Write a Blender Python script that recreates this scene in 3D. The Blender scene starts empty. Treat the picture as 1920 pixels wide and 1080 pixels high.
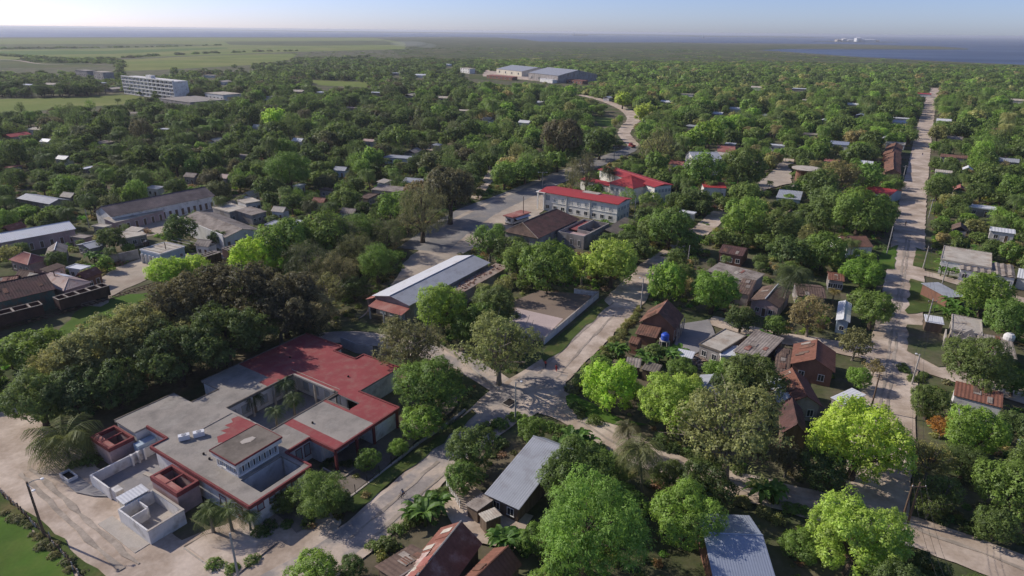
import bpy, bmesh, math, random
import numpy as np
from mathutils import Vector, Matrix, noise
from mathutils.geometry import tessellate_polygon

SC = bpy.context.scene
COL = SC.collection
RNG = random.Random(7)

# ------------------------------------------------------------------ camera
FPX, CAMH = 1200.0, 60.0                       # focal length in photo pixels, flying height in metres
PITCH, ROLL = math.atan(482 / FPX), math.atan(20 / 1920)
_r0, _f, _u0 = Vector((1, 0, 0)), Vector((0, math.cos(PITCH), -math.sin(PITCH))), Vector((0, math.sin(PITCH), math.cos(PITCH)))
_r = _r0 * math.cos(ROLL) + _u0 * math.sin(ROLL)
_u = _u0 * math.cos(ROLL) - _r0 * math.sin(ROLL)
CAMP = Vector((0, 0, CAMH))
cam_data = bpy.data.cameras.new('camera')
cam = bpy.data.objects.new('camera', cam_data)
COL.objects.link(cam)
cam_data.sensor_width = 36.0
cam_data.lens = 36.0 * FPX / 1920.0
cam_data.clip_start = 1.0
cam_data.clip_end = 120000.0
cam.matrix_world = Matrix(((_r.x, _u.x, -_f.x, 0), (_r.y, _u.y, -_f.y, 0), (_r.z, _u.z, -_f.z, CAMH), (0, 0, 0, 1)))
SC.camera = cam

# ------------------------------------------------------------------ light
SUN_EL, SUN_AZ = math.radians(33.0), math.atan2(-0.923, 0.384)      # azimuth measured from +Y towards +X
w = bpy.data.worlds.new('World')
SC.world = w
w.use_nodes = True
nt = w.node_tree
bg = nt.nodes['Background']
sky = nt.nodes.new('ShaderNodeTexSky')
sky.sky_type = 'NISHITA'
sky.sun_disc = False
sky.sun_elevation = SUN_EL
sky.sun_rotation = SUN_AZ % (2 * math.pi)
sky.altitude = 60
sky.air_density = 0.6
sky.dust_density = 0.6
sky.ozone_density = 3.0
wb = nt.nodes.new('ShaderNodeVectorMath')               # the camera's cool white balance
wb.operation = 'MULTIPLY'
wb.inputs[1].default_value = (0.87, 0.83, 0.985)
nt.links.new(sky.outputs[0], wb.inputs[0])
nt.links.new(wb.outputs[0], bg.inputs[0])
bg.inputs[1].default_value = 0.116
sd = bpy.data.lights.new('sun', 'SUN')
sd.energy = 3.4
sd.angle = math.radians(0.6)
sd.color = (1.0, 0.93, 0.84)
sun = bpy.data.objects.new('sun', sd)
COL.objects.link(sun)
_sv = Vector((math.sin(SUN_AZ) * math.cos(SUN_EL), math.cos(SUN_AZ) * math.cos(SUN_EL), math.sin(SUN_EL)))
sun.rotation_euler = _sv.to_track_quat('Z', 'Y').to_euler()
sun.location = _sv * 300
SC.view_settings.view_transform = 'Standard'
SC.view_settings.look = 'None'
SC.view_settings.gamma = 1.0
SC.view_settings.use_curve_mapping = False
SC.view_settings.exposure = 0.3
SC.cycles.max_bounces = 8
SC.cycles.volume_bounces = 0
SC.cycles.use_denoising = True
SC.cycles.use_light_tree = False


# ------------------------------------------------------------------ survey: places read off the photograph, as metres on the ground
def G(x, y, z=0.0):
    d = _f + _r * ((x - 960) / FPX) - _u * ((y - 540) / FPX)
    return CAMP + d * ((z - CAMH) / d.z)


def PX(p):
    v = Vector(p) - CAMP
    D = v.dot(_f)
    return 960 + FPX * v.dot(_r) / D, 540 - FPX * v.dot(_u) / D, D


# ------------------------------------------------------------------ materials
MATS = {}


def material(name, color, var=0.25, scale=0.6, rough=0.85, fine=9.0, spec=0.25, metal=0.0, bump=0.0, streak=None, second=None, second_at=0.55, second_scale=0.3, second_soft=0.08):
    """Principled surface whose colour wanders with two noises in object space; 'second' is another colour in patches
    (worn paint, rust, dirt), 'streak' stretches the first noise along z (rain streaks on walls)."""
    m = bpy.data.materials.new(name)
    m.use_nodes = True
    n, l = m.node_tree.nodes, m.node_tree.links
    b = n['Principled BSDF']
    b.inputs['Roughness'].default_value = rough
    b.inputs['Metallic'].default_value = metal
    b.inputs['Specular IOR Level'].default_value = spec
    tc = n.new('ShaderNodeTexCoord')
    src = tc.outputs['Object']
    if streak:
        mp = n.new('ShaderNodeMapping')
        mp.inputs['Scale'].default_value = streak
        l.new(src, mp.inputs['Vector'])
        src1 = mp.outputs['Vector']
    else:
        src1 = src
    n1 = n.new('ShaderNodeTexNoise')
    n1.inputs['Scale'].default_value = scale
    n1.inputs['Detail'].default_value = 6
    n1.inputs['Roughness'].default_value = 0.6
    l.new(src1, n1.inputs['Vector'])
    n2 = n.new('ShaderNodeTexNoise')
    n2.inputs['Scale'].default_value = fine
    n2.inputs['Detail'].default_value = 3
    l.new(src, n2.inputs['Vector'])
    add = n.new('ShaderNodeMath')
    add.operation = 'MULTIPLY_ADD'
    add.inputs[1].default_value = 0.4
    l.new(n2.outputs['Fac'], add.inputs[0])
    l.new(n1.outputs['Fac'], add.inputs[2])
    mr = n.new('ShaderNodeMapRange')
    mr.inputs['From Min'].default_value = 0.45
    mr.inputs['From Max'].default_value = 0.95
    mr.inputs['To Min'].default_value = 1.0 - var
    mr.inputs['To Max'].default_value = 1.0 + var
    l.new(add.outputs[0], mr.inputs['Value'])
    base = n.new('ShaderNodeRGB')
    base.outputs[0].default_value = (*color, 1)
    cur = base.outputs[0]
    if second:
        n3 = n.new('ShaderNodeTexNoise')
        n3.inputs['Scale'].default_value = second_scale
        n3.inputs['Detail'].default_value = 7
        n3.inputs['Roughness'].default_value = 0.65
        l.new(src, n3.inputs['Vector'])
        r3 = n.new('ShaderNodeMapRange')
        r3.inputs['From Min'].default_value = second_at - second_soft
        r3.inputs['From Max'].default_value = second_at + second_soft
        l.new(n3.outputs['Fac'], r3.inputs['Value'])
        mx = n.new('ShaderNodeMix')
        mx.data_type = 'RGBA'
        l.new(r3.outputs[0], mx.inputs['Factor'])
        l.new(cur, mx.inputs['A'])
        mx.inputs['B'].default_value = (*second, 1)
        cur = mx.outputs['Result']
    vm = n.new('ShaderNodeVectorMath')
    vm.operation = 'SCALE'
    l.new(cur, vm.inputs[0])
    l.new(mr.outputs[0], vm.inputs['Scale'])
    l.new(vm.outputs[0], b.inputs['Base Color'])
    if bump:
        bp = n.new('ShaderNodeBump')
        bp.inputs['Strength'].default_value = bump
        bp.inputs['Distance'].default_value = 0.15
        l.new(add.outputs[0], bp.inputs['Height'])
        l.new(bp.outputs[0], b.inputs['Normal'])
    MATS[name] = m
    return m


# ground covers
material('soil', (0.15, 0.125, 0.082), 0.45, 0.08, 0.95, 1.2, 0.1, bump=0.4, second=(0.075, 0.098, 0.036), second_at=0.5, second_scale=0.07, second_soft=0.1)
material('dirt_track', (0.43, 0.335, 0.255), 0.24, 0.16, 0.95, 2.2, 0.1, bump=0.3, second=(0.54, 0.445, 0.36), second_at=0.5, second_scale=0.16, second_soft=0.1)
material('old_asphalt', (0.34, 0.30, 0.27), 0.26, 0.2, 0.9, 2.4, 0.2, bump=0.25, second=(0.47, 0.385, 0.31), second_at=0.52, second_scale=0.2, second_soft=0.06)
material('wheel_dirt', (0.315, 0.265, 0.215), 0.3, 0.3, 0.95, 3.0, 0.1, second=(0.40, 0.335, 0.27), second_at=0.48, second_scale=0.5)
material('dark_asphalt', (0.215, 0.205, 0.195), 0.18, 0.1, 0.85, 1.6, 0.2, second=(0.31, 0.275, 0.235), second_at=0.55, second_scale=0.12)
material('pale_sand', (0.45, 0.38, 0.30), 0.2, 0.15, 0.95, 1.4, 0.1, bump=0.25, second=(0.36, 0.29, 0.225), second_at=0.56, second_scale=0.13, second_soft=0.12)
material('grass', (0.075, 0.105, 0.028), 0.4, 0.15, 0.95, 2.5, 0.1, bump=0.5, second=(0.15, 0.125, 0.055), second_at=0.6, second_scale=0.2)
material('bright_grass', (0.075, 0.14, 0.022), 0.25, 0.1, 0.95, 2.5, 0.1, second=(0.115, 0.155, 0.034), second_at=0.56, second_scale=0.08)
material('field_green', (0.165, 0.205, 0.052), 0.22, 0.012, 0.95, 0.1, 0.05, second=(0.20, 0.205, 0.068), second_at=0.52, second_scale=0.006)
material('field_olive', (0.115, 0.125, 0.045), 0.25, 0.012, 0.95, 0.1, 0.05, second=(0.075, 0.10, 0.04), second_at=0.52, second_scale=0.008)
material('scrub_land', (0.075, 0.092, 0.035), 0.5, 0.02, 0.95, 0.25, 0.05, second=(0.12, 0.11, 0.055), second_at=0.55, second_scale=0.006)
material('court_floor', (0.235, 0.18, 0.14), 0.12, 0.2, 0.8, 3.0, 0.2)
material('court_paint', (0.50, 0.40, 0.37), 0.12, 0.2, 0.8, 3.0, 0.2)
material('paved_yard', (0.27, 0.255, 0.25), 0.16, 0.2, 0.9, 2.0, 0.2, second=(0.36, 0.32, 0.28), second_at=0.6)
# building stuff
material('flat_concrete', (0.325, 0.29, 0.25), 0.16, 0.22, 0.9, 3.5, 0.2, second=(0.215, 0.195, 0.17), second_at=0.58, second_scale=0.35, second_soft=0.12)
material('stained_concrete', (0.285, 0.258, 0.225), 0.22, 0.5, 0.9, 3.5, 0.2, second=(0.32, 0.29, 0.25), second_at=0.5, second_scale=0.8, second_soft=0.15)
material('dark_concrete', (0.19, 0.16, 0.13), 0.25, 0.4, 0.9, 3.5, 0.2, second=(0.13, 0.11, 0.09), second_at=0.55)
material('pale_concrete', (0.46, 0.41, 0.35), 0.2, 0.3, 0.9, 4.0, 0.2, second=(0.30, 0.24, 0.18), second_at=0.58)
material('red_paint', (0.285, 0.062, 0.062), 0.15, 0.25, 0.8, 3.0, 0.25, second=(0.27, 0.105, 0.09), second_at=0.56, second_scale=0.5, second_soft=0.1)
material('red_trim', (0.20, 0.05, 0.048), 0.25, 0.5, 0.8, 4.0, 0.25)
material('red_sheet', (0.40, 0.052, 0.05), 0.1, 0.3, 0.6, 3.0, 0.3)
material('faded_red', (0.34, 0.125, 0.10), 0.2, 0.3, 0.8, 3.0, 0.25, second=(0.36, 0.19, 0.155), second_at=0.55)
material('white_wall', (0.70, 0.675, 0.64), 0.14, 0.5, 0.9, 4.0, 0.2, streak=(1, 1, 0.25), second=(0.42, 0.39, 0.35), second_at=0.6, second_scale=0.5)
material('cream_wall', (0.60, 0.55, 0.44), 0.14, 0.5, 0.9, 4.0, 0.2, streak=(1, 1, 0.25), second=(0.45, 0.38, 0.28), second_at=0.62, second_scale=0.4)
material('white_plaster', (0.80, 0.765, 0.68), 0.12, 0.5, 0.9, 4.0, 0.2, streak=(1, 1, 0.25), second=(0.66, 0.60, 0.50), second_at=0.62, second_scale=0.4)
material('blue_wall', (0.42, 0.50, 0.56), 0.14, 0.5, 0.9, 4.0, 0.2, streak=(1, 1, 0.25))
material('pink_wall', (0.45, 0.32, 0.30), 0.2, 0.5, 0.9, 4.0, 0.2, streak=(1, 1, 0.25), second=(0.33, 0.27, 0.25), second_at=0.55)
material('grey_wall', (0.33, 0.30, 0.28), 0.25, 0.5, 0.9, 4.0, 0.2, streak=(1, 1, 0.25), second=(0.22, 0.19, 0.17), second_at=0.56)
material('brick_wall', (0.225, 0.118, 0.083), 0.25, 0.5, 0.9, 4.0, 0.2, streak=(1, 1, 0.3))
material('green_wall', (0.10, 0.165, 0.135), 0.25, 0.5, 0.9, 4.0, 0.2, streak=(1, 1, 0.3), second=(0.24, 0.12, 0.07), second_at=0.58, second_scale=0.25)
material('wood_wall', (0.17, 0.125, 0.09), 0.35, 0.6, 0.9, 5.0, 0.2, streak=(3, 3, 0.2))
material('barrack_roof', (0.155, 0.125, 0.118), 0.35, 0.3, 0.9, 3.5, 0.2, second=(0.21, 0.165, 0.15), second_at=0.55, second_scale=0.25)
material('brown_tile', (0.205, 0.105, 0.072), 0.35, 0.7, 0.9, 3.5, 0.2, second=(0.12, 0.075, 0.055), second_at=0.55, second_scale=0.45)
material('old_tile', (0.135, 0.092, 0.072), 0.35, 0.6, 0.9, 3.5, 0.2, second=(0.19, 0.13, 0.095), second_at=0.57, second_scale=0.4)
material('dark_tile', (0.115, 0.062, 0.055), 0.3, 0.6, 0.9, 3.5, 0.2, second=(0.075, 0.05, 0.045), second_at=0.55, second_scale=0.4)
material('red_tile', (0.215, 0.098, 0.066), 0.3, 0.8, 0.9, 3.5, 0.2, second=(0.19, 0.085, 0.06), second_at=0.55, second_scale=0.4)
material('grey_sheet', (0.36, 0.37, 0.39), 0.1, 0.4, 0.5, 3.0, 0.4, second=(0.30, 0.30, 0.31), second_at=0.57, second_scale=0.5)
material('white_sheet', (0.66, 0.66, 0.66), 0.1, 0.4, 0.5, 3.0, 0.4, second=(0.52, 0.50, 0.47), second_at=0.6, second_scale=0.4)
material('blue_sheet', (0.40, 0.44, 0.52), 0.1, 0.4, 0.38, 3.0, 0.5, metal=0.35, second=(0.33, 0.36, 0.42), second_at=0.58, second_scale=0.4)
material('rust_sheet', (0.24, 0.095, 0.065), 0.3, 0.5, 0.75, 3.0, 0.3, second=(0.33, 0.19, 0.15), second_at=0.58, second_scale=0.5)
material('pink_sheet', (0.48, 0.36, 0.31), 0.2, 0.5, 0.7, 3.0, 0.3, second=(0.36, 0.20, 0.16), second_at=0.6, second_scale=0.6)
material('fibre_cement', (0.31, 0.265, 0.225), 0.3, 0.5, 0.9, 3.0, 0.2, second=(0.18, 0.145, 0.12), second_at=0.55, second_scale=0.35)
material('pale_sheet', (0.50, 0.45, 0.37), 0.2, 0.4, 0.85, 3.0, 0.2, second=(0.38, 0.31, 0.24), second_at=0.55, second_scale=0.3)
material('window_glass', (0.035, 0.042, 0.05), 0.2, 0.5, 0.25, 3.0, 0.5)
material('dark_opening', (0.035, 0.03, 0.028), 0.2, 0.5, 0.9, 3.0, 0.1)
material('louvre', (0.34, 0.36, 0.36), 0.15, 0.8, 0.7, 3.0, 0.3)
material('lilac_door', (0.36, 0.36, 0.48), 0.1, 0.8, 0.7, 3.0, 0.3)
material('wood', (0.16, 0.11, 0.075), 0.3, 0.8, 0.85, 6.0, 0.2, streak=(4, 4, 0.3))
material('pole_concrete', (0.42, 0.39, 0.35), 0.15, 0.8, 0.9, 4.0, 0.2)
material('steel', (0.30, 0.30, 0.31), 0.15, 0.8, 0.5, 4.0, 0.4)
material('rail_steel', (0.17, 0.115, 0.085), 0.25, 0.8, 0.6, 4.0, 0.3)
material('wagon_brown', (0.115, 0.062, 0.052), 0.25, 0.5, 0.8, 3.0, 0.3, second=(0.075, 0.045, 0.04), second_at=0.55)
material('white_metal', (0.72, 0.72, 0.72), 0.06, 0.8, 0.45, 4.0, 0.4)
material('black_rubber', (0.025, 0.025, 0.025), 0.2, 0.8, 0.8, 4.0, 0.3)
material('blue_plastic', (0.03, 0.09, 0.48), 0.1, 0.8, 0.45, 4.0, 0.4)
material('water_cable', (0.03, 0.03, 0.032), 0.1, 0.8, 0.6, 4.0, 0.3)
material('skin', (0.24, 0.13, 0.085), 0.05, 2.0, 0.6, 8.0, 0.3)
material('red_cloth', (0.38, 0.035, 0.045), 0.15, 3.0, 0.9, 9.0, 0.1)
material('dark_cloth', (0.035, 0.04, 0.06), 0.15, 3.0, 0.9, 9.0, 0.1)
material('blue_cloth', (0.12, 0.18, 0.32), 0.15, 3.0, 0.9, 9.0, 0.1)
material('hair', (0.015, 0.011, 0.009), 0.1, 3.0, 0.7, 9.0, 0.2)
material('bark', (0.115, 0.088, 0.066), 0.35, 1.2, 0.95, 6.0, 0.1, streak=(1, 1, 0.3))
material('pale_bark', (0.24, 0.205, 0.165), 0.3, 1.2, 0.95, 6.0, 0.1, streak=(1, 1, 0.3))
material('rubble', (0.33, 0.26, 0.21), 0.35, 0.8, 0.95, 4.0, 0.1, second=(0.22, 0.12, 0.09), second_at=0.6)


def foliage_material(name='foliage', trans=0.5):
    """Leaf colour = the tree's own tint times the leaf's own variation; no shading is stored."""
    m = bpy.data.materials.new(name)
    m.use_nodes = True
    n, l = m.node_tree.nodes, m.node_tree.links
    n.remove(n['Principled BSDF'])
    at = n.new('ShaderNodeAttribute')
    at.attribute_type = 'INSTANCER'
    at.attribute_name = 'tint'
    cv = n.new('ShaderNodeAttribute')
    cv.attribute_name = 'cv'
    vm = n.new('ShaderNodeVectorMath')
    vm.operation = 'SCALE'
    l.new(at.outputs['Color'], vm.inputs[0])
    l.new(cv.outputs['Fac'], vm.inputs['Scale'])
    d = n.new('ShaderNodeBsdfDiffuse')
    t = n.new('ShaderNodeBsdfTranslucent')
    g = n.new('ShaderNodeBsdfGlossy')
    g.inputs['Roughness'].default_value = 0.55
    g.inputs['Color'].default_value = (0.9, 0.95, 1.0, 1)
    l.new(vm.outputs[0], d.inputs['Color'])
    l.new(vm.outputs[0], t.inputs['Color'])
    m1 = n.new('ShaderNodeMixShader')
    m1.inputs[0].default_value = trans
    l.new(d.outputs[0], m1.inputs[1])
    l.new(t.outputs[0], m1.inputs[2])
    m2 = n.new('ShaderNodeMixShader')
    m2.inputs[0].default_value = 0.022
    l.new(m1.outputs[0], m2.inputs[1])
    l.new(g.outputs[0], m2.inputs[2])
    l.new(m2.outputs[0], n['Material Output'].inputs['Surface'])
    MATS[name] = m


foliage_material()


# ------------------------------------------------------------------ mesh building
class MB:
    def __init__(s):
        s.v, s.f, s.m = [], [], []

    def add(s, verts, faces, m=0):
        o = len(s.v)
        s.v += [tuple(q) for q in verts]
        s.f += [tuple(i + o for i in f) for f in faces]
        s.m += [m] * len(faces)
        return s

    def quad(s, a, b, c, d, m=0):
        return s.add((a, b, c, d), ((0, 1, 2, 3),), m)

    def box(s, x0, y0, z0, x1, y1, z1, m=0):
        return s.add(((x0, y0, z0), (x1, y0, z0), (x1, y1, z0), (x0, y1, z0), (x0, y0, z1), (x1, y0, z1), (x1, y1, z1), (x0, y1, z1)),
                     ((3, 2, 1, 0), (4, 5, 6, 7), (0, 1, 5, 4), (1, 2, 6, 5), (2, 3, 7, 6), (3, 0, 4, 7)), m)

    def prism(s, pts, z0, z1, m=0):
        """closed prism over a plan polygon (counter-clockwise)"""
        n = len(pts)
        lo = [(p[0], p[1], z0) for p in pts]
        hi = [(p[0], p[1], z1) for p in pts]
        tri = tessellate_polygon([[Vector((p[0], p[1], 0)) for p in pts]])
        fs = [(i, (i + 1) % n, n + (i + 1) % n, n + i) for i in range(n)]
        for t in tri:
            a, b, c = (Vector(hi[i]) for i in t)
            t = t if (b - a).cross(c - a).z > 0 else t[::-1]
            fs.append(tuple(n + i for i in t))
            fs.append(tuple(t[::-1]))
        return s.add(lo + hi, fs, m)

    def tube(s, pts, rad, n=6, m=0, cap=True):
        pts = [Vector(p) for p in pts]
        if not hasattr(rad, '__len__'):
            rad = [rad] * len(pts)
        o = len(s.v)
        for i, p in enumerate(pts):
            d = (pts[min(i + 1, len(pts) - 1)] - pts[max(i - 1, 0)])
            d = d.normalized() if d.length > 1e-9 else Vector((0, 0, 1))
            a = d.orthogonal().normalized() if abs(d.z) < 0.99 else Vector((1, 0, 0))
            if abs(d.z) < 0.99:
                a = d.cross(Vector((0, 0, 1))).normalized()
            b = d.cross(a)
            for k in range(n):
                t = 2 * math.pi * k / n
                s.v.append(tuple(p + (a * math.cos(t) + b * math.sin(t)) * rad[i]))
        for i in range(len(pts) - 1):
            for k in range(n):
                k2 = (k + 1) % n
                s.f.append((o + i * n + k, o + i * n + k2, o + (i + 1) * n + k2, o + (i + 1) * n + k))
                s.m.append(m)
        if cap:
            s.f.append(tuple(o + k for k in range(n))[::-1])
            e = o + (len(pts) - 1) * n
            s.f.append(tuple(e + k for k in range(n)))
            s.m += [m, m]
        return s

    def lathe(s, prof, n=12, c=(0, 0, 0), m=0):
        o = len(s.v)
        for r, z in prof:
            for k in range(n):
                t = 2 * math.pi * k / n
                s.v.append((c[0] + r * math.cos(t), c[1] + r * math.sin(t), c[2] + z))
        for i in range(len(prof) - 1):
            for k in range(n):
                k2 = (k + 1) % n
                s.f.append((o + i * n + k, o + i * n + k2, o + (i + 1) * n + k2, o + (i + 1) * n + k))
                s.m.append(m)
        s.f.append(tuple(o + k for k in range(n))[::-1])
        e = o + (len(prof) - 1) * n
        s.f.append(tuple(e + k for k in range(n)))
        s.m += [m, m]
        return s

    def slope(s, e0, e1, r1, r0, pitch=0.5, amp=0.05, thick=0.1, m=0):
        """one roof slope from eave e0-e1 up to ridge r0-r1, in ribs running down the slope"""
        e0, e1, r1, r0 = (Vector(q) for q in (e0, e1, r1, r0))
        nrm = (e1 - e0).cross(r0 - e0 if (r0 - e0).length > 0.01 else r1 - e0).normalized()
        if nrm.z < 0:
            nrm = -nrm
        n = max(2, int(round((e1 - e0).length / pitch)) * 2)
        n = min(n, 160)
        o = len(s.v)
        for i in range(n + 1):
            t = i / n
            off = nrm * (amp if i % 2 else 0.0)
            a, b = e0.lerp(e1, t) + off, r0.lerp(r1, t) + off
            s.v += [tuple(a), tuple(b), tuple(a - nrm * thick), tuple(b - nrm * thick)]
        for i in range(n):
            q = o + i * 4
            s.f += [(q, q + 4, q + 5, q + 1), (q + 2, q + 3, q + 7, q + 6), (q, q + 2, q + 6, q + 4), (q + 1, q + 5, q + 7, q + 3)]
            s.m += [m] * 4
        q = o + n * 4
        s.f += [(o, o + 1, o + 3, o + 2), (q, q + 2, q + 3, q + 1)]
        s.m += [m] * 2
        return s

    def cells(s, xs, ys, inside, z0, z1, m=0):
        """slab made of the grid cells for which inside(xc, yc) holds, no inner walls"""
        xs, ys = sorted(set(xs)), sorted(set(ys))
        on = {}
        for i in range(len(xs) - 1):
            for j in range(len(ys) - 1):
                on[i, j] = bool(inside((xs[i] + xs[i + 1]) / 2, (ys[j] + ys[j + 1]) / 2))
        for (i, j), v in on.items():
            if not v:
                continue
            x0, x1, y0, y1 = xs[i], xs[i + 1], ys[j], ys[j + 1]
            s.quad((x0, y0, z1), (x1, y0, z1), (x1, y1, z1), (x0, y1, z1), m)
            s.quad((x0, y1, z0), (x1, y1, z0), (x1, y0, z0), (x0, y0, z0), m)
            if not on.get((i - 1, j)):
                s.quad((x0, y1, z0), (x0, y0, z0), (x0, y0, z1), (x0, y1, z1), m)
            if not on.get((i + 1, j)):
                s.quad((x1, y0, z0), (x1, y1, z0), (x1, y1, z1), (x1, y0, z1), m)
            if not on.get((i, j - 1)):
                s.quad((x0, y0, z0), (x1, y0, z0), (x1, y0, z1), (x0, y0, z1), m)
            if not on.get((i, j + 1)):
                s.quad((x1, y1, z0), (x0, y1, z0), (x0, y1, z1), (x1, y1, z1), m)
        return s

    def mesh(s, name, mats):
        me = bpy.data.meshes.new(name)
        me.from_pydata(s.v, [], s.f)
        for q in (mats if isinstance(mats, (list, tuple)) else [mats]):
            me.materials.append(MATS[q])
        if any(s.m):
            me.polygons.foreach_set('material_index', s.m)
        me.update()
        return me

    def build(s, name, mats, parent=None, loc=None, smooth=False):
        return put(name, s.mesh(name, mats), parent, loc, smooth)


def put(name, me, parent=None, loc=None, smooth=False, rz=None):
    o = bpy.data.objects.new(name, me)
    COL.objects.link(o)
    if parent is not None:
        o.parent = parent
    if loc is not None:
        o.location = loc
    if rz is not None:
        o.rotation_euler = (0, 0, rz)
    if smooth:
        for p in me.polygons:
            p.use_smooth = True
    return o


def tag(o, label, cat, group=None, kind=None):
    if label:
        o['label'] = label
    if cat:
        o['category'] = cat
    if group:
        o['group'] = group
    if kind:
        o['kind'] = kind
    return o


def thing(name, label, cat, loc=(0, 0, 0), rz=0.0, group=None):
    o = put(name, None, None, loc, rz=rz)
    o.empty_display_size = 1.0
    return tag(o, label, cat, group)


def dup(o, loc, rz=None, label=None, scale=None):
    """copy a thing with its parts and their sub-parts"""
    def rec(src, par):
        c = src.copy()
        COL.objects.link(c)
        c.parent = par
        for ch in list(src.children):
            rec(ch, c)
        return c
    c = rec(o, None)
    c.location = loc
    if rz is not None:
        c.rotation_euler = (0, 0, rz)
    if scale:
        c.scale = (scale,) * 3
    if label:
        c['label'] = label
    return c


# ------------------------------------------------------------------ what must stay in sight or free of trunks
KEEP = []      # (px, py, depth): points of the place the photograph shows uncovered
STAND = []     # (x, y, r): ground taken by buildings and roads


def keep(p, stand=0.0):
    a = PX(p)
    KEEP.append(a)
    if stand:
        STAND.append((p[0], p[1], stand))


# ------------------------------------------------------------------ ground sheets
LAYER = {'z': 0.02}


def outline(pts, step=2.0, jit=0.25, seed=0, closed=True):
    """subdivide a plan outline and roughen it"""
    out = []
    n = len(pts)
    for i in range(n if closed else n - 1):
        a, b = Vector(pts[i][:2]), Vector(pts[(i + 1) % n][:2])
        k = max(1, min(80, int((b - a).length / step)))
        d = b - a
        nr = Vector((-d.y, d.x)).normalized() if d.length > 0 else Vector((0, 0))
        for j in range(k):
            q = a + d * (j / k)
            q += nr * jit * noise.noise((q.x * 0.31, q.y * 0.31, seed)) * 2 + nr * jit * 0.6 * noise.noise((q.x * 1.3, q.y * 1.3, seed + 5))
            out.append((q.x, q.y))
    if not closed:
        out.append(tuple(pts[-1][:2]))
    return out


def sheet(name, pts, mat, label=None, step=2.0, jit=0.25, z=None, seed=0):
    """flat area of ground, a thin sheet lying on the one below"""
    if z is None:
        LAYER['z'] += 0.005
        z = LAYER['z']
    o2 = outline(pts, step, jit, seed)
    vs = [Vector((p[0], p[1], z)) for p in o2]
    tri = tessellate_polygon([vs])
    mb = MB()
    fs = []
    for t in tri:
        a, b, c = (vs[i] for i in t)
        fs.append(t if (b - a).cross(c - a).z > 0 else t[::-1])
    mb.add(vs, fs)
    o = mb.build(name, mat)
    return tag(o, label, None, None, 'structure')


def psheet(name, pxs, mat, label=None, step=2.0, jit=0.25, z=None, seed=0):
    return sheet(name, [G(*q)[:2] for q in pxs], mat, label, step, jit, z, seed)


def ribbon(name, pxs, width, mat, label=None, jit=0.3, seed=0, step=2.0, guard=True):
    """road: a smooth band along a line surveyed on the ground"""
    P = [G(*q[:2]) for q in pxs]
    W = [width] * len(P) if not hasattr(width, '__len__') else list(width)
    pts, ws = [], []
    for i in range(len(P) - 1):
        p0, p1, p2, p3 = P[max(i - 1, 0)], P[i], P[i + 1], P[min(i + 2, len(P) - 1)]
        k = max(2, min(60, int((p2 - p1).length / step)))
        for j in range(k):
            t = j / k
            q = 0.5 * ((2 * p1) + (p2 - p0) * t + (2 * p0 - 5 * p1 + 4 * p2 - p3) * t * t + (3 * p1 - p0 - 3 * p2 + p3) * t ** 3)
            pts.append(q)
            ws.append(W[i] * (1 - t) + W[i + 1] * t)
    pts.append(P[-1])
    ws.append(W[-1])
    LAYER['z'] += 0.005
    z = LAYER['z']
    mb = MB()
    L, Rr = [], []
    for i, q in enumerate(pts):
        d = pts[min(i + 1, len(pts) - 1)] - pts[max(i - 1, 0)]
        nr = Vector((-d.y, d.x, 0)).normalized()
        h = ws[i] / 2
        jl = jit * (noise.noise((q.x * 0.35, q.y * 0.35, seed)) * 1.6 + noise.noise((q.x * 1.4, q.y * 1.4, seed)) * 0.7)
        jr = jit * (noise.noise((q.x * 0.35, q.y * 0.35, seed + 9)) * 1.6 + noise.noise((q.x * 1.4, q.y * 1.4, seed + 9)) * 0.7)
        a, b = q + nr * (h + jl), q - nr * (h + jr)
        mb.v += [(a.x, a.y, z), (q.x, q.y, z), (b.x, b.y, z)]
        if guard:
            keep((q.x, q.y, 0), h + 0.6)
            keep((q.x + nr.x * h * 0.7, q.y + nr.y * h * 0.7, 0))
            keep((q.x - nr.x * h * 0.7, q.y - nr.y * h * 0.7, 0))
    for i in range(len(pts) - 1):
        k = i * 3
        mb.f += [(k, k + 1, k + 4, k + 3), (k + 1, k + 2, k + 5, k + 4)]
        mb.m += [0, 0]
    o = mb.build(name, mat)
    for p in o.data.polygons:
        if p.normal.z < 0:
            p.flip()
    return tag(o, label, None, None, 'structure')
# ================================================================== the setting
SEA_Z = -0.6
coast = [(-900, 82), (-400, 75), (0, 70), (300, 69.5), (640, 69.5), (850, 69), (930, 70), (985, 74), (1010, 77.5), (1130, 79.5), (1250, 79.5),
         (1350, 81), (1400, 81), (1600, 83), (1760, 87), (1815, 91), (1815, 92.6), (1700, 92.4), (1600, 92), (1410, 91.5), (1404, 93), (1480, 97.5), (1600, 106),
         (1750, 114), (1900, 120.5), (2100, 130)]
land = [tuple(G(*q)[:2]) for q in coast]
land = [(-9000, land[0][1] - 300)] + land + [(9000, 1500), (9000, -700), (-9000, -700)]
mb = MB()
vs = [Vector((p[0], p[1], 0.0)) for p in land]
fs = []
for t in tessellate_polygon([vs]):
    a, b, c = (vs[i] for i in t)
    fs.append(t if (b - a).cross(c - a).z > 0 else t[::-1])
mb.add(vs, fs)
n = len(vs)
mb.add([(p.x, p.y, 0.0) for p in vs] + [(p.x, p.y, -1.2) for p in vs], [(i, (i + 1) % n, n + (i + 1) % n, n + i) for i in range(n)])
tag(mb.build('ground', 'soil'), 'flat land of brown soil and green undergrowth running out to the coast', None, None, 'structure')

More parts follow.
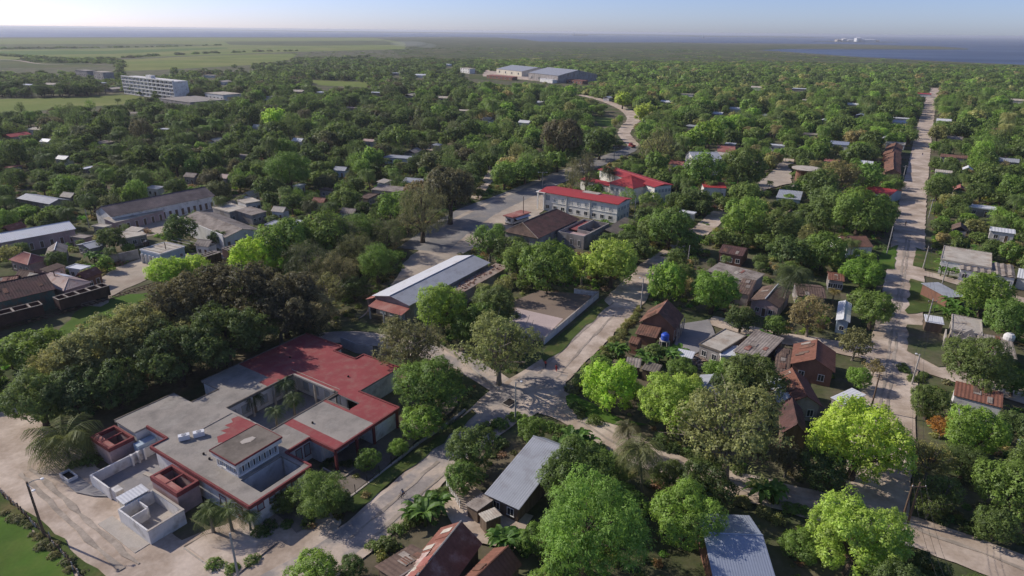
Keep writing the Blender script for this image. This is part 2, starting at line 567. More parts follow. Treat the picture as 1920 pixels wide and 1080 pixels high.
# water
m = bpy.data.materials.new('sea_water')
m.use_nodes = True
b = m.node_tree.nodes['Principled BSDF']
b.inputs['Base Color'].default_value = (0.032, 0.045, 0.08, 1)
b.inputs['Specular IOR Level'].default_value = 0.5
b.inputs['Roughness'].default_value = 0.34
b.inputs['IOR'].default_value = 1.33
tcn = m.node_tree.nodes.new('ShaderNodeTexCoord')
mpn = m.node_tree.nodes.new('ShaderNodeMapping')
mpn.inputs['Scale'].default_value = (0.0012, 0.006, 1)
nzn = m.node_tree.nodes.new('ShaderNodeTexNoise')
nzn.inputs['Scale'].default_value = 1.0
nzn.inputs['Detail'].default_value = 5
rrn = m.node_tree.nodes.new('ShaderNodeMapRange')
rrn.inputs['From Min'].default_value = 0.3
rrn.inputs['From Max'].default_value = 0.7
rrn.inputs['To Min'].default_value = 0.32
rrn.inputs['To Max'].default_value = 0.46
L_ = m.node_tree.links
L_.new(tcn.outputs['Object'], mpn.inputs[0])
L_.new(mpn.outputs[0], nzn.inputs['Vector'])
L_.new(nzn.outputs['Fac'], rrn.inputs['Value'])
L_.new(rrn.outputs[0], b.inputs['Roughness'])
MATS['sea_water'] = m
mb = MB()
mb.quad((-45000, 500, SEA_Z), (45000, 500, SEA_Z), (45000, 45000, SEA_Z), (-45000, 45000, SEA_Z))
tag(mb.build('sea', 'sea_water'), 'wide calm sea reaching the horizon behind the town', None, None, 'structure')

# long low islands on the horizon
def island(pxs, depth, h, w_, label):
    mb = MB()
    n = 60
    x0, x1 = ((q - 960) / FPX * depth for q in pxs)
    rows = []
    for i in range(n + 1):
        t = i / n
        x = x0 + (x1 - x0) * t
        e = min(1.0, 8 * t, 8 * (1 - t)) ** 0.6
        hh = max(0.02, h * e * (0.9 + 0.25 * noise.noise((x * 0.0011, depth, 0))))
        ww = w_ * (0.25 + 0.75 * e)
        rows.append([(x, depth - ww / 2, SEA_Z - 0.3), (x, depth - ww / 2.3, hh * 0.8), (x, depth, hh), (x, depth + ww / 2, SEA_Z - 0.3)])
    for r_ in rows:
        mb.v += r_
    for i in range(n):
        for k in range(3):
            a = i * 4 + k
            mb.f.append((a, a + 4, a + 5, a + 1))
            mb.m.append(0)
    return tag(mb.build('terrain', 'scrub_land'), label, None, None, 'structure')


island((-500, 660), 19000, 22, 1200, 'long low wooded island along the horizon on the pale side of the bay')
island((560, 1290), 15500, 18, 1000, 'low dark strip of land on the horizon beyond the ship')
island((1230, 1500), 12500, 14, 700, 'thin far islet between the ship and the white works')

# wide covers, far to near
psheet('terrain', [(700, 72), (930, 71.5), (985, 75.5), (1010, 79), (1250, 81), (1400, 84), (1600, 86), (1400, 95), (1600, 108), (1750, 116), (1900, 123), (2300, 140), (2300, 170),
                   (1600, 128), (1250, 118), (960, 112), (760, 112)], 'scrub_land', 'brownish mangrove scrub along the coast', step=60, jit=6)
psheet('field', [(-500, 78), (0, 72.5), (300, 71), (700, 71), (760, 80), (760, 92), (560, 97), (250, 108), (0, 112), (-500, 118)], 'field_green', 'wide pale green field reaching the coast', step=40, jit=4)
psheet('field', [(-200, 85), (0, 83), (300, 82), (420, 85), (160, 92), (-200, 95)], 'field_olive', 'olive strip of the wide coastal field', step=40, jit=3)
psheet('field', [(225, 112), (420, 103), (560, 100), (545, 112), (470, 122), (300, 131), (235, 133)], 'field_green', 'green field behind the white slab block', step=20, jit=2)
psheet('field', [(0, 113), (140, 118), (215, 125), (0, 128)], 'field_olive', 'olive field at the edge of the far suburb', step=20, jit=2)
psheet('field', [(-200, 190), (0, 186), (120, 183), (245, 178), (290, 186), (255, 194), (150, 201), (60, 208), (0, 212), (-200, 225)], 'field_green', 'yellow green playing field before the white slab block', step=8, jit=1)
psheet('field', [(-200, 96), (0, 96), (200, 95), (420, 89), (430, 91), (210, 101), (0, 104), (-200, 106)], 'bright_grass', 'brighter strip of the wide coastal field', step=30, jit=3)
psheet('field', [(420, 78), (720, 76), (750, 84), (560, 86), (430, 84)], 'field_olive', 'olive far right end of the wide coastal field', step=30, jit=3)
psheet('field', [(575, 150), (690, 154), (690, 164), (600, 160)], 'field_green', 'small green clearing in the far wood', step=8, jit=1)
psheet('field', [(880, 140), (1010, 146), (960, 152), (880, 148)], 'field_olive', 'cleared plot before the factory sheds', step=8, jit=1)
psheet('grass_verge', [(1110, 218), (1150, 222), (1150, 238), (1125, 236)], 'bright_grass', 'green plot beside the winding road', step=4, jit=.6)
psheet('pavement', [(905, 130), (1100, 140), (1100, 156), (1010, 152), (905, 143)], 'dirt_track', 'red earth yard of the factory sheds', step=8, jit=1)

# open ground near the town centre
psheet('grass_verge', [(880, 300), (935, 290), (1000, 300), (1060, 310), (940, 372), (905, 375), (890, 345)], 'grass', 'rough grass beside the avenue', step=3, jit=.6)
psheet('path', [(880, 372), (905, 340), (915, 318), (895, 300), (905, 295), (935, 318), (920, 345), (900, 375)], 'dirt_track', 'pale foot track across the rough grass', step=3, jit=.5)
psheet('path', [(790, 280), (800, 270), (890, 285), (905, 290), (895, 297), (860, 292)], 'dirt_track', 'bare earth patch behind the avenue trees', step=3, jit=.5)
psheet('path', [(640, 410), (690, 372), (705, 378), (720, 372), (725, 380), (690, 398), (665, 420)], 'dirt_track', 'dirt lane at the back of the dark feathery trees', step=3, jit=.5)
psheet('grass_verge', [(90, 640), (170, 560), (330, 545), (330, 600), (260, 660), (120, 700)], 'bright_grass', 'grass beside the railway wagons', step=2, jit=.6)
psheet('path', [(150, 575), (170, 540), (210, 505), (262, 485), (300, 482), (420, 470), (430, 482), (330, 505), (290, 520), (232, 542), (190, 575)], 'pale_sand', 'pale sandy yard by the railway', step=2, jit=.5)
psheet('path', [(0, 480), (40, 500), (150, 470), (250, 440), (420, 395), (470, 395), (470, 420), (330, 455), (200, 500), (60, 540), (0, 545)], 'soil', 'bare ground between the railway cottages', step=2, jit=.5)
psheet('path', [(205, 420), (300, 405), (380, 392), (440, 375), (450, 392), (300, 440), (215, 450)], 'pale_sand', 'pale yard before the long barrack', step=2, jit=.5)

# main roads
psheet('pavement', [(745, 520), (760, 490), (800, 455), (850, 420), (890, 385), (960, 375), (1025, 362), (1020, 395), (985, 425), (935, 440), (905, 460), (870, 475), (850, 500), (700, 580), (672, 600)],
       'pale_sand', 'sandy square before the tiled hall', step=2, jit=.4)
ribbon('road', [(560, 640), (650, 632), (720, 640), (780, 655), (850, 672), (900, 700), (960, 735)], 5.5, 'old_asphalt', 'lane between the red roofed school and the warehouse', seed=2)
ribbon('road', [(790, 470), (835, 436), (890, 400), (960, 370), (1040, 336), (1110, 308), (1150, 293), (1180, 281), (1190, 272)], [15, 15, 15, 13, 12, 12, 10, 8, 6], 'dark_asphalt', 'wide grey avenue beside the two storey building', seed=3)
ribbon('pavement', [(825, 428), (880, 398), (950, 366), (1030, 332), (1095, 308)], 2.0, 'pale_sand', 'pale kerb walk along the avenue', seed=4, jit=.1)
ribbon('road', [(1190, 274), (1178, 262), (1170, 250), (1178, 236), (1188, 224), (1178, 210), (1160, 200), (1135, 190), (1110, 183), (1085, 178)], [7, 8, 8, 9, 10, 10, 9, 8, 8, 8], 'dirt_track', 'winding dirt road beyond the avenue', seed=5, jit=.6)
ribbon('road', [(-60, 800), (20, 850), (90, 920), (160, 990), (240, 1060), (300, 1130)], [13, 13, 13, 12, 12, 12], 'dirt_track', 'broad sandy track round the walled yard', seed=6, jit=.5)
psheet('path', [(120, 880), (200, 905), (270, 1000), (330, 1015), (420, 985), (470, 960), (560, 950), (640, 960), (600, 1090), (430, 1130), (200, 1090), (150, 1000)], 'dirt_track', 'sandy open ground before the walled yard', jit=.5)
ribbon('road', [(490, 1120), (545, 1085), (615, 1045), (680, 1000), (760, 930), (835, 862), (900, 802), (960, 752), (1030, 700), (1085, 650), (1135, 603), (1180, 555), (1205, 520)],
       [7.5, 7.5, 7, 6.5, 6.2, 6.2, 8, 10, 8.5, 8, 8.5, 9, 7], 'dirt_track', 'sandy shoulders of the main street', seed=7, jit=.35)
ribbon('road', [(490, 1115), (545, 1083), (615, 1043), (680, 998), (760, 928), (835, 860), (900, 800), (960, 748)], [5.0, 5.0, 5, 4.8, 4.8, 5, 6.5, 7], 'old_asphalt', 'worn grey asphalt of the main street', seed=8, jit=.3)
psheet('road', [(880, 790), (930, 745), (960, 715), (1010, 690), (1065, 705), (1050, 750), (1010, 775), (950, 800), (900, 820)], 'old_asphalt', 'patched grey asphalt at the street junction', jit=.5)
ribbon('road', [(990, 742), (1060, 765), (1120, 802), (1200, 848), (1300, 890), (1400, 915), (1500, 942), (1600, 965), (1720, 1002), (1830, 1040), (1960, 1090)],
       [8, 8, 7, 6.5, 6.3, 6.3, 6.3, 6.5, 6.5, 6.5, 6.5], 'dirt_track', 'sandy cross street below the tiled houses', seed=9, jit=.35)
ribbon('road', [(1205, 525), (1225, 500), (1262, 472), (1300, 446), (1330, 420), (1352, 400), (1400, 372), (1440, 345), (1470, 315), (1480, 298)], [7, 7, 6, 6, 6.5, 6.5, 5, 5, 6, 5],
       'dirt_track', 'back street running behind the round trees', seed=10, jit=.35, guard=False)
for q in [(1220, 505), (1240, 490), (1312, 438), (1322, 428), (1334, 416), (1343, 408), (1350, 402), (1448, 338), (1465, 320), (1478, 300), (1474, 308)]:
    keep(G(*q), 3.5)
ribbon('road', [(1753, 165), (1745, 190), (1735, 235), (1724, 300), (1713, 370), (1705, 432), (1697, 520), (1686, 600), (1674, 680), (1660, 770), (1648, 870), (1642, 965)],
       [10, 10, 9.4, 9, 9, 9, 9, 9, 9, 9, 8.4, 7.5], 'dirt_track', 'long straight sandy street running to the far edge of town', seed=11, jit=.3)
ribbon('road', [(1700, 506), (1760, 520), (1830, 540), (1960, 575)], [4.5, 4.2, 4, 4], 'dirt_track', 'short dirt lane beside the lone lamp post', seed=13, jit=.3)
ribbon('road', [(1330, 600), (1430, 628), (1530, 645), (1590, 655), (1680, 672), (1770, 698), (1960, 760)], [5, 5.5, 6, 6.5, 7, 6.5, 5], 'dirt_track', 'dirt cross lane beside the red tiled houses', seed=14, jit=.35, guard=True)
for i, (ln, wd) in enumerate([([(1042, 712), (1078, 668), (1110, 635), (1150, 592)], .35), ([(1010, 702), (1055, 655), (1100, 615), (1150, 568)], .5), ([(655, 1012), (740, 940), (820, 866)], .45), ([(690, 1018), (772, 946), (850, 872)], .45),
                              ([(1100, 782), (1210, 846), (1400, 908), (1600, 957)], .5), ([(1095, 795), (1205, 860), (1395, 922), (1600, 972)], .5), ([(1650, 840), (1672, 700), (1690, 560), (1706, 440)], .5),
                              ([(1636, 860), (1660, 700), (1682, 560), (1700, 440)], .5), ([(1720, 995), (1840, 1038), (1950, 1082)], .5), ([(60, 880), (150, 965), (260, 1060)], .6), ([(40, 890), (130, 980), (230, 1070)], .6)]):
    ribbon('wheel_track', ln, wd, 'wheel_dirt', None, seed=40 + i, jit=.25, guard=False)
psheet('path', [(1270, 610), (1330, 600), (1345, 640), (1300, 668), (1262, 660), (1268, 630)], 'paved_yard', 'grey paved courtyard of the brown tiled house', jit=.1)
psheet('grass_verge', [(1010, 668), (1075, 610), (1128, 560), (1142, 575), (1100, 612), (1050, 660), (1020, 682)], 'grass', 'grass strip along the court wall', jit=.5)
psheet('grass_verge', [(640, 945), (700, 900), (800, 835), (850, 795), (885, 770), (893, 778), (830, 832), (740, 902), (665, 962)], 'grass', 'grass strip between school fence and street', jit=.4)
psheet('grass_verge', [(1060, 745), (1075, 738), (1110, 760), (1170, 790), (1215, 800), (1160, 800), (1100, 785), (1062, 762)], 'bright_grass', 'grass bank at the corner of the junction', jit=.3)
psheet('grass_verge', [(1655, 470), (1682, 460), (1676, 505), (1640, 505)], 'bright_grass', 'lawn patch beside the long straight street', jit=.4)
psheet('grass_verge', [(1716, 465), (1760, 480), (1800, 520), (1712, 500)], 'grass', 'grass under the banana plants beside the straight street', jit=.4)
psheet('grass_verge', [(1706, 525), (1790, 545), (1790, 580), (1700, 590)], 'grass', 'grass by the white roofed brick hut', jit=.4)
psheet('lawn', [(-60, 945), (0, 948), (50, 985), (100, 1035), (150, 1090), (150, 1180), (-120, 1180)], 'bright_grass', 'bright green sports field behind the stake fence', jit=.5)
psheet('grass_verge', [(-60, 905), (0, 925), (60, 970), (120, 1015), (200, 1085), (170, 1110), (120, 1050), (50, 985), (-60, 940)], 'grass', 'rough weedy strip along the stake fence', jit=.6)
psheet('yard', [(820, 935), (870, 905), (960, 960), (1000, 970), (960, 1040), (870, 1010)], 'dirt_track', 'bare earth yard below the grey roofed house', jit=.5)
psheet('yard', [(350, 1028), (385, 1006), (470, 990), (520, 1020), (440, 1085), (400, 1065)], 'dirt_track', 'kerbed bed of bare earth beside the young palms', jit=.1)
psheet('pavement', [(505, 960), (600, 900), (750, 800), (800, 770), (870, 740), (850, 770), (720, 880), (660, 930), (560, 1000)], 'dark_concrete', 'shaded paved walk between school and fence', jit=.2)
psheet('yard', [(1700, 610), (1810, 620), (1860, 690), (1760, 690), (1700, 660)], 'soil', 'shaded yard before the ruined house', jit=.5)

# haze over the land and sea
hz = MB()
hz.box(-47000, -3000, -2.2, 47000, 47000, 62.0)
ho = hz.build('haze', [])
hm = bpy.data.materials.new('haze_air')
hm.use_nodes = True
hn = hm.node_tree.nodes
hn.remove(hn['Principled BSDF'])
pv = hn.new('ShaderNodeVolumePrincipled')
pv.inputs['Color'].default_value = (0.93, 0.95, 1.0, 1)
pv.inputs['Density'].default_value = HAZE_DENSITY = 0.00008
pv.inputs['Anisotropy'].default_value = 0.25
hm.node_tree.links.new(pv.outputs[0], hn['Material Output'].inputs['Volume'])
ho.data.materials.append(hm)
tag(ho, 'thin pale haze over land and sea', None, None, 'stuff')
# ================================================================== buildings
class Rect:
    """a plan rectangle surveyed from three roof corners: A-B the near edge, C anywhere on the far edge, all at height z"""
    def __init__(s, A, B, C, z):
        a, b = G(*A, z), G(*B, z)
        c = None
        if isinstance(C, (int, float)):                  # a known depth in metres instead of a third corner
            n_ = Vector((a.y - b.y, b.x - a.x)).normalized()
            c = a + Vector((n_.x, n_.y, 0)) * C
        else:
            c = G(*C, z)
        u = Vector((b.x - a.x, b.y - a.y))
        s.L = u.length
        u.normalize()
        v = Vector((-u.y, u.x))
        s.D = (c.x - a.x) * v.x + (c.y - a.y) * v.y
        if s.D < 0:
            a, u, v, s.D = b, -u, -v, -s.D
        s.o, s.u, s.v, s.rz = Vector((a.x, a.y, 0)), u, v, math.atan2(u.y, u.x)

    def P(s, x, y, z=0.0):
        return Vector((s.o.x + s.u.x * x + s.v.x * y, s.o.y + s.u.y * x + s.v.y * y, z))


def guard(R_, z, dense=5, stand=True, vis=True):
    nx, ny = max(1, int(R_.L / dense)), max(1, int(R_.D / dense))
    for i in range(nx + 1):
        for j in range(ny + 1):
            p = R_.P(R_.L * i / nx, R_.D * j / ny, z)
            if vis:
                KEEP.append(PX(p))
            if stand:
                STAND.append((p.x, p.y, dense * 0.75))


WIN = {}


def window_mesh(w_, h, kind):
    key = (round(w_, 1), round(h, 1), kind)
    if key not in WIN:
        w_, h = key[:2]
        f = MB()
        t = 0.09
        f.box(-w_ / 2, -0.06, 0, -w_ / 2 + t, 0.02, h)
        f.box(w_ / 2 - t, -0.06, 0, w_ / 2, 0.02, h)
        f.box(-w_ / 2 + t, -0.06, h - t, w_ / 2 - t, 0.02, h)
        f.box(-w_ / 2 - 0.06, -0.12, -0.08, w_ / 2 + 0.06, 0.02, 0)
        p = MB()
        if kind == 'door':
            p.box(-w_ / 2 + t, -0.03, 0.02, w_ / 2 - t, 0.01, h - t)
        elif kind == 'louvre':
            k = max(3, int(h / 0.25))
            for i in range(k):
                z0 = (h - t) * i / k
                p.add([(-w_ / 2 + t, -0.03, z0), (w_ / 2 - t, -0.03, z0), (w_ / 2 - t, 0.0, z0 + (h - t) / k * .9), (-w_ / 2 + t, 0.0, z0 + (h - t) / k * .9)], [(0, 1, 2, 3)])
            p.quad((-w_ / 2 + t, 0.012, 0.0), (w_ / 2 - t, 0.012, 0.0), (w_ / 2 - t, 0.012, h - t), (-w_ / 2 + t, 0.012, h - t), 1)
        else:
            p.quad((-w_ / 2 + t, -0.012, 0.0), (w_ / 2 - t, -0.012, 0.0), (w_ / 2 - t, -0.012, h - t), (-w_ / 2 + t, -0.012, h - t))
            p.box(-0.03, -0.04, 0.0, 0.03, -0.02, h - t, 1)
        WIN[key] = (f, p)
    return WIN[key]


WMESH = {}


def window(par, x, y, z, w_, h, side='s', kind='glass', frame='white_wall', fill=None):
    """a window or door standing a little proud of a wall; side = which way it faces in the building's own plan"""
    f, p = window_mesh(w_, h, kind)
    fill = fill or {'door': 'wood', 'louvre': 'louvre', 'glass': 'window_glass'}[kind]
    key = (round(w_, 1), round(h, 1), kind, frame, fill)
    if key not in WMESH:
        WMESH[key] = (f.mesh('window_frame', frame), p.mesh('pane', [fill, 'dark_opening' if kind == 'louvre' else frame]))
    fm, pm = WMESH[key]
    rz = {'s': 0, 'e': math.pi / 2, 'n': math.pi, 'w': -math.pi / 2}[side]
    o = put('door' if kind == 'door' else 'window', fm, par, (x, y, z), rz=rz)
    put({'door': 'door_leaf', 'louvre': 'louvre', 'glass': 'pane'}[kind], pm, o)
    return o


def wall_box(mb, x0, y0, x1, y1, z0, z1, t=0.22):
    """four walls butted end to end, hollow"""
    mb.box(x0, y0, z0, x1, y0 + t, z1)
    mb.box(x0, y1 - t, z0, x1, y1, z1)
    mb.box(x0, y0 + t, z0, x0 + t, y1 - t, z1)
    mb.box(x1 - t, y0 + t, z0, x1, y1 - t, z1)


def roof_on(par, kind, L, D, ze, rise, mat, pitch=0.55, amp=0.05, thick=0.1, cap=None, ridge_at=0.5, name='roof'):
    """roof over the plan 0..L x 0..D whose eaves lie at ze; x is the long front edge"""
    mb = MB()
    zr = ze + rise
    if kind == 'gable_x':                                   # ridge along x
        yr = D * ridge_at
        mb.slope((0, 0, ze), (L, 0, ze), (L, yr, zr), (0, yr, zr), pitch, amp, thick)
        mb.slope((L, D, ze), (0, D, ze), (0, yr + 0.01, zr), (L, yr + 0.01, zr), pitch, amp, thick)
        ridge = [(0, yr, zr + .04), (L, yr, zr + .04)]
    elif kind == 'gable_y':
        xr = L * ridge_at
        mb.slope((0, D, ze), (0, 0, ze), (xr, 0, zr), (xr, D, zr), pitch, amp, thick)
        mb.slope((L, 0, ze), (L, D, ze), (xr + 0.01, D, zr), (xr + 0.01, 0, zr), pitch, amp, thick)
        ridge = [(xr, 0, zr + .04), (xr, D, zr + .04)]
    elif kind == 'hip':                                     # ridge along the longer side
        if L >= D:
            k = D / 2
            a, b_ = (k, D / 2, zr), (L - k, D / 2, zr)
            if L - 2 * k < 0.05:
                a = b_ = (L / 2, D / 2, zr)
        else:
            k = L / 2
            a, b_ = (L / 2, k, zr), (L / 2, D - k, zr)
        c = [(0, 0, ze), (L, 0, ze), (L, D, ze), (0, D, ze)]
        if L >= D:
            mb.slope(c[0], c[1], b_, a, pitch, amp, thick)
            mb.slope(c[1], c[2], b_, b_, pitch, amp, thick)
            mb.slope(c[2], c[3], a, b_, pitch, amp, thick)
            mb.slope(c[3], c[0], a, a, pitch, amp, thick)
            hips = [(c[0], a), (c[3], a), (c[1], b_), (c[2], b_)]
        else:
            mb.slope(c[0], c[1], a, a, pitch, amp, thick)
            mb.slope(c[1], c[2], b_, a, pitch, amp, thick)
            mb.slope(c[2], c[3], b_, b_, pitch, amp, thick)
            mb.slope(c[3], c[0], a, b_, pitch, amp, thick)
            hips = [(c[0], a), (c[1], a), (c[2], b_), (c[3], b_)]
        ridge = [a, b_]
    elif kind == 'shed':                                    # rises away from the front
        mb.slope((0, 0, ze), (L, 0, ze), (L, D, zr), (0, D, zr), pitch, amp, thick)
        ridge = None
    elif kind == 'shed_x':                                  # rises towards +x
        mb.slope((0, D, ze), (0, 0, ze), (L, 0, zr), (L, D, zr), pitch, amp, thick)
        ridge = None
    else:                                                   # flat slab with a low rim
        mb.box(0, 0, ze - 0.22, L, D, ze)
        ridge = None
    ro = mb.build(name, mat, par)
    if kind == 'flat':
        e = MB()
        wall_box(e, -0.06, -0.06, L + 0.06, D + 0.06, ze - 0.26, ze + 0.14, 0.2)
        e.build('parapet', cap or mat, ro)
    if ridge and (Vector(ridge[0]) - Vector(ridge[1])).length > 0.2:
        e = MB()
        e.tube(ridge, 0.12, 5)
        if kind == 'hip':
            for a, b_ in hips:
                e.tube([a, b_], 0.1, 5)
        e.build('ridge_cap', cap or mat, ro)
    return ro


def house(name, label, A, B, C, ze, kind, rise, roof, wall, over=0.45, group=None, wins=(), frame='white_wall', cat='house', pitch=0.55, amp=0.05, cap=None, vis=True, ridge_at=0.5, fill=None):
    R_ = Rect(A, B, C, ze)
    R_.L = max(R_.L, 2.0)
    R_.D = max(R_.D, 2.0)
    L, D = R_.L, R_.D
    o = thing(name, label, cat, R_.o, R_.rz, group)
    ov = min(over, L * 0.12, D * 0.12)
    mb = MB()
    wt = ze - 0.12 if kind != 'flat' else ze - 0.23
    k_in = ov / max(0.1, (D if kind in ('gable_x', 'shed') else L) / (2 if 'gable' in kind else 1))
    if kind in ('gable_x', 'gable_y'):
        up = rise * (1 - 0.0)
        if kind == 'gable_x':
            prof = [(ov, wt - 0.02 + rise * ov / (D * ridge_at)), (D * ridge_at, wt + up - 0.06), (D - ov, wt - 0.02 + rise * ov / (D * (1 - ridge_at)))]
            for x in (ov, L - ov - 0.2):
                v = [(x, ov + .2, 0), (x, D - ov - .2, 0), (x, D - ov - .2, prof[2][1]), (x, prof[1][0], prof[1][1]), (x, ov + .2, prof[0][1])]
                v += [(x + 0.2, q[1], q[2]) for q in v]
                mb.add(v, [(4, 3, 2, 1, 0), (5, 6, 7, 8, 9), (0, 1, 6, 5), (1, 2, 7, 6), (2, 3, 8, 7), (3, 4, 9, 8), (4, 0, 5, 9)])
            mb.box(ov, ov, 0, L - ov, ov + .2, wt)
            mb.box(ov, D - ov - .2, 0, L - ov, D - ov, wt)
        else:
            prof = [(ov, wt - 0.02 + rise * ov / (L * ridge_at)), (L * ridge_at, wt + up - 0.06), (L - ov, wt - 0.02 + rise * ov / (L * (1 - ridge_at)))]
            for y in (ov, D - ov - 0.2):
                v = [(ov + .2, y, 0), (L - ov - .2, y, 0), (L - ov - .2, y, prof[2][1]), (prof[1][0], y, prof[1][1]), (ov + .2, y, prof[0][1])]
                v += [(q[0], y + 0.2, q[2]) for q in v]
                mb.add(v, [(0, 1, 2, 3, 4), (9, 8, 7, 6, 5), (5, 6, 1, 0), (6, 7, 2, 1), (7, 8, 3, 2), (8, 9, 4, 3), (9, 5, 0, 4)])
            mb.box(ov, ov, 0, ov + .2, D - ov, wt)
            mb.box(L - ov - .2, ov, 0, L - ov, D - ov, wt)
    elif kind == 'shed':
        sl = rise / D
        x0, x1, y0, y1 = ov, L - ov, ov, D - ov
        v = [(x0, y0, 0), (x1, y0, 0), (x1, y1, 0), (x0, y1, 0), (x0, y0, wt + sl * y0), (x1, y0, wt + sl * y0), (x1, y1, wt + sl * y1), (x0, y1, wt + sl * y1)]
        mb.add(v, [(3, 2, 1, 0), (4, 5, 6, 7), (0, 1, 5, 4), (1, 2, 6, 5), (2, 3, 7, 6), (3, 0, 4, 7)])
    elif kind == 'shed_x':
        sl = rise / L
        x0, x1, y0, y1 = ov, L - ov, ov, D - ov
        v = [(x0, y0, 0), (x1, y0, 0), (x1, y1, 0), (x0, y1, 0), (x0, y0, wt + sl * x0), (x1, y0, wt + sl * x1), (x1, y1, wt + sl * x1), (x0, y1, wt + sl * x0)]
        mb.add(v, [(3, 2, 1, 0), (4, 5, 6, 7), (0, 1, 5, 4), (1, 2, 6, 5), (2, 3, 7, 6), (3, 0, 4, 7)])
    else:
        wall_box(mb, ov, ov, L - ov, D - ov, 0, wt)
    mb.build('wall', wall, o)
    o['plan'] = (L, D)
    ro = roof_on(o, kind, L, D, ze, rise, roof, pitch, amp, cap=cap, ridge_at=ridge_at)
    for w_ in wins:                                    # (side, count, z, width, height, kind)
        side, n, z, ww, hh = w_[:5]
        kd = w_[5] if len(w_) > 5 else 'glass'
        span = L if side in 'sn' else D
        for i in range(n):
            q = ov + (span - 2 * ov) * (i + 0.5) / n
            if side == 's':
                window(o, q, ov - 0.003, z, ww, hh, 's', kd, frame, fill)
            elif side == 'n':
                window(o, q, D - ov + 0.003, z, ww, hh, 'n', kd, frame, fill)
            elif side == 'e':
                window(o, L - ov + 0.003, q, z, ww, hh, 'e', kd, frame, fill)
            else:
                window(o, ov - 0.003, q, z, ww, hh, 'w', kd, frame, fill)
    dist_ = (R_.P(L / 2, D / 2) - CAMP).length
    if dist_ < 215 and roof not in ('blue_sheet', 'grey_sheet', 'white_sheet') and kind in ('gable_x', 'gable_y', 'shed') and L * D > 14:
        for k in range(3 if dist_ > 150 else 5):            # odd sheets patched on to the roof
            pw, ph = RNG.uniform(.7, 1.1), RNG.uniform(1.2, 2.2)
            run, span = (L, D) if kind == 'gable_y' else (D, L)
            half = run * (ridge_at if kind != 'shed' else 1.0)
            if half < ph + .7 or span < pw + 1:
                continue
            t0, q0 = RNG.uniform(.2, half - ph - .2), RNG.uniform(.3, span - pw - .3)
            sl = rise / half
            lift = .045 + amp + .012 * k
            z0, z1 = ze + sl * t0 + lift, ze + sl * (t0 + ph) + lift
            mb = MB()
            if kind == 'gable_y':
                mb.slope((t0, q0 + pw, z0), (t0, q0, z0), (t0 + ph, q0, z1), (t0 + ph, q0 + pw, z1), .3, .02, .015)
            else:
                mb.slope((q0, t0, z0), (q0 + pw, t0, z0), (q0 + pw, t0 + ph, z1), (q0, t0 + ph, z1), .3, .02, .015)
            opts = ['rust_sheet', 'fibre_cement', 'pale_sheet'] if 'sheet' in roof or roof == 'fibre_cement' else ['old_tile', 'brown_tile', 'fibre_cement']
            mb.build('roof_sheet', RNG.choice(opts), ro)
    guard(R_, ze, 5 if L * D > 40 else 3, True, vis)
    return o, R_, ro
# ------------------------------------------------------------------ the walled school with red and grey flat roofs
S_O, S_A = Vector((-32.84, 64.40, 0)), math.radians(57)
def SP(x, y, z=0.0):
    return Vector((S_O.x + x * math.cos(S_A) - y * math.sin(S_A), S_O.y + x * math.sin(S_A) + y * math.cos(S_A), z))


school = thing('school_building', 'low school with red and grey flat roofs round a planted courtyard', 'school', S_O, S_A)
ZR = 4.0
XS = [0, 0.6, 2.5, 2.6, 9.1, 9.9, 10.2, 12.3, 14.2, 15.0, 15.9, 22.8, 25.1, 25.4, 27.6, 35.3, 37.4]
YS = [0, 1.1, 5.4, 6.2, 9.0, 11.3, 11.7, 17.8, 22.5, 22.7, 23.5, 28.0, 28.8, 33.7]


def school_roof(x, y):
    if 2.6 < x < 9.1 and 1.1 < y < 5.4:
        return False                                   # front court
    if 12.3 < x < 25.4 and 11.7 < y < 22.7:
        return False                                   # planted courtyard
    if 22.8 < x < 25.1 and 6.2 < y < 11.3:
        return False                                   # light well
    if 9.9 < x < 14.2 and y < 5.4:
        return False
    if x > 27.6 and y < 9.0:
        return False
    if x > 35.3 and 17.8 < y < 23.5:
        return False
    if 10.2 < x < 15.0 and y > 28.8:
        return False
    if x < 2.5 and 22.5 < y < 28.0:
        return False
    if x < 0.6 and y > 28:
        return False
    return True


roof = MB().cells(XS, YS, school_roof, ZR - 0.28, ZR).build('roof', 'flat_concrete', school)
# red waterproof paint: a coat lying on the slab
red = MB()
rx = [14.5, 16.1, 22.2, 22.8, 25.1, 25.4, 27.6, 35.3, 37.4]
ry = [0, 6.2, 9.0, 11.3, 11.7, 17.8, 22.7, 23.5, 25.2, 33.7]
edge = lambda y: 22.1 if y > 25 else 20.2


def in_red(x, y):
    if not school_roof(x, y):
        return False
    if 14.5 < x < 16.1:
        return y < 11.7 and True
    if x > 22.2 and y < 11.7:
        return True
    if x > 25.4:
        return True
    return y > 22.7 and x > 20.2 and (x > 22.2 or y < 25.2)


red.cells(rx + [20.2, 15.0, 14.5], ry + [5.4, 0.0], in_red, ZR + 0.004, ZR + 0.014)
red.build('roof_paint', 'red_paint', roof)
# small ragged red patch behind the raised room
pat = MB()
pat.prism([(6.0, 15.4), (10.3, 11.9), (12.0, 11.8), (12.1, 19.0), (10.8, 19.3), (10.4, 18.3), (9.2, 18.6), (9.3, 17.4), (8.0, 17.8), (8.2, 16.6), (6.8, 16.9)], ZR + 0.004, ZR + 0.013)
pat.build('roof_paint', 'red_paint', roof)
# red rim and parapets along the edges
rim = MB()


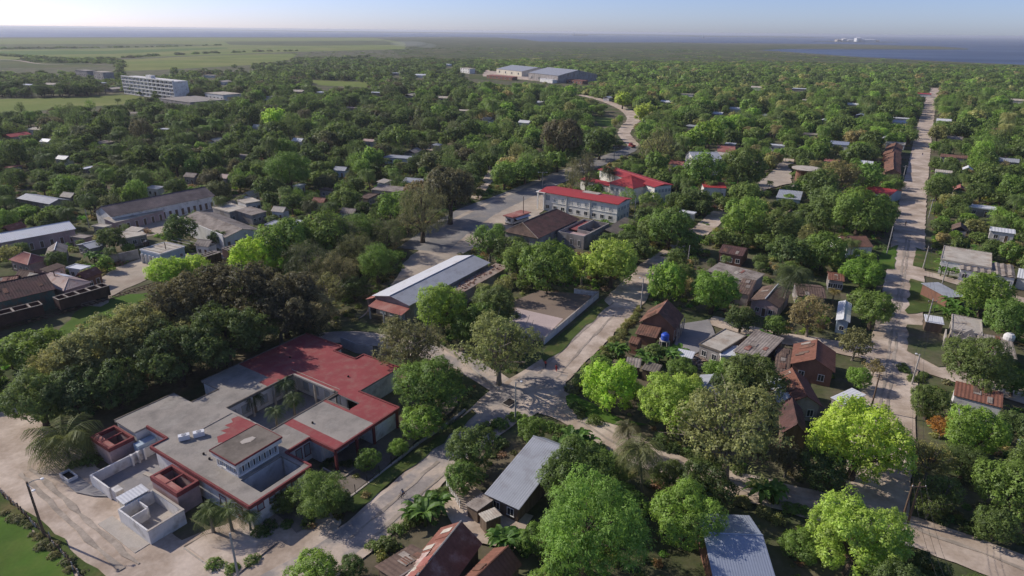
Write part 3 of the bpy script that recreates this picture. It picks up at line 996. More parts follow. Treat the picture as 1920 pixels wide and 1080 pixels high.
def rim_line(x0, y0, x1, y1, w_=0.28, h=0.18):
    if abs(x1 - x0) > abs(y1 - y0):
        rim.box(min(x0, x1), y0 - w_ / 2, ZR - 0.34, max(x0, x1), y0 + w_ / 2, ZR + h)
    else:
        rim.box(x0 - w_ / 2, min(y0, y1), ZR - 0.33, x0 + w_ / 2, max(y0, y1), ZR + h + 0.003)


for s_ in [(0, 0, 9.9, 0), (0, 0, 0, 22.5), (9.9, 0, 9.9, 5.4), (9.9, 5.4, 14.2, 5.4), (14.2, 0, 14.2, 5.4), (14.2, 0, 27.6, 0), (27.6, 0, 27.6, 9), (2.5, 22.5, 2.5, 28.0),
           (0.0, 22.5, 2.5, 22.5), (35.3, 17.8, 35.3, 23.5), (35.3, 23.5, 37.4, 23.5), (35.3, 17.8, 37.4, 17.8), (37.4, 23.5, 37.4, 33.7), (37.4, 9, 37.4, 17.8)]:
    rim = MB()
    rim_line(*s_)
    rim.build('roof_rim', 'red_trim', roof)
for s_ in [(12.3, 11.7, 25.4, 11.7), (12.3, 22.7, 25.4, 22.7), (25.4, 11.7, 25.4, 22.7), (0.6, 33.7, 10.2, 33.7), (15.0, 33.7, 37.4, 33.7), (10.2, 28.8, 15.0, 28.8), (22.8, 6.2, 22.8, 11.3),
           (22.8, 11.3, 25.1, 11.3)]:
    rim = MB()
    rim_line(*s_, w_=0.2, h=0.1)
    rim.build('roof_rim', 'dark_concrete', roof)
rim = MB()
rim.box(25.0, 12.2, ZR + 0.02, 25.25, 22.2, ZR + 0.35)
rim.build('roof_curb', 'pale_concrete', roof)
for k, (x, y, r_) in enumerate([(5.5, 26.5, 2.2), (8.5, 22, 1.6), (4.2, 15.5, 1.3), (1.4, 9.5, .9), (18.5, 5.5, 1.5), (20.5, 9, 1.2), (13, 26, 1.4), (8, 31, 1.6), (17.5, 30, 1.5), (12.2, 8.6, .9)]):
    st_ = MB()
    st_.prism([(x + r_ * (1 + .35 * math.sin(a * 2.3 + k) + .2 * math.sin(a * 5 + k)) * math.cos(a), y + r_ * .7 * (1 + .3 * math.cos(a * 3 + k)) * math.sin(a)) for a in [i * math.pi / 9 for i in range(18)]], ZR + .004, ZR + .009)
    st_.build('roof_stain', 'stained_concrete', roof)
for x, y in [(3.2, 14.6), (4.6, 14.2), (3.0, 12.9), (17, 8), (30, 14), (29, 28)]:
    st_ = MB()
    st_.lathe([(.16, 0), (.16, .22), (.1, .3)], 8, (x, y, ZR + .015))
    st_.build('roof_vent', 'dark_opening', roof)
# walls under the slab
wl = MB()
T = ZR - 0.285
for a, b_, c, d in [(0.5, 0.4, 9.5, 0.65), (0.4, 0.4, 0.65, 22.2), (9.3, 0.65, 9.55, 5.2), (9.55, 5.9, 14.6, 6.15), (14.6, 3.6, 14.85, 6.15), (14.85, 3.4, 22.0, 3.65), (22.0, 0.5, 22.25, 3.65),
                    (22.25, 0.5, 27.2, 0.75), (27.2, 0.5, 27.45, 9.2), (27.45, 9.2, 37.0, 9.45), (36.9, 9.45, 37.15, 17.5), (34.9, 17.5, 37.0, 17.75), (34.9, 17.75, 35.1, 23.6), (35.1, 23.6, 37.2, 23.8),
                    (36.9, 23.8, 37.15, 33.2), (15.2, 33.2, 36.9, 33.45), (15.2, 28.9, 15.4, 33.2), (10.0, 29.0, 15.2, 29.25), (9.8, 29.0, 10.0, 33.2), (0.8, 33.2, 9.8, 33.45), (0.8, 28.2, 1.0, 33.2),
                    (1.0, 28.2, 2.9, 28.4), (2.7, 22.2, 2.9, 28.2), (0.65, 22.2, 2.7, 22.4),
                    (11.0, 10.6, 11.25, 23.6), (11.25, 23.4, 26.6, 23.65), (26.4, 10.8, 26.65, 23.4), (11.25, 10.6, 22.4, 10.85), (2.4, 5.6, 9.3, 5.85)]:
    wl.box(a, b_, 0, c, d, T)
wl.build('wall', 'white_wall', school)
cm = MB()
for x, y in [(12.5, 22.5), (16.7, 22.5), (21, 22.5), (12.5, 17.3), (25.2, 17.2), (12.5, 12.0), (18.8, 12.0), (25.2, 12.0), (25.2, 22.5)]:
    c_ = MB()
    c_.box(x - .15, y - .15, 0, x + .15, y + .15, T)
    c_.build('column', 'pale_concrete', school)
for x, y in [(14.45, 0.3), (27.3, 0.3), (22.1, 0.3), (18.6, 0.3), (9.7, 5.2), (9.6, 0.2)]:
    c_ = MB()
    c_.box(x - .17, y - .17, 0, x + .17, y + .17, T)
    c_.build('column', 'red_trim', school)
fl = MB()
fl.box(12.0, 11.0, 0.1, 26.2, 23.3, 0.14)
fl.build('courtyard_floor', 'paved_yard', school)
fl = MB()
fl.box(2.6, 0.8, 0.1, 9.2, 5.5, 0.14)
fl.build('courtyard_floor', 'paved_yard', school)
fl = MB()
fl.box(14.9, 0.3, 0.1, 27.0, 3.3, 0.25)
fl.build('terrace_floor', 'dark_concrete', school)
for q in (20.2, 24.6):
    pass
window(school, 20.4, 3.397, 0.25, 1.4, 2.4, 's', 'door', 'red_trim', 'lilac_door')
window(school, 18.0, 3.397, 1.0, 1.6, 1.5, 's', 'louvre', 'red_trim')
for q in (23.6, 25.6):
    window(school, q, 0.497, 2.3, 1.2, .8, 's', 'louvre', 'white_wall', 'white_wall')
for q in (10.6, 12.4, 13.9):
    window(school, q, 5.897, 1.0, 1.1, 1.9, 's', 'louvre', 'red_trim')
for q in (1.8, 3.6, 5.4, 7.2):
    window(school, q, 0.397, 2.2, 1.0, 1.0, 's', 'louvre', 'red_trim')
for q in (13.5, 16, 19.5, 22, 24.5):
    window(school, q, 23.397, 0.9, 1.5, 1.6, 's', 'louvre', 'pale_concrete')
for q in (13, 15.5, 18.5, 21):
    window(school, 26.397, q, 0.9, 1.4, 1.6, 'w', 'louvre', 'pale_concrete')
for q in (3.0, 6.5):
    window(school, 0.397, q, 1.0, 1.5, 1.5, 'w', 'louvre', 'red_trim')
# raised room on the roof
tw = MB()
tw.box(2.75, 6.0, ZR + .006, 9.3, 10.7, ZR + 0.35)
tw.box(2.75, 6.0, ZR + 1.5, 9.3, 10.7, ZR + 2.6)
for x, y in [(2.75, 6.0), (9.1, 6.0), (2.75, 10.5), (9.1, 10.5)]:
    tw.box(x, y, ZR + .35, x + .2, y + .2, ZR + 1.5)
tw.box(3.0, 6.3, ZR + .35, 9.0, 10.4, ZR + 1.5, 1)
rr = tw.build('raised_room', ['white_wall', 'dark_opening'], school)
for i in range(7):
    window(rr, 3.35 + i * .86, 6.28, ZR + .4, 0.6, 1.0, 's', 'louvre', 'white_wall')
for i in range(5):
    window(rr, 2.98, 6.6 + i * .86, ZR + .4, 0.6, 1.0, 'w', 'louvre', 'white_wall')
cp = MB()
cp.box(2.3, 5.5, ZR + 2.603, 9.75, 11.1, ZR + 2.72)
cp.build('roof_slab', 'dark_concrete', rr)
cp = MB()
wall_box(cp, 2.24, 5.44, 9.81, 11.16, ZR + 2.5, ZR + 2.78, 0.09)
cp.build('roof_rim', 'red_trim', rr)
cp = MB()
wall_box(cp, 2.35, 5.55, 9.7, 11.05, ZR + 1.85, ZR + 2.5, 0.12)
cp.build('fascia', 'white_wall', rr)
cp = MB()
cp.prism([(5.6, 8.6), (6.6, 8.1), (7.6, 8.3), (7.5, 9.0), (6.5, 9.4), (5.7, 9.3)], ZR + 2.724, ZR + 2.75)
cp.build('roof_patch', 'pale_concrete', rr)
# lower red framed annexes: open beams round light wells
def frame_well(x0, y0, x1, y1, zt, zwall):
    f_ = MB()
    wall_box(f_, x0, y0, x1, y1, zwall, zt, 0.35)
    f_.box(x0 + .36, y0 + (y1 - y0) * .5 - .1, zt - .25, x1 - .36, y0 + (y1 - y0) * .5 + .1, zt - .02)
    o_ = f_.build('beam_frame', 'red_trim', school)
    w2 = MB()
    wall_box(w2, x0 + .07, y0 + .07, x1 - .07, y1 - .07, 0, zwall, 0.22)
    w2.build('annex_wall', 'pink_wall', school)
    f2 = MB()
    f2.box(x0 + .4, y0 + .4, 0.05, x1 - .4, y1 - .4, 0.2)
    f2.build('annex_floor', 'pale_concrete', school)
    e = MB()
    e.box(x0 + .36, y0 + .36, zt - .14, x0 + 1.1, y1 - .36, zt - .08)
    e.build('ledge', 'faded_red', school)


frame_well(-3.4, 10.5, -0.2, 16.8, 3.6, 2.9)
frame_well(-3.2, 28.1, 0.5, 33.6, 3.3, 2.7)
# low white walled shelter in front, open to the sky
sh = thing('walled_shelter', 'small roofless white walled enclosure beside the sandy track', 'shelter', SP(-8.5, 8.5), S_A)
s2 = MB()
wall_box(s2, 0, 0, 4.7, 7.2, 0, 2.2, 0.2)
s2.box(0.2, 4.5, 0, 2.3, 4.65, 2.0)
s2.box(2.4, 4.65, 0, 2.55, 7.0, 2.0)
s2.build('wall', 'white_wall', sh)
s2 = MB()
s2.box(0.2, 0.2, 0.0, 4.5, 7.0, 0.3)
s2.build('floor', 'pale_concrete', sh)
s2 = MB()
s2.box(-0.05, -0.05, 2.203, 4.75, 0.26, 2.3)
s2.box(4.45, .263, 2.203, 4.75, 7.25, 2.3)
s2.build('coping', 'pale_concrete', sh)
s2 = MB()
s2.box(-1.9, 0.3, 0, -0.02, 9.2, 0.22)
s2.build('step', 'pale_concrete', sh)
s2 = MB()
s2.box(1.0, 7.3, 0, 4.0, 8.9, 2.3)
cb = s2.build('cubicle', 'cream_wall', sh)
s2 = MB()
s2.slope((0.8, 7.2, 2.42), (4.2, 7.2, 2.42), (4.2, 9.1, 2.62), (0.8, 9.1, 2.62), 0.4, 0.03, 0.05)
s2.build('roof_sheet', 'white_sheet', cb)
# yard walls
yw = thing('yard_wall', 'chipped white wall round the paved school yard', 'wall', SP(-7.0, 26.0), S_A)
y2 = MB()
y2.box(0, 0, 0, 9.2, 0.2, 2.0)
y2.build('wall_run', 'white_wall', yw)
y2 = MB()
y2.box(0, -5.0, 0, 0.2, -0.003, 2.1)
y2.build('wall_run', 'white_wall', yw)
y2 = MB()
y2.box(0.2, -6.4, 0, 1.2, -5.003, 1.9)
y2.build('gate_pier', 'white_wall', yw)
for i in range(3):
    y2 = MB()
    y2.box(5.4 + i * .9, -0.5, 0, 5.65 + i * .9, -0.003, 2.2)
    y2.build('buttress', 'white_wall', yw)
y2 = MB()
y2.box(6.9, 0.203, 0, 9.6, 1.6, 2.6)
y2.build('store', 'blue_wall', yw)
sheet('yard', [SP(-6.8, 17.2)[:2], SP(0.2, 17.2)[:2], SP(2.4, 22.6)[:2], SP(2.4, 26)[:2], SP(-6.8, 26)[:2], SP(-6.8, 21)[:2]], 'paved_yard', 'paved yard inside the chipped white wall', jit=.05)
sheet('pavement', [SP(-8.9, 31.0)[:2], SP(-9.0, 26.5)[:2], SP(-8.0, 23.6)[:2], SP(-6.6, 21.3)[:2], SP(-5.9, 21.4)[:2], SP(-7.1, 26.2)[:2], SP(-7.0, 30.5)[:2]], 'paved_yard', 'grey concrete ramp before the yard gate', jit=.05)
tb = thing('water_trough', 'dark open trough against the yard wall by the palm', 'trough', SP(-8.6, 29.4), S_A)
t2 = MB()
wall_box(t2, 0, 0, 1.3, 2.6, 0, 0.8, 0.12)
t2.build('wall', 'white_wall', tb)
t2 = MB()
t2.box(0.13, 0.13, 0.0, 1.17, 2.47, 0.45)
t2.build('water', 'dark_opening', tb)
bn = thing('bench', 'pale concrete bench slab standing in the paved school yard', 'bench', SP(-1.6, 20.2), S_A + 0.1)
b2 = MB()
b2.box(0, 0, 0.38, 0.6, 2.4, 0.48)
b2.build('seat', 'pale_concrete', bn)
for q in (.2, 2.0):
    b2 = MB()
    b2.box(.08, q, 0, .52, q + .2, .377)
    b2.build('leg', 'pale_concrete', bn)
# roof units
for i, (x, y, lb) in enumerate([(2.9, 20.2, 'white air cooler on the grey school roof, nearer of two'), (4.6, 19.2, 'white air cooler on the grey school roof, farther of two')]):
    ac = thing('air_conditioner', lb, 'air conditioner', SP(x, y, ZR + 0.003), S_A - .5, 'air coolers on the school roof')
    a2 = MB()
    a2.box(0, 0, 0.08, 1.5, .8, .82)
    a2.build('case', 'white_metal', ac)
    for fx in (.1, 1.25):
        a2 = MB()
        a2.box(fx, 0.1, 0, fx + .15, .7, .078)
        a2.build('foot', 'steel', ac)
    a2 = MB()
    a2.lathe([(0.34, 0), (0.34, 0.04), (0.28, 0.05), (0.05, 0.03)], 12, (0.75, .4, .823))
    a2.build('fan_grille', 'steel', ac)
pp = MB()
pp.tube([SP(5.5, 20.4, ZR + .06), SP(11.8, 20.6, ZR + .06), SP(12.1, 16, ZR + .06)], 0.05, 5)
tag(pp.build('pipe', 'pale_concrete'), 'thin pale pipe running over the grey school roof', 'pipe')
pp = MB()
pp.tube([SP(26.2, 12, ZR + .08), SP(26.2, 24, ZR + .08)], 0.05, 5)
tag(pp.build('pipe', 'pale_concrete'), 'thin pale pipe running over the red school roof', 'pipe')
for x in range(0, 36, 3):
    for y in range(0, 36, 3):
        if school_roof(x + .01, y + .01) and not (x > 26 and y < 24):
            KEEP.append(PX(SP(x, y, ZR)))
        STAND.append((*SP(x, y)[:2], 2.5))
for q in [(-8, 9), (-6, 12), (-5, 15), (-6, 22), (-3, 20), (-8, 26), (-2, 24), (-3, 12), (-2, 30), (18, 17), (15, 14), (23, 2), (18, 1)]:
    keep(SP(*q, 1.0), 2.5)

# ------------------------------------------------------------------ warehouse with the grey metal roof, its sunlit slope coloured white
WR = Rect((767.5, 573.3), (920, 492.5), (702, 552), 4.5)
wh = thing('warehouse', 'long warehouse with a grey gable roof whose far slope is whitened for sun glint', 'warehouse', WR.o, WR.rz)
L, D = WR.L, WR.D
mb = MB()
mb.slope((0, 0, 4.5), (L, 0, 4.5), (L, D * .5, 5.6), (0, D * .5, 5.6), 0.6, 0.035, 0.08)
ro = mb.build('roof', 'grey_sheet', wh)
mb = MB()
mb.slope((L, D, 4.5), (0, D, 4.5), (0, D * .5 + .02, 5.6), (L, D * .5 + .02, 5.6), 0.6, 0.035, 0.08)  # white sheet here stands in for sun glint on the far slope
tag(mb.build('roof', 'white_sheet', wh), 'roof slope whitened for sun glint', None)
mb = MB()
mb.tube([(0, D * .5, 5.65), (L, D * .5, 5.65)], .12, 5)
mb.build('ridge_cap', 'grey_sheet', ro)
mb = MB()
wall_box(mb, .5, .5, L - .5, D - .5, 0, 4.4, .25)
for x in (.5, L - .7):
    v = [(x, .5, 4.4), (x, D - .5, 4.4), (x, D * .5, 5.45)]
    v += [(x + .2, q[1], q[2]) for q in v]
    mb.add(v, [(0, 2, 1), (3, 4, 5), (0, 3, 5, 2), (1, 2, 5, 4), (0, 1, 4, 3)])
mb.build('wall', 'grey_wall', wh)
for q in (2.6, 5.4, 8.2):
    window(wh, .497, q, .6, 1.6, 2.2, 'w', 'door', 'white_wall', 'blue_wall')
for i in range(9):
    window(wh, 3 + i * 3.4, .497, 1.2, 1.5, 1.4, 's', 'louvre', 'white_wall')
# porch in front of the gable
mb = MB()
mb.slope((-2.6, D - 1, 3.1), (-2.6, 0.2, 3.1), (.45, .2, 3.7), (.45, D - 1, 3.7), .5, .04, .1)
po = mb.build('porch_roof', 'faded_red', wh)
for y in (.5, D / 2, D - 1.4):
    mb = MB()
    mb.box(-2.4, y, 0, -2.15, y + .25, 3.02)
    mb.build('post', 'white_wall', po)
# lean-tos along both eaves
mb = MB()
mb.slope((L - 1, D + 2.0, 3.2), (0, D + 2.0, 3.2), (0, D - .3, 4.0), (L - 1, D - .3, 4.0), .5, .05, .1)
ll = mb.build('lean_to_roof', 'faded_red', wh)
mb = MB()
mb.box(.3, D + 1.5, 0, L - 1.3, D + 1.7, 3.1)
mb.build('lean_to_wall', 'pink_wall', ll)
mb = MB()
mb.box(12.5, -4.2, 3.35, L + 2.5, 0.1, 3.6)
rl = mb.build('lean_to_roof', 'rubble', wh)
mb = MB()
mb.box(13, -3.9, 0, L + 2.2, -3.65, 3.34)
mb.box(L + 2.0, -3.65, 0, L + 2.2, .4, 3.34)
mb.build('lean_to_wall', 'grey_wall', rl)
rub = MB()
rr_ = random.Random(3)
for i in range(90):
    x, y, s_ = rr_.uniform(13.5, L + 1.6), rr_.uniform(-3.6, -.4), rr_.uniform(.08, .3)
    rub.box(x, y, 3.603, x + s_ * 1.6, y + s_, 3.603 + s_ * .7)
rub.build('rubble', 'brick_wall', rl)['kind'] = 'stuff'
guard(WR, 5.0, 5)
for q in range(14, 35, 4):
    keep(WR.P(q, -2, 3.6), 2)
    keep(WR.P(q - 12, D + 2.0, 2), 2)

# ------------------------------------------------------------------ hall with the brown tiled roof and its ruined rear wing
HR = Rect((1009, 447.5), (1070, 419), (936, 436), 4.5)
hall = thing('tiled_hall', 'old hall with a long dark brown tiled hip roof on the square', 'hall', HR.o, HR.rz)
HL, HD = HR.L * 1.32, HR.D
mb = MB()
ze, zr = 4.5, 7.2
yr = HD * .62
mb.slope((0, 0, ze), (HL, 0, ze), (HL - 2, yr, zr), (3.6, yr, zr), .5, .06, .12)
ro = mb.build('roof', 'dark_tile', hall)
mb = MB()
mb.slope((HL, HD, ze), (0, HD, ze), (3.6, yr + .01, zr), (HL - 2, yr + .01, zr), .5, .06, .12)
mb.slope((0, HD, ze), (0, 0, ze), (3.6, yr, zr), (3.6, yr + .01, zr), .5, .06, .12)
mb.slope((HL, 0, ze), (HL, HD, ze), (HL - 2, yr + .01, zr), (HL - 2, yr, zr), .5, .06, .12)
tag(mb.build('roof', 'old_tile', hall), 'paler brown roof slopes', None)  # these slopes get a paler tile than the near slope
mb = MB()
mb.tube([(3.6, yr, zr + .05), (HL - 2, yr, zr + .05)], .14, 5)
mb.tube([(0, 0, ze), (3.6, yr, zr)], .12, 5)
mb.tube([(0, HD, ze), (3.6, yr, zr)], .12, 5)
mb.build('ridge_cap', 'fibre_cement', ro)
mb = MB()
wall_box(mb, .6, .6, HL - .6, HD - .6, 0, 4.4, .25)
mb.build('wall', 'grey_wall', hall)
for i in range(3):
    window(hall, .597, .6 + (HD - 1.2) * (i + .5) / 3, .9, 1.3, 2.0, 'w', 'louvre', 'white_wall')
for i in range(6):
    window(hall, 3 + i * 4.2, .597, .9, 1.2, 2.0, 's', 'louvre', 'white_wall')
guard(Rect((1009, 447.5), (1070, 419), (936, 436), 4.5), 5.0, 4)
# roofless rear wing
rw = thing('ruined_wing', 'roofless grey plastered wing with reddish floor behind the brown tiled hall', 'ruin', HR.P(HR.L * .55, -9.3), HR.rz)
mb = MB()
wall_box(mb, 0, 0, 17, 9.0, 0, 4.2, .3)
mb.box(6, .3, 0, 6.3, 5.5, 3.9)
mb.box(6.3, 5.2, 0, 16.7, 5.5, 4.6)
mb.box(11.5, .3, 0, 11.8, 5.2, 3.2)
mb.build('wall', 'grey_wall', rw)
mb = MB()
mb.box(.32, .32, 2.8, 5.98, 8.68, 2.95)
mb.build('floor_slab', 'pink_wall', rw)
mb = MB()
mb.box(6.32, 5.52, 3.4, 16.6, 8.66, 3.6)
mb.build('floor_slab', 'red_paint', rw)
mb = MB()
mb.slope((6.5, -.3, 3.0), (16.5, -.3, 3.0), (16.5, 1.6, 3.5), (6.5, 1.6, 3.5), .5, .05, .06)
mb.build('roof_sheet', 'fibre_cement', rw)
for i in range(4):
    window(rw, 7.4 + i * 2.6, -.003, .9, .9, 1.6, 's', 'glass', 'white_wall', 'dark_opening')
for i in range(3):
    window(rw, -.003, 1.6 + i * 2.6, .9, .9, 1.8, 'w', 'glass', 'white_wall', 'dark_opening')
for i in range(4):
    for j in range(3):
        keep(HR.P(HR.L * .55 + i * 5, -9 + j * 3.5, 3.5), 3)
rb = thing('lean_to', 'dark fibre sheet lean-to along the ruined wing', 'shed', HR.P(HR.L * .55 + 12, -14.2), HR.rz + .04)
mb = MB()
mb.slope((0, 0, 2.6), (17, 0, 2.6), (17, 4.2, 3.6), (0, 4.2, 3.6), .5, .05, .08)
mb.build('roof', 'dark_concrete', rb)
mb = MB()
mb.box(.3, .3, 0, 16.7, .5, 2.5)
mb.box(.3, .5, 0, .5, 4.0, 2.5)
mb.build('wall', 'grey_wall', rb)

# ------------------------------------------------------------------ two storey white building with bright red roofs
FR = Rect((1010, 357), (1160, 382), (1036.6, 346.7), 7.0)
fb = thing('two_storey_building', 'white two storey building under a bright red low roof with white columns', 'office building', FR.o, FR.rz)
L, D = FR.L, FR.D
mb = MB()
mb.slope((0, 0, 6.7), (L, 0, 6.7), (L, D * .5, 7.4), (0, D * .5, 7.4), .8, .04, .18)
mb.slope((L, D, 6.7), (0, D, 6.7), (0, D * .5 + .01, 7.4), (L, D * .5 + .01, 7.4), .8, .04, .18)
ro = mb.build('roof', 'red_sheet', fb)
mb = MB()
mb.box(L * .46, D * .52, 7.2, L * .66, D * .8, 7.5)
mb.build('skylight', 'pale_concrete', ro)
mb = MB()
mb.box(-.9, -.5, 6.35, 3.0, D * .45, 6.6)
mb.build('porch_slab', 'white_plaster', fb)
mb = MB()
wall_box(mb, 2.2, .6, L - .6, D - .6, 0, 6.45, .3)
mb.box(2.2, .45, 3.2, L - .6, .597, 3.45)
mb.build('wall', 'white_plaster', fb)
for i in range(9):
    x = 3.6 + i * (L - 5.4) / 8.4
    window(fb, x, .597, 3.9, 1.9 if i in (0, 6) else 1.3, 1.9 if i in (0, 6) else 1.2, 's', 'louvre', 'white_plaster')
    window(fb, x, .597, .9, 1.5, 1.3, 's', 'glass', 'white_plaster')
for i in range(4):
    window(fb, L - .597, .6 + (D - 1.2) * (i + .5) / 4, 3.9, 1.3, 1.3, 'e', 'louvre', 'white_plaster')
    window(fb, L - .597, .6 + (D - 1.2) * (i + .5) / 4, .9, 1.3, 1.3, 'e', 'louvre', 'white_plaster')
for x, y in [(-.5, -.2), (-.5, 4.5), (2.0, -.1)]:
    mb = MB()
    mb.box(x, y, 0, x + .5, y + .5, 6.34)
    mb.build('column', 'white_plaster', fb)
for i in (3, 6):
    mb = MB()
    mb.box(3.0 + i * (L - 5.4) / 8.4 - 1.2, .35, 0, 3.3 + i * (L - 5.4) / 8.4 - 1.2, .594, 6.4)
    mb.build('pilaster', 'white_plaster', fb)
guard(FR, 7, 4)
for i in range(7):
    keep(FR.P(FR.L * i / 6, 0, 3.5))
    keep(FR.P(FR.L * i / 6, -.2, 1.5))
    keep(FR.P(FR.L * i / 6, -4.5, .5), 4)
# rear block and the pyramid roofed pavilion are joined to it
BR = Rect((1121, 316), (1227.5, 349.4), (1146, 310), 7.0)
bb = thing('rear_block', 'rear white block under the farthest bright red roof', 'office building', BR.o, BR.rz)
L, D = BR.L, BR.D
ro = roof_on(bb, 'gable_x', L, D, 6.7, .7, 'red_sheet', .8, .04, .18)
mb = MB()
wall_box(mb, .6, .6, L - .6, D - .6, 0, 6.55, .3)
mb.build('wall', 'white_plaster', bb)
for i in range(8):
    window(bb, 2.2 + i * (L - 4) / 7.3, .597, 4.2, 1.3, 1.3, 's', 'louvre', 'white_plaster')
for i in range(5):
    window(bb, L - .597, .6 + (D - 1.2) * (i + .5) / 5, 4.2, 1.3, 1.3, 'e', 'louvre', 'white_plaster')
    window(bb, L - .597, .6 + (D - 1.2) * (i + .5) / 5, 1.0, 1.3, 1.3, 'e', 'louvre', 'white_plaster')
guard(BR, 7, 4)
PR = Rect((1138, 343), (1187, 354), (1175, 334), 6.0)
pv_ = thing('pavilion', 'square pavilion with a red pyramid roof between two red roofed blocks', 'pavilion', PR.o, PR.rz)
q = max(PR.L, 12)
roof_on(pv_, 'hip', q, q, 6.0, 3.2, 'red_sheet', .8, .04, .15)
mb = MB()
wall_box(mb, .8, .8, q - .8, q - .8, 0, 5.9, .3)
mb.build('wall', 'white_plaster', pv_)
for i in range(4):
    window(pv_, 2.2 + i * 2.4, .797, 3.4, 1.4, 1.4, 's', 'louvre', 'white_plaster')
mb = MB()
mb.slope((-16, 1.5, 4.6), (-.4, 1.5, 4.6), (-.4, 5.5, 5.0), (-16, 5.5, 5.0), .8, .04, .15)
lk = mb.build('link_roof', 'red_sheet', pv_)
mb = MB()
mb.box(-15.5, 2.0, 0, -.5, 5.0, 4.5)
mb.build('link_wall', 'white_plaster', lk)
guard(PR, 7.5, 4)
for i in range(5):
    keep(PR.P(-15 + i * 3.5, 3, 5), 3)
# ------------------------------------------------------------------ houses near the streets
S1 = ('s', 3, 0.9, 1.2, 1.2)
DOOR = ('s', 1, 0.05, 1.0, 2.1, 'door')
house('cottage', 'wooden cottage under a big grey metal roof with a tree shadow on it', (908, 926), (973, 956), (1056, 834), 2.9, 'gable_x', 2.0, 'grey_sheet', 'wood_wall', .5, None, [('s', 2, .9, 1.1, 1.2), ('w', 2, .9, 1, 1.2)], ridge_at=.8, pitch=.35, amp=.025, cap='grey_sheet')
house('shed', 'low grey sheet lean-to at the lower end of the grey roofed cottage', (872, 946), (895, 962), (920, 936), 2.2, 'shed_x', .3, 'fibre_cement', 'wood_wall', .2, None, [], cat='shed', pitch=.35, amp=.03)
house('shed', 'small weathered sheet roof at the lean-to of the grey roofed cottage', (897, 963), (908, 977), (930, 954), 2.4, 'shed_x', .2, 'pale_sheet', 'wood_wall', .15, None, [], cat='shed', pitch=.35, amp=.03)
h_, R_, ro = house('cottage', 'cottage with a rust red patchwork sheet roof at the lower edge', (742, 1090), (827, 989), (897, 1030), 3.0, 'gable_x', 2.2, 'rust_sheet', 'wood_wall', .4, None, [S1], pitch=.4, amp=.03, cap='pale_concrete')
for i, (x, y, mt) in enumerate([(.62, .06, 'pink_sheet'), (.72, .20, 'pale_sheet'), (.84, .08, 'pale_sheet'), (.93, .05, 'pink_sheet'), (.55, .1, 'pink_sheet'), (.78, .33, 'rust_sheet'), (.9, .26, 'faded_red'), (.66, .3, 'faded_red')]):
    L, D = R_.L, R_.D
    x0, y0 = L * x, D * y
    sl = 2.2 / (D * .5)
    mb = MB()
    k = .09 + .013 * i
    mb.slope((x0, y0, 3.0 + sl * y0 + k), (x0 + 1.7, y0, 3.0 + sl * y0 + k), (x0 + 1.7, y0 + 1.25, 3.0 + sl * (y0 + 1.25) + k), (x0, y0 + 1.25, 3.0 + sl * (y0 + 1.25) + k), .4, .03, .02)
    mb.build('roof_sheet', mt, ro)
house('cottage', 'dark brown tiled wing left of the rust red patchwork roof', (702, 1062), (772, 1020), (800, 1090), 2.7, 'gable_x', 1.3, 'old_tile', 'wood_wall', .3, None, [], ridge_at=.75, cap='pale_concrete')
house('cottage', 'mossy red tiled roof at the lower edge right of the rust red patchwork roof', (866, 1084), (927, 1027), (972, 1066), 2.8, 'gable_x', 1.5, 'red_tile', 'wood_wall', .3, None, [])
house('shed', 'shed with a pale blue shiny metal roof at lower edge beside a yellow tree', (1338, 1088), (1458, 1094), (1440, 968), 3.2, 'gable_x', 1.3, 'blue_sheet', 'brick_wall', .4, None, [], cat='shed', pitch=.3, amp=.02, ridge_at=.55)
h_, R_, ro = house('brick_house', 'brick house under a steep brown tiled gable roof at the street corner', (1198, 604), (1267, 618), (1287, 593), 3.4, 'gable_y', 3.0, 'brown_tile', 'brick_wall', .5, None, [('s', 2, 1, 1.1, 1.3), ('e', 3, .4, .9, 2.0, 'door')], cap='rust_sheet')
for i in range(4):
    mb = MB()
    mb.box(R_.L + .2, .8 + i * (R_.D - 1.8) / 3, 0, R_.L + .4, 1.0 + i * (R_.D - 1.8) / 3, 3.2)
    mb.build('column', 'pale_concrete', h_)
mb = MB()
mb.slope((.3, -3.6, 2.3), (R_.L * .62, -3.6, 2.3), (R_.L * .62, .3, 3.1), (.3, .3, 3.1), .5, .05, .1)
po = mb.build('porch_roof', 'brown_tile', h_)
mb = MB()
mb.box(.6, -3.2, 0, R_.L * .58, -3.0, 2.2)
mb.box(.6, -3.0, 0, .8, .4, 2.2)
mb.build('porch_wall', 'brick_wall', po)
house('shed', 'small tiled shed between the brown brick house and the bananas', (1178, 642), (1192, 646), (1195, 634), 2.3, 'gable_x', .8, 'brown_tile', 'brick_wall', .2, None, [], cat='shed')
house('flat_house', 'flat roofed grey house with pale striped roof slabs by the paved courtyard', (1311, 645), (1351, 660), (1376, 622), 3.1, 'flat', 0, 'pale_sheet', 'grey_wall', .1, None, [('s', 2, .9, 1.1, 1.2), ('w', 3, .9, 1.1, 1.2)], cap='dark_concrete')
house('flat_house', 'small house with a bright white flat roof slab before the brown sheet roof', (1352, 667), (1398, 669), (1411, 651), 2.7, 'flat', 0, 'white_sheet', 'cream_wall', .1, None, [('s', 2, .9, 1, 1.1)], cap='white_sheet')
house('house', 'house with a wide brown fibre sheet roof beside the white flat roof slab', (1374, 658), (1430, 676), (1452, 633), 3.2, 'shed', .5, 'fibre_cement', 'wood_wall', .3, None, [('e', 2, .9, 1.1, 1.2)])
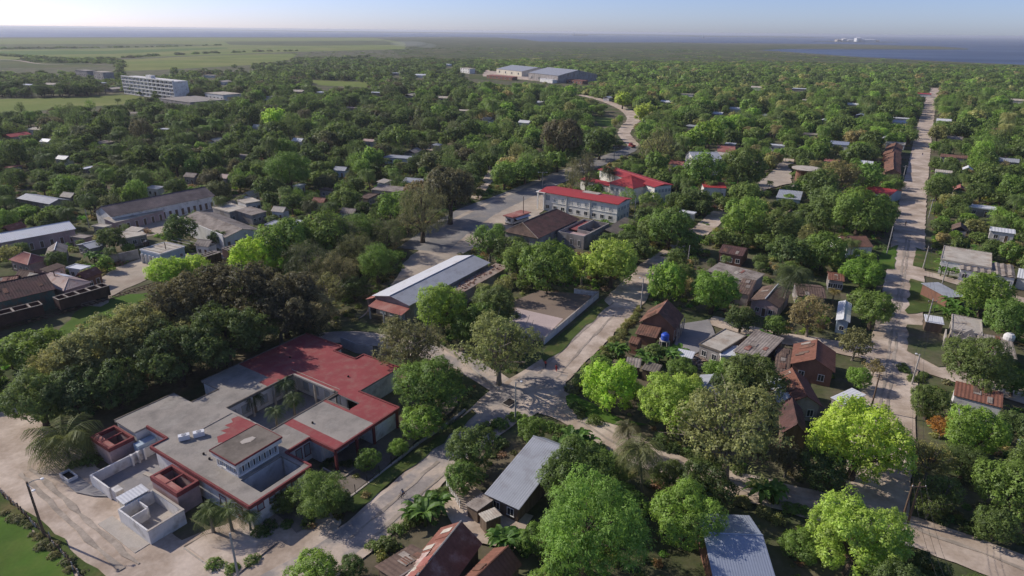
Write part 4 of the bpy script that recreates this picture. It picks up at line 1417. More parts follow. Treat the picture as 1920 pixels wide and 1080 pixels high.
house('shed', 'white sheet canopy below the paved courtyard of the brick house', (1266, 666), (1298, 673), (1303, 662), 2.5, 'shed', .25, 'white_sheet', 'grey_wall', .2, None, [], cat='shed', pitch=.4, amp=.03)
house('tent_roof', 'pale grey metal gable roof half hidden by the bright round trees', (1296, 728), (1346, 742), (1335, 708), 2.6, 'gable_y', .8, 'grey_sheet', 'grey_wall', .3, None, [], cat='shed', pitch=.4, amp=.02)
house('shed', 'low brown sheet roof among bananas above the bright round trees', (1172, 686), (1200, 690), (1208, 676), 2.3, 'shed', .3, 'fibre_cement', 'wood_wall', .2, None, [], cat='shed')
house('shed', 'low grey fibre roof right of the brown shed among bananas', (1202, 692), (1233, 700), (1228, 684), 2.3, 'shed', .3, 'dark_concrete', 'wood_wall', .2, None, [], cat='shed')
h_, R_, ro = house('tiled_house', 'red tiled house with a tall gable, uppermost of the three in a row', (1482, 682), (1566, 699), (1579, 662), 3.3, 'gable_y', 1.9, 'red_tile', 'brick_wall', .4, 'red tiled houses in a row', [('s', 2, .9, 1.1, 1.3)], ridge_at=.52, pitch=.75, amp=.08)
h_, R_, ro = house('tiled_house', 'red tiled house with pale eave sheets, middle of three in a row', (1478, 757), (1542, 762), (1568, 712), 3.2, 'gable_y', 1.7, 'red_tile', 'grey_wall', .4, 'red tiled houses in a row', [('s', 2, .9, 1.1, 1.3)], pitch=.75, amp=.08)
for i, y in enumerate((.06, .5)):
    mb = MB()
    mb.slope((-1.6, R_.D * (y + .38), 2.9), (-1.6, R_.D * y, 2.9), (1.0, R_.D * y, 3.75), (1.0, R_.D * (y + .38), 3.75), .4, .03, .04)
    mb.build('roof_sheet', 'white_sheet', ro)
house('tiled_house', 'dark old tiled house, lowest of the three in a row above the yellow green tree', (1466, 812), (1516, 820), (1527, 770), 3.1, 'gable_y', 2.0, 'dark_tile', 'wood_wall', .3, 'red tiled houses in a row', [], pitch=.75, amp=.08)
house('carport', 'white sheet carport beside the red tiled houses', (1557, 745), (1584, 759), (1593, 727), 2.6, 'shed', .2, 'white_sheet', 'grey_wall', .2, None, [], cat='carport', pitch=.5, amp=.03)
house('shed', 'low brown fibre roof left of the uppermost red tiled house', (1450, 698), (1480, 704), (1490, 660), 2.5, 'shed', .4, 'old_tile', 'wood_wall', .2, None, [], cat='shed')
house('hut', 'brick hut with a pale metal roof by the short dirt lane', (1777, 558), (1811, 556), (1802, 529), 2.8, 'shed', .35, 'grey_sheet', 'brick_wall', .3, None, [('s', 1, .9, 1, 1)], cat='hut', pitch=.4, amp=.03)
house('stall', 'narrow white sheet roof over a dark stall beside the straight street', (1735, 603), (1771, 609), (1773, 598), 2.5, 'shed', .3, 'white_sheet', 'wood_wall', .2, None, [], cat='stall', pitch=.4, amp=.03)
h_, R_, ro = house('ruined_house', 'roofless house shell with a pale slab and broken gables behind the stall', (1784, 617), (1842, 629), (1838, 600), 3.2, 'flat', 0, 'pale_concrete', 'pale_concrete', .1, None, [('s', 2, .8, 1.1, 1.3, 'glass')], cat='ruin')
for k, (y0, hh) in enumerate([(-2.8, 2.6), (-.3, 3.0)]):
    mb = MB()
    v = [(0.2, y0, 0), (R_.L * .95, y0, 0), (R_.L * .95, y0, hh * .6), (R_.L * .62, y0, hh + 1.2), (R_.L * .3, y0, hh * .8), (.2, y0, hh * .5)]
    v += [(q[0], q[1] + .2, q[2]) for q in v]
    mb.add(v, [(0, 1, 2, 3, 4, 5), (11, 10, 9, 8, 7, 6)] + [(i, i + 6, (i + 1) % 6 + 6, (i + 1) % 6) for i in range(6)])
    mb.build('broken_wall', 'grey_wall', h_)
mb = MB()
mb.box(-.9, -3.4, 0, -.65, 1.5, 2.4)
mb.build('broken_wall', 'pale_concrete', h_)
for i in range(3):
    mb = MB()
    mb.tube([(1 + i * 1.6, -2.6, 2.5), (2.0 + i * 1.6, 1.6, 3.5)], .07, 5)
    mb.build('beam', 'pale_concrete', h_)
house('house', 'long brown fibre roof at the frame edge behind the big tree on the right', (1838, 660), (1908, 674), (1912, 642), 2.8, 'shed', .4, 'fibre_cement', 'grey_wall', .3, None, [S1])
house('flat_house', 'long pale slab building beyond the banana plants of the short dirt lane', (1764, 486), (1859, 502), (1871, 477), 4.0, 'flat', 0, 'pale_sheet', 'white_wall', .15, None, [('s', 5, 1.0, 1.2, 1.3)], cap='pale_concrete')
house('vaulted_shed', 'low shed roofed with a row of grey barrel ribs', (1800, 505), (1905, 522), (1903, 502), 3.1, 'shed', .5, 'fibre_cement', 'white_wall', .2, None, [('s', 5, .8, 1.2, 1.3, 'glass')], cat='shed', pitch=1.5, amp=.28)
house('hut', 'white sheet roof at the frame edge right of the ribbed grey shed', (1907, 520), (1950, 528), (1950, 512), 3.0, 'shed', .3, 'white_sheet', 'white_wall', .2, None, [], cat='hut')
house('store', 'white walled store with a red tiled roof strip on the right', (1788, 741), (1880, 765), (1880, 743), 3.5, 'shed', .7, 'red_tile', 'white_wall', .15, None, [('s', 2, 1.2, 1.0, .9)], cat='store')
house('shed', 'white sheet shed beside the round dark green street tree', (1567, 600), (1594, 605), (1601, 570), 3.0, 'gable_y', .5, 'white_sheet', 'blue_wall', .3, None, [('s', 1, .8, 1, 1)], cat='shed', pitch=.4, amp=.03)
h_, R_, ro = house('cottage', 'brown roofed cottage with a pale ridge stripe behind the bright green tree', (1405, 564), (1462, 577), (1481, 547), 3.2, 'gable_y', 1.3, 'old_tile', 'pink_wall', .4, None, [('s', 1, .05, 1.0, 2.1, 'door'), ('s', 2, .9, 1, 1.1)], cap='white_sheet')
house('cottage', 'long fibre roof running behind the bright green round tree', (1324, 508), (1411, 531), (1419, 513), 3.2, 'shed', .5, 'fibre_cement', 'grey_wall', .3, None, [S1])
house('shed', 'brown tiled shed between the long fibre roof and the brown cottage', (1378, 548), (1405, 553), (1413, 528), 3.0, 'shed', .4, 'old_tile', 'grey_wall', .2, None, [], cat='shed')
house('cottage', 'steep brown tiled cottage with a white end wall near the palms', (1557, 444), (1588, 463), (1602, 442), 3.4, 'gable_y', 1.8, 'brown_tile', 'white_wall', .3, None, [('s', 1, 1, 1, 1.1)])
house('cottage', 'dark red tiled cottage hidden among trees by the back street', (1347, 473), (1393, 481), (1394, 464), 3.2, 'gable_x', 1.2, 'dark_tile', 'brick_wall', .3, None, [S1])
house('cottage', 'cottage with a red edged roof above the round dark green street tree', (1553, 524), (1584, 528), (1581, 513), 3.0, 'gable_x', .8, 'red_tile', 'grey_wall', .3, None, [S1])
house('cottage', 'brown roofed cottage peeping over the tan twiggy tree', (1494, 554), (1550, 560), (1546, 536), 3.0, 'gable_x', 1.0, 'old_tile', 'grey_wall', .3, None, [S1])
house('tall_house', 'white two storey house under a grey gable roof in the trees', (1284, 290), (1303, 303), (1328, 285), 6.4, 'gable_y', 2.4, 'grey_sheet', 'white_wall', .4, None, [('s', 2, 3.6, 1.1, 1.3), ('s', 2, .9, 1.1, 1.3), ('w', 2, 3.6, 1.1, 1.3)], ridge_at=.35)
house('house', 'pale red roofed house right of the white two storey house', (1345, 284), (1379, 286), (1381, 273), 3.6, 'gable_x', 1.0, 'faded_red', 'white_wall', .3, None, [S1])
house('flat_house', 'white flat roofed house before the pale red roof', (1339, 293), (1371, 295), (1373, 285), 3.4, 'flat', 0, 'pale_sheet', 'white_wall', .1, None, [S1])
house('house', 'white walled house with a bright red roof strip below the white two storey house', (1319, 351), (1363, 353), (1365, 345), 4.2, 'shed', .6, 'red_sheet', 'white_wall', .2, None, [('s', 3, 1.0, 1.2, 1.2)])
house('house', 'pale grey metal roof standing alone beside the back street', (1455, 370), (1501, 375), (1505, 361), 3.2, 'shed', .4, 'grey_sheet', 'blue_wall', .3, None, [S1])
house('house', 'bright red gable roof beside the long straight street', (1616, 359), (1668, 368), (1670, 354), 3.4, 'gable_x', 1.3, 'red_sheet', 'blue_wall', .3, None, [S1])
for i, (A, B, C, lb) in enumerate([((1655, 290), (1688, 293), (1690, 274), 'brown tiled house by the straight street, farthest of the stepped row'), ((1657, 306), (1690, 309), (1691, 292), 'brown tiled house by the straight street, middle of the stepped row'),
                                   ((1658, 323), (1690, 326), (1691, 308), 'brown tiled house by the straight street, nearest of the stepped row')]):
    house('row_house', lb, A, B, C, 3.4, 'gable_y', 1.8, 'brown_tile', 'brick_wall', .3, 'stepped brown tiled houses', [('s', 2, .9, 1, 1.2)])
# round canopy
cn = G(1509, 338)
rc = thing('round_canopy', 'round white concrete canopy on a red drum in a pale yard', 'canopy', cn, .3)
mb = MB()
mb.lathe([(1.0, 4.9), (6.2, 5.1), (6.3, 5.35), (2.0, 5.6)], 24)
mb.build('roof_disc', 'pale_sheet', rc)
mb = MB()
mb.lathe([(2.3, 0), (2.3, 4.89)], 16, (-2.2, .4, 0))
mb.build('drum', 'brick_wall', rc)
for a in (0.2, 1.5, -1.0):
    mb = MB()
    mb.tube([(5.2 * math.cos(a), 5.2 * math.sin(a), 0), (5.2 * math.cos(a), 5.2 * math.sin(a), 5.0)], .16, 6)
    mb.build('column', 'pale_concrete', rc)
keep((cn.x, cn.y, 5.5), 6)
keep((cn.x - 3, cn.y, 4), 3)
ar = thing('curved_ramp', 'curved pale slab before the round canopy', 'ramp', G(1490, 350))
mb = MB()
for i in range(9):
    t0, t1 = i / 9, (i + 1) / 9
    f_ = lambda t: (-3 + 9 * t, -4 + 7 * t - 2.5 * math.sin(math.pi * t), .7 + 2.2 * t)
    a, b_ = f_(t0), f_(t1)
    mb.slope((a[0], a[1], a[2]), (b_[0], b_[1], b_[2]), (b_[0] - 1.2, b_[1] + 1.6, b_[2]), (a[0] - 1.2, a[1] + 1.6, a[2]), 1.0, 0, .2)
for q in ((-2, -3.5, 1), (5, 1.5, 2.4)):
    mb.tube([(q[0], q[1], 0), q], .2, 6)
mb.build('slab', 'pale_sheet', ar)
keep(G(1490, 345, 1.5), 3)
psheet('yard', [(1412, 350), (1440, 330), (1462, 306), (1482, 306), (1484, 345), (1450, 352), (1420, 362)], 'pale_sand', 'pale yard by the round canopy', jit=.5)

# ------------------------------------------------------------------ railway quarter on the left
DW = ('s', 6, .05, 1.0, 2.2, 'door')
house('barrack', 'very long barrack with a weathered dark roof in the railway quarter', (208, 407), (404, 367), 12, 4.6, 'gable_x', 2.4, 'barrack_roof', 'white_wall', .5, None, [('s', 16, .3, 1.1, 2.3, 'door')], ridge_at=.5)
house('barrack_wing', 'pale roofed lean-to wing before the very long barrack', (214, 418), (309, 394), 5.5, 3.3, 'shed', .8, 'pale_sheet', 'pink_wall', .3, None, [('s', 6, .1, 1.1, 2.2, 'door')])
house('flat_house', 'pale slab roofed house before the barrack wing', (226, 449), (275, 440), 8, 3.0, 'flat', 0, 'pale_sheet', 'grey_wall', .1, None, [S1])
h_, R_, ro = house('flat_house', 'white and blue flat roofed house above the sandy railway yard', (262, 468), (300, 477), (352, 464), 3.8, 'flat', 0, 'pale_sheet', 'blue_wall', .1, None, [('s', 3, 1, 1.0, 1.4), ('e', 3, 1.4, .9, .9)], cap='white_sheet')
for i in range(7):
    mb = MB()
    mb.box(-.02, 1.0 + i * 1.7, 3.82, R_.L - .3, 1.18 + i * 1.7, 3.92)
    mb.build('roof_rib', 'pale_concrete', ro)
for i in range(6):
    mb = MB()
    mb.box(.6 + i * 1.6, -.5, 0, .85 + i * 1.6, .09, 2.8)
    mb.build('buttress', 'white_wall', h_)
tk = thing('water_tank', 'dark tank on the white and blue flat roofed house', 'tank', G(266, 461, 4.1) + Vector((1, .5, 0)))
mb = MB()
mb.lathe([(.7, 0), (.8, .2), (.8, 1.0), (.5, 1.2)], 12)
mb.build('tank_body', 'dark_opening', tk)
mb = MB()
mb.lathe([(.3, 1.203), (.28, 1.3)], 10)
mb.build('lid', 'steel', tk)
h_, R_, ro = house('courtyard_house', 'old house with weathered grey brown roofs and a white parapet in the railway quarter', (420, 447), (490, 431), (384, 402), 3.8, 'gable_y', 1.5, 'fibre_cement', 'white_wall', .3, None, [('s', 5, .6, 1.0, 1.9, 'door')])
mb = MB()
mb.box(-.35, 0, 0, -.1, R_.D, 4.9)
mb.build('parapet', 'white_wall', h_)
house('flat_house', 'pale flat roofed house with grey walls beyond the courtyard house', (430, 398), (466, 390), (447, 378), 3.8, 'flat', 0, 'pale_sheet', 'grey_wall', .1, None, [('s', 3, 1, 1, 1.3)])
house('house', 'grey walled house with a grey sheet roof near the lime tree', (472, 404), (501, 396), 8, 3.4, 'shed', .6, 'fibre_cement', 'grey_wall', .3, None, [S1])
house('flat_house', 'small pale roof behind the grey walled house near the lime tree', (461, 382), (489, 377), 7, 3.4, 'flat', 0, 'pale_sheet', 'white_wall', .1, None, [S1])
house('long_house', 'long pink house under a white and bluish metal roof at the left edge', (-40, 463), (143, 429), 10, 4.0, 'gable_x', 1.4, 'white_sheet', 'pink_wall', .4, None, [('s', 9, .3, 1.0, 2.0, 'door')], pitch=.5)
house('house', 'red hipped house before the long pink house', (15, 487), (52, 497), (78, 481), 3.2, 'hip', 1.8, 'faded_red', 'pink_wall', .4, None, [S1], cap='pink_sheet')
house('cottage', 'grey gabled cottage right of the red hipped house', (84, 480), (124, 475), 8, 3.0, 'gable_y', 1.3, 'fibre_cement', 'grey_wall', .4, None, [S1], cap='white_sheet')
house('cottage', 'cottage with a pale grey metal roof below the long pink house', (143, 459), (168, 467), (186, 454), 3.0, 'gable_y', .8, 'grey_sheet', 'grey_wall', .3, None, [S1], cap='white_sheet')
h_, R_, ro = house('house', 'pink roofed house with a white roof patch beside the railway wagons', (119, 546), (173, 529), (76, 519), 3.5, 'hip', 1.4, 'pink_sheet', 'pink_wall', .4, None, [('s', 3, .3, 1.1, 2.0, 'glass')])
mb = MB()
sl = 1.4 / (R_.L / 2 if R_.L < R_.D else R_.D / 2)
mb.slope((R_.L - .6, R_.D * .45, 3.5 + sl * .6 + .12), (R_.L - .6, R_.D * .72, 3.5 + sl * .6 + .12), (R_.L * .62, R_.D * .72, 3.5 + sl * R_.L * .38 + .12), (R_.L * .62, R_.D * .45, 3.5 + sl * R_.L * .38 + .12), .5, .03, .04)
mb.build('roof_sheet', 'white_metal', ro)
house('railway_shed', 'big dark roofed railway shed with a faded green painted wall at the left edge', (-70, 583), (105, 542), 13, 4.6, 'gable_x', 2.2, 'dark_tile', 'green_wall', .4, None, [], cat='shed')
house('shed', 'rusty sheet roofed shed behind the railway shed', (-30, 537), (30, 531), 6, 2.8, 'gable_x', .9, 'rust_sheet', 'grey_wall', .2, None, [], cat='shed')
o_ = thing('plaster_wall', 'long grey plastered wall along the sandy railway yard', 'wall', G(204, 497))
a_, b_ = G(204, 497), G(262, 484)
mb = MB()
d_ = b_ - a_
n_ = Vector((-d_.y, d_.x, 0)).normalized() * .12
mb.prism([(n_)[:2], (-n_)[:2], (d_ - n_)[:2], (d_ + n_)[:2]], 0, 2.6)
mb.build('wall_run', 'grey_wall', o_)
house('cottage', 'long grey roof at the left edge behind the trees', (30, 372), (92, 383), 7, 3.2, 'gable_x', 1.0, 'grey_sheet', 'grey_wall', .3, None, [S1])

# ------------------------------------------------------------------ far large buildings
HB = Rect((227, 143), (322, 153), 14, 16)
hb = thing('slab_block', 'long pale five storey slab block beyond the playing field', 'apartment block', HB.o, HB.rz)
L, D = HB.L, max(HB.D, 12)
mb = MB()
mb.box(0, 1.6, 0, L, D, 16)
mb.build('wall', 'white_wall', hb)
for i in range(6):
    mb = MB()
    mb.box(-.5, -.2, i * 3.2 - .05, L + .5, 1.597, i * 3.2 + .75)
    mb.build('gallery', 'white_wall', hb)
for i in range(14):
    mb = MB()
    mb.box(L * i / 13.0 - .2, -.1, .76, L * i / 13.0 + .2, 1.5, 15.9)
    mb.build('pillar', 'white_wall', hb)
for f_ in range(5):
    for i in range(12):
        window(hb, L * (i + .5) / 12, 1.597, f_ * 3.2 + 1.0, 3.0, 1.7, 's', 'glass', 'white_wall', 'dark_opening')
mb = MB()
mb.box(L * .45, 3, 16.003, L * .55, 7, 19)
mb.build('roof_hut', 'white_wall', hb)
for i in range(5):
    for z in (3, 9, 15):
        keep(HB.P(L * i / 4, 0, z), 8)
house('flat_house', 'low flat annex before the pale five storey slab block', (298, 184), (356, 192), (378, 181), 4.5, 'flat', 0, 'flat_concrete', 'grey_wall', .2, None, [('s', 6, 1, 2, 1.6)], cap='pale_concrete')
house('flat_house', 'white flat building right of the slab block', (383, 174), (418, 178), (422, 172), 6, 'flat', 0, 'pale_sheet', 'white_wall', .2, None, [('s', 5, 1.5, 2, 2)])
house('apartment_block', 'grey three storey block at the far left beyond the slab block', (140, 131), (162, 133), 12, 10, 'flat', 0, 'flat_concrete', 'grey_wall', .2, None, [('s', 6, 1.2, 2, 1.6), ('s', 6, 4.4, 2, 1.6), ('s', 6, 7.6, 2, 1.6)], cat='apartment block')
house('apartment_block', 'pale three storey block between the grey block and the slab block', (174, 134), (192, 136), 12, 11, 'flat', 0, 'pale_concrete', 'grey_wall', .2, None, [('s', 4, 1.2, 2, 1.6), ('s', 4, 4.4, 2, 1.6), ('s', 4, 7.6, 2, 1.6)], cat='apartment block')
house('factory_shed', 'large grey roofed factory shed with a dark gable, right of the pair', (990, 136), (1046, 142), 62, 9, 'gable_x', 6, 'grey_sheet', 'grey_wall', .5, 'grey factory sheds', [('s', 4, 2, 3, 3)], cat='factory', pitch=3, amp=.2)
house('factory_shed', 'large grey roofed factory shed with pale walls, left of the pair', (930, 129), (978, 134), 55, 7, 'gable_x', 5, 'grey_sheet', 'cream_wall', .5, 'grey factory sheds', [('s', 4, 2, 3, 3)], cat='factory', pitch=3, amp=.2)
house('flat_house', 'white office left of the grey factory sheds', (863, 127), (880, 129), 10, 7, 'flat', 0, 'pale_sheet', 'white_wall', .2, None, [('s', 4, 4.5, 2, 2), ('s', 4, 1, 2, 2)])
house('low_wall_building', 'red brick stores below the grey factory sheds', (912, 141), (960, 145), 10, 4, 'shed', .6, 'faded_red', 'brick_wall', .2, None, [('s', 6, 1, 2, 2)])
house('low_wall_building', 'red brick stores right of the grey factory sheds', (1058, 149), (1092, 152), 10, 4, 'shed', .6, 'rust_sheet', 'brick_wall', .2, None, [('s', 5, 1, 2, 2)])
house('flat_house', 'white gate house between the grey factory sheds and the red stores', (1012, 147), (1036, 150), 10, 4, 'flat', 0, 'white_sheet', 'white_wall', .2, None, [])

# ------------------------------------------------------------------ small houses that show only a roof between the trees
GRID = math.radians(58)
SMALL = [  # px, py, width px, roof, wall, what it is
    (30, 252, 40, 'red_sheet', 'pink_wall', 'small red roofed house at the far left edge in the trees'), (68, 240, 36, 'pale_sheet', 'white_wall', 'pale roofed house right of the far red roof'),
    (88, 263, 22, 'white_sheet', 'white_wall', 'tiny white roof below the far red roof'), (165, 312, 26, 'white_sheet', 'grey_wall', 'pale green white roof among the dark trees on the left'),
    (98, 157, 42, 'pale_sheet', 'white_wall', 'long white house in the far suburb'), (50, 158, 26, 'white_sheet', 'white_wall', 'white house at the far left of the suburb'),
    (215, 165, 30, 'pale_sheet', 'grey_wall', 'pale house just left of the slab block'), (192, 154, 18, 'white_sheet', 'white_wall', 'narrow white house behind the slab block corner'),
    (482, 236, 14, 'white_sheet', 'white_wall', 'tiny white roof below the bright far tree'), (195, 265, 34, 'fibre_cement', 'grey_wall', 'grey roof by a small clearing on the left'),
    (640, 316, 26, 'grey_sheet', 'blue_wall', 'pale blue walled house behind the dark feathery trees'), (748, 292, 50, 'grey_sheet', 'blue_wall', 'pair of pale metal roofs in the middle of the trees'),
    (775, 282, 34, 'fibre_cement', 'grey_wall', 'dark roof behind the pair of pale metal roofs'), (730, 352, 60, 'fibre_cement', 'grey_wall', 'low grey roof by the dirt lane'),
    (780, 338, 44, 'grey_sheet', 'grey_wall', 'pale metal roof behind the low grey roof'), (690, 365, 40, 'old_tile', 'grey_wall', 'brown roof at the end of the dirt lane'),
    (985, 228, 24, 'white_sheet', 'white_wall', 'white tower like house in the middle wood'), (870, 206, 22, 'pale_sheet', 'pink_wall', 'small pale house in the middle wood'),
    (770, 177, 40, 'pale_sheet', 'grey_wall', 'pale roofs behind the green clearing'), (655, 200, 30, 'pink_sheet', 'grey_wall', 'pinkish roof in the left wood'),
    (790, 140, 24, 'white_sheet', 'white_wall', 'white house far up in the middle'), (840, 120, 26, 'white_sheet', 'white_wall', 'white house on the road to the smoke'),
    (915, 222, 20, 'pale_sheet', 'white_wall', 'pale roof left of the white tower like house'), (745, 136, 20, 'white_sheet', 'grey_wall', 'small far white roof left of the factory'),
    (1140, 182, 18, 'white_sheet', 'white_wall', 'white hut at the bend of the winding road'), (1733, 175, 24, 'red_sheet', 'white_wall', 'red roofed house at the far end of the straight street'),
    (1380, 203, 30, 'white_sheet', 'white_wall', 'white roof beyond the lime green row'), (1440, 214, 34, 'grey_sheet', 'white_wall', 'grey gable beyond the lime green row'),
    (1345, 212, 22, 'white_sheet', 'grey_wall', 'small white roof left of the grey gable'), (1300, 235, 26, 'grey_sheet', 'grey_wall', 'grey roof at the end of the lime green row'),
    (1615, 215, 26, 'blue_sheet', 'grey_wall', 'bluish roof in the right wood'), (1690, 220, 30, 'white_sheet', 'white_wall', 'white roof by the straight street, upper of two'),
    (1688, 228, 24, 'white_sheet', 'white_wall', 'white roof by the straight street, lower of two'), (1605, 238, 22, 'grey_sheet', 'grey_wall', 'grey roof below the bluish roof'),
    (1575, 268, 32, 'blue_sheet', 'white_wall', 'pale bluish roof above the stepped brown houses'), (1458, 270, 28, 'white_sheet', 'white_wall', 'white roof above the round canopy'),
    (1662, 258, 24, 'white_sheet', 'white_wall', 'white roof behind the stepped brown houses'), (1680, 267, 32, 'pale_sheet', 'white_wall', 'pale strip roof at the head of the stepped brown houses'),
    (1625, 305, 22, 'white_sheet', 'white_wall', 'small white roof left of the stepped brown houses'), (1510, 186, 30, 'pale_sheet', 'grey_wall', 'pale roof far in the right wood'),
    (1420, 163, 22, 'pale_sheet', 'white_wall', 'tiny pale roof far beyond the lime green row'), (1790, 292, 44, 'brown_tile', 'grey_wall', 'brown roof right of the straight street'),
    (1815, 315, 24, 'white_sheet', 'white_wall', 'small white roof right of the straight street'), (1840, 385, 46, 'white_sheet', 'grey_wall', 'pale roof strip deep in the right trees'),
    (1787, 258, 30, 'fibre_cement', 'grey_wall', 'grey roof up the straight street on the right'), (1830, 195, 26, 'pale_sheet', 'grey_wall', 'pale roof in the far right wood'),
    (1905, 187, 24, 'pale_sheet', 'white_wall', 'pale roof at the far right edge'), (1500, 165, 26, 'white_sheet', 'grey_wall', 'white roof in the far right wood'),
    (1800, 352, 30, 'faded_red', 'grey_wall', 'faded red roof right of the straight street'), (1560, 300, 26, 'faded_red', 'grey_wall', 'faded red roof left of the small white roof'),
    (1600, 195, 20, 'white_sheet', 'grey_wall', 'tiny white roof above the bluish roof'), (1590, 320, 24, 'grey_sheet', 'grey_wall', 'small grey roof before the stepped brown houses'),
    (360, 328, 26, 'fibre_cement', 'grey_wall', 'grey roof above the very long barrack'), (1370, 268, 20, 'grey_sheet', 'grey_wall', 'grey roof behind the pale red roof'),
    (420, 152, 24, 'pale_sheet', 'white_wall', 'white house right of the far slab block'), (395, 140, 26, 'pale_sheet', 'white_wall', 'pale house in the trees behind the slab block'),
    (560, 170, 26, 'pale_sheet', 'grey_wall', 'pale roof left of the small green clearing'), (600, 172, 20, 'white_sheet', 'white_wall', 'white speck of a house below the clearing'),
    (250, 212, 26, 'fibre_cement', 'white_wall', 'grey roof just below the far playing field'), (310, 240, 22, 'white_sheet', 'grey_wall', 'white roof below the low flat annex'),
    (405, 262, 26, 'pale_sheet', 'white_wall', 'pale roof in the middle of the left wood'), (455, 290, 24, 'fibre_cement', 'grey_wall', 'grey roof left of the soft green tree'),
    (120, 295, 26, 'grey_sheet', 'white_wall', 'grey roof above the pale green white roof'), (25, 310, 24, 'faded_red', 'grey_wall', 'faded red roof at the far left edge'),
    (560, 262, 22, 'white_sheet', 'white_wall', 'white roof right of the soft green tree'), (690, 262, 28, 'pink_sheet', 'white_wall', 'pink roof in the centre wood'),
    (505, 182, 22, 'pale_sheet', 'white_wall', 'pale roof above the far lime tree'), (705, 172, 24, 'white_sheet', 'grey_wall', 'white roof right of the small green clearing'),
    (830, 182, 26, 'pale_sheet', 'grey_wall', 'pale roof below the white office by the factory'), (1010, 190, 24, 'white_sheet', 'white_wall', 'white roof in the wood below the factory'),
    (1250, 190, 22, 'white_sheet', 'grey_wall', 'white roof right of the pale yellow trees'), (1290, 175, 24, 'pale_sheet', 'white_wall', 'pale roof high above the lime green row'),
    (1545, 225, 24, 'white_sheet', 'grey_wall', 'white roof left of the bluish roof'), (1520, 250, 26, 'fibre_cement', 'grey_wall', 'grey roof right of the grey gable'),
    (1770, 225, 24, 'white_sheet', 'white_wall', 'white roof up the straight street on the right side'), (1870, 240, 30, 'faded_red', 'grey_wall', 'faded red roof in the far right wood'),
    (1890, 300, 34, 'grey_sheet', 'grey_wall', 'grey roof near the right edge'), (1770, 320, 28, 'pale_sheet', 'white_wall', 'pale roof beside the straight street below the brown one'),
    (1800, 425, 36, 'old_tile', 'grey_wall', 'brown roof above the long pale slab building'), (152, 440, 34, 'fibre_cement', 'pink_wall', 'brown extension at the right end of the long pink house'), (52, 513, 30, 'old_tile', 'grey_wall', 'dark roof below the red hipped house'),
    (98, 500, 26, 'old_tile', 'pink_wall', 'brown roof right of the red hipped house'), (72, 520, 40, 'pale_sheet', 'grey_wall', 'pale strip roof behind the pink roofed house'),
    (146, 497, 26, 'white_sheet', 'white_wall', 'small white gabled roof above the pink roofed house'), (165, 512, 24, 'rust_sheet', 'brick_wall', 'small brown roof right of the pink roofed house'),
    (252, 428, 30, 'pale_sheet', 'white_wall', 'pale roof behind the flat slab house by the barrack wing'), (385, 455, 28, 'fibre_cement', 'white_wall', 'grey roof right of the white and blue house'),
    (512, 415, 30, 'grey_sheet', 'grey_wall', 'grey roof behind the lime tree of the railway yard'), (525, 392, 26, 'pale_sheet', 'white_wall', 'pale roof left of the railway palm'),
    (560, 415, 30, 'white_sheet', 'white_wall', 'white roof below the railway palm'), (470, 362, 28, 'pale_sheet', 'white_wall', 'pale roof right of the end of the very long barrack'),
    (615, 352, 30, 'old_tile', 'grey_wall', 'brown roof left of the dirt lane'), (655, 395, 30, 'fibre_cement', 'white_wall', 'grey roof below the dirt lane'),
    (720, 338, 30, 'pale_sheet', 'white_wall', 'pale roof above the low grey roof by the dirt lane'), (600, 375, 26, 'rust_sheet', 'pink_wall', 'rusty roof right of the railway palm'),
    (190, 420, 30, 'pale_sheet', 'grey_wall', 'pale roof left of the barrack wing'), (25, 425, 34, 'rust_sheet', 'grey_wall', 'rusty roof behind the long pink house'),
    (290, 350, 30, 'grey_sheet', 'white_wall', 'grey roof behind the very long barrack'), (130, 365, 28, 'pale_sheet', 'grey_wall', 'pale roof right of the long grey roof at the left edge'),
    (560, 345, 24, 'white_sheet', 'white_wall', 'white roof below the soft green tree'), (420, 330, 26, 'pink_sheet', 'grey_wall', 'pinkish roof above the right end of the barrack'), (1880, 430, 40, 'white_sheet', 'white_wall', 'white roof right of the brown roof above the slab building'),
    (1480, 400, 30, 'old_tile', 'grey_wall', 'brown roof below the lone pale grey metal roof'), (1290, 395, 28, 'white_sheet', 'white_wall', 'white roof left of the bright tree by the back street'),
    (1410, 300, 26, 'fibre_cement', 'grey_wall', 'grey roof left of the pale yard'),
    (820, 270, 22, 'grey_sheet', 'grey_wall', 'grey roof near the bare earth patch'), (1270, 305, 26, 'faded_red', 'white_wall', 'red roof left of the white two storey house'),
]
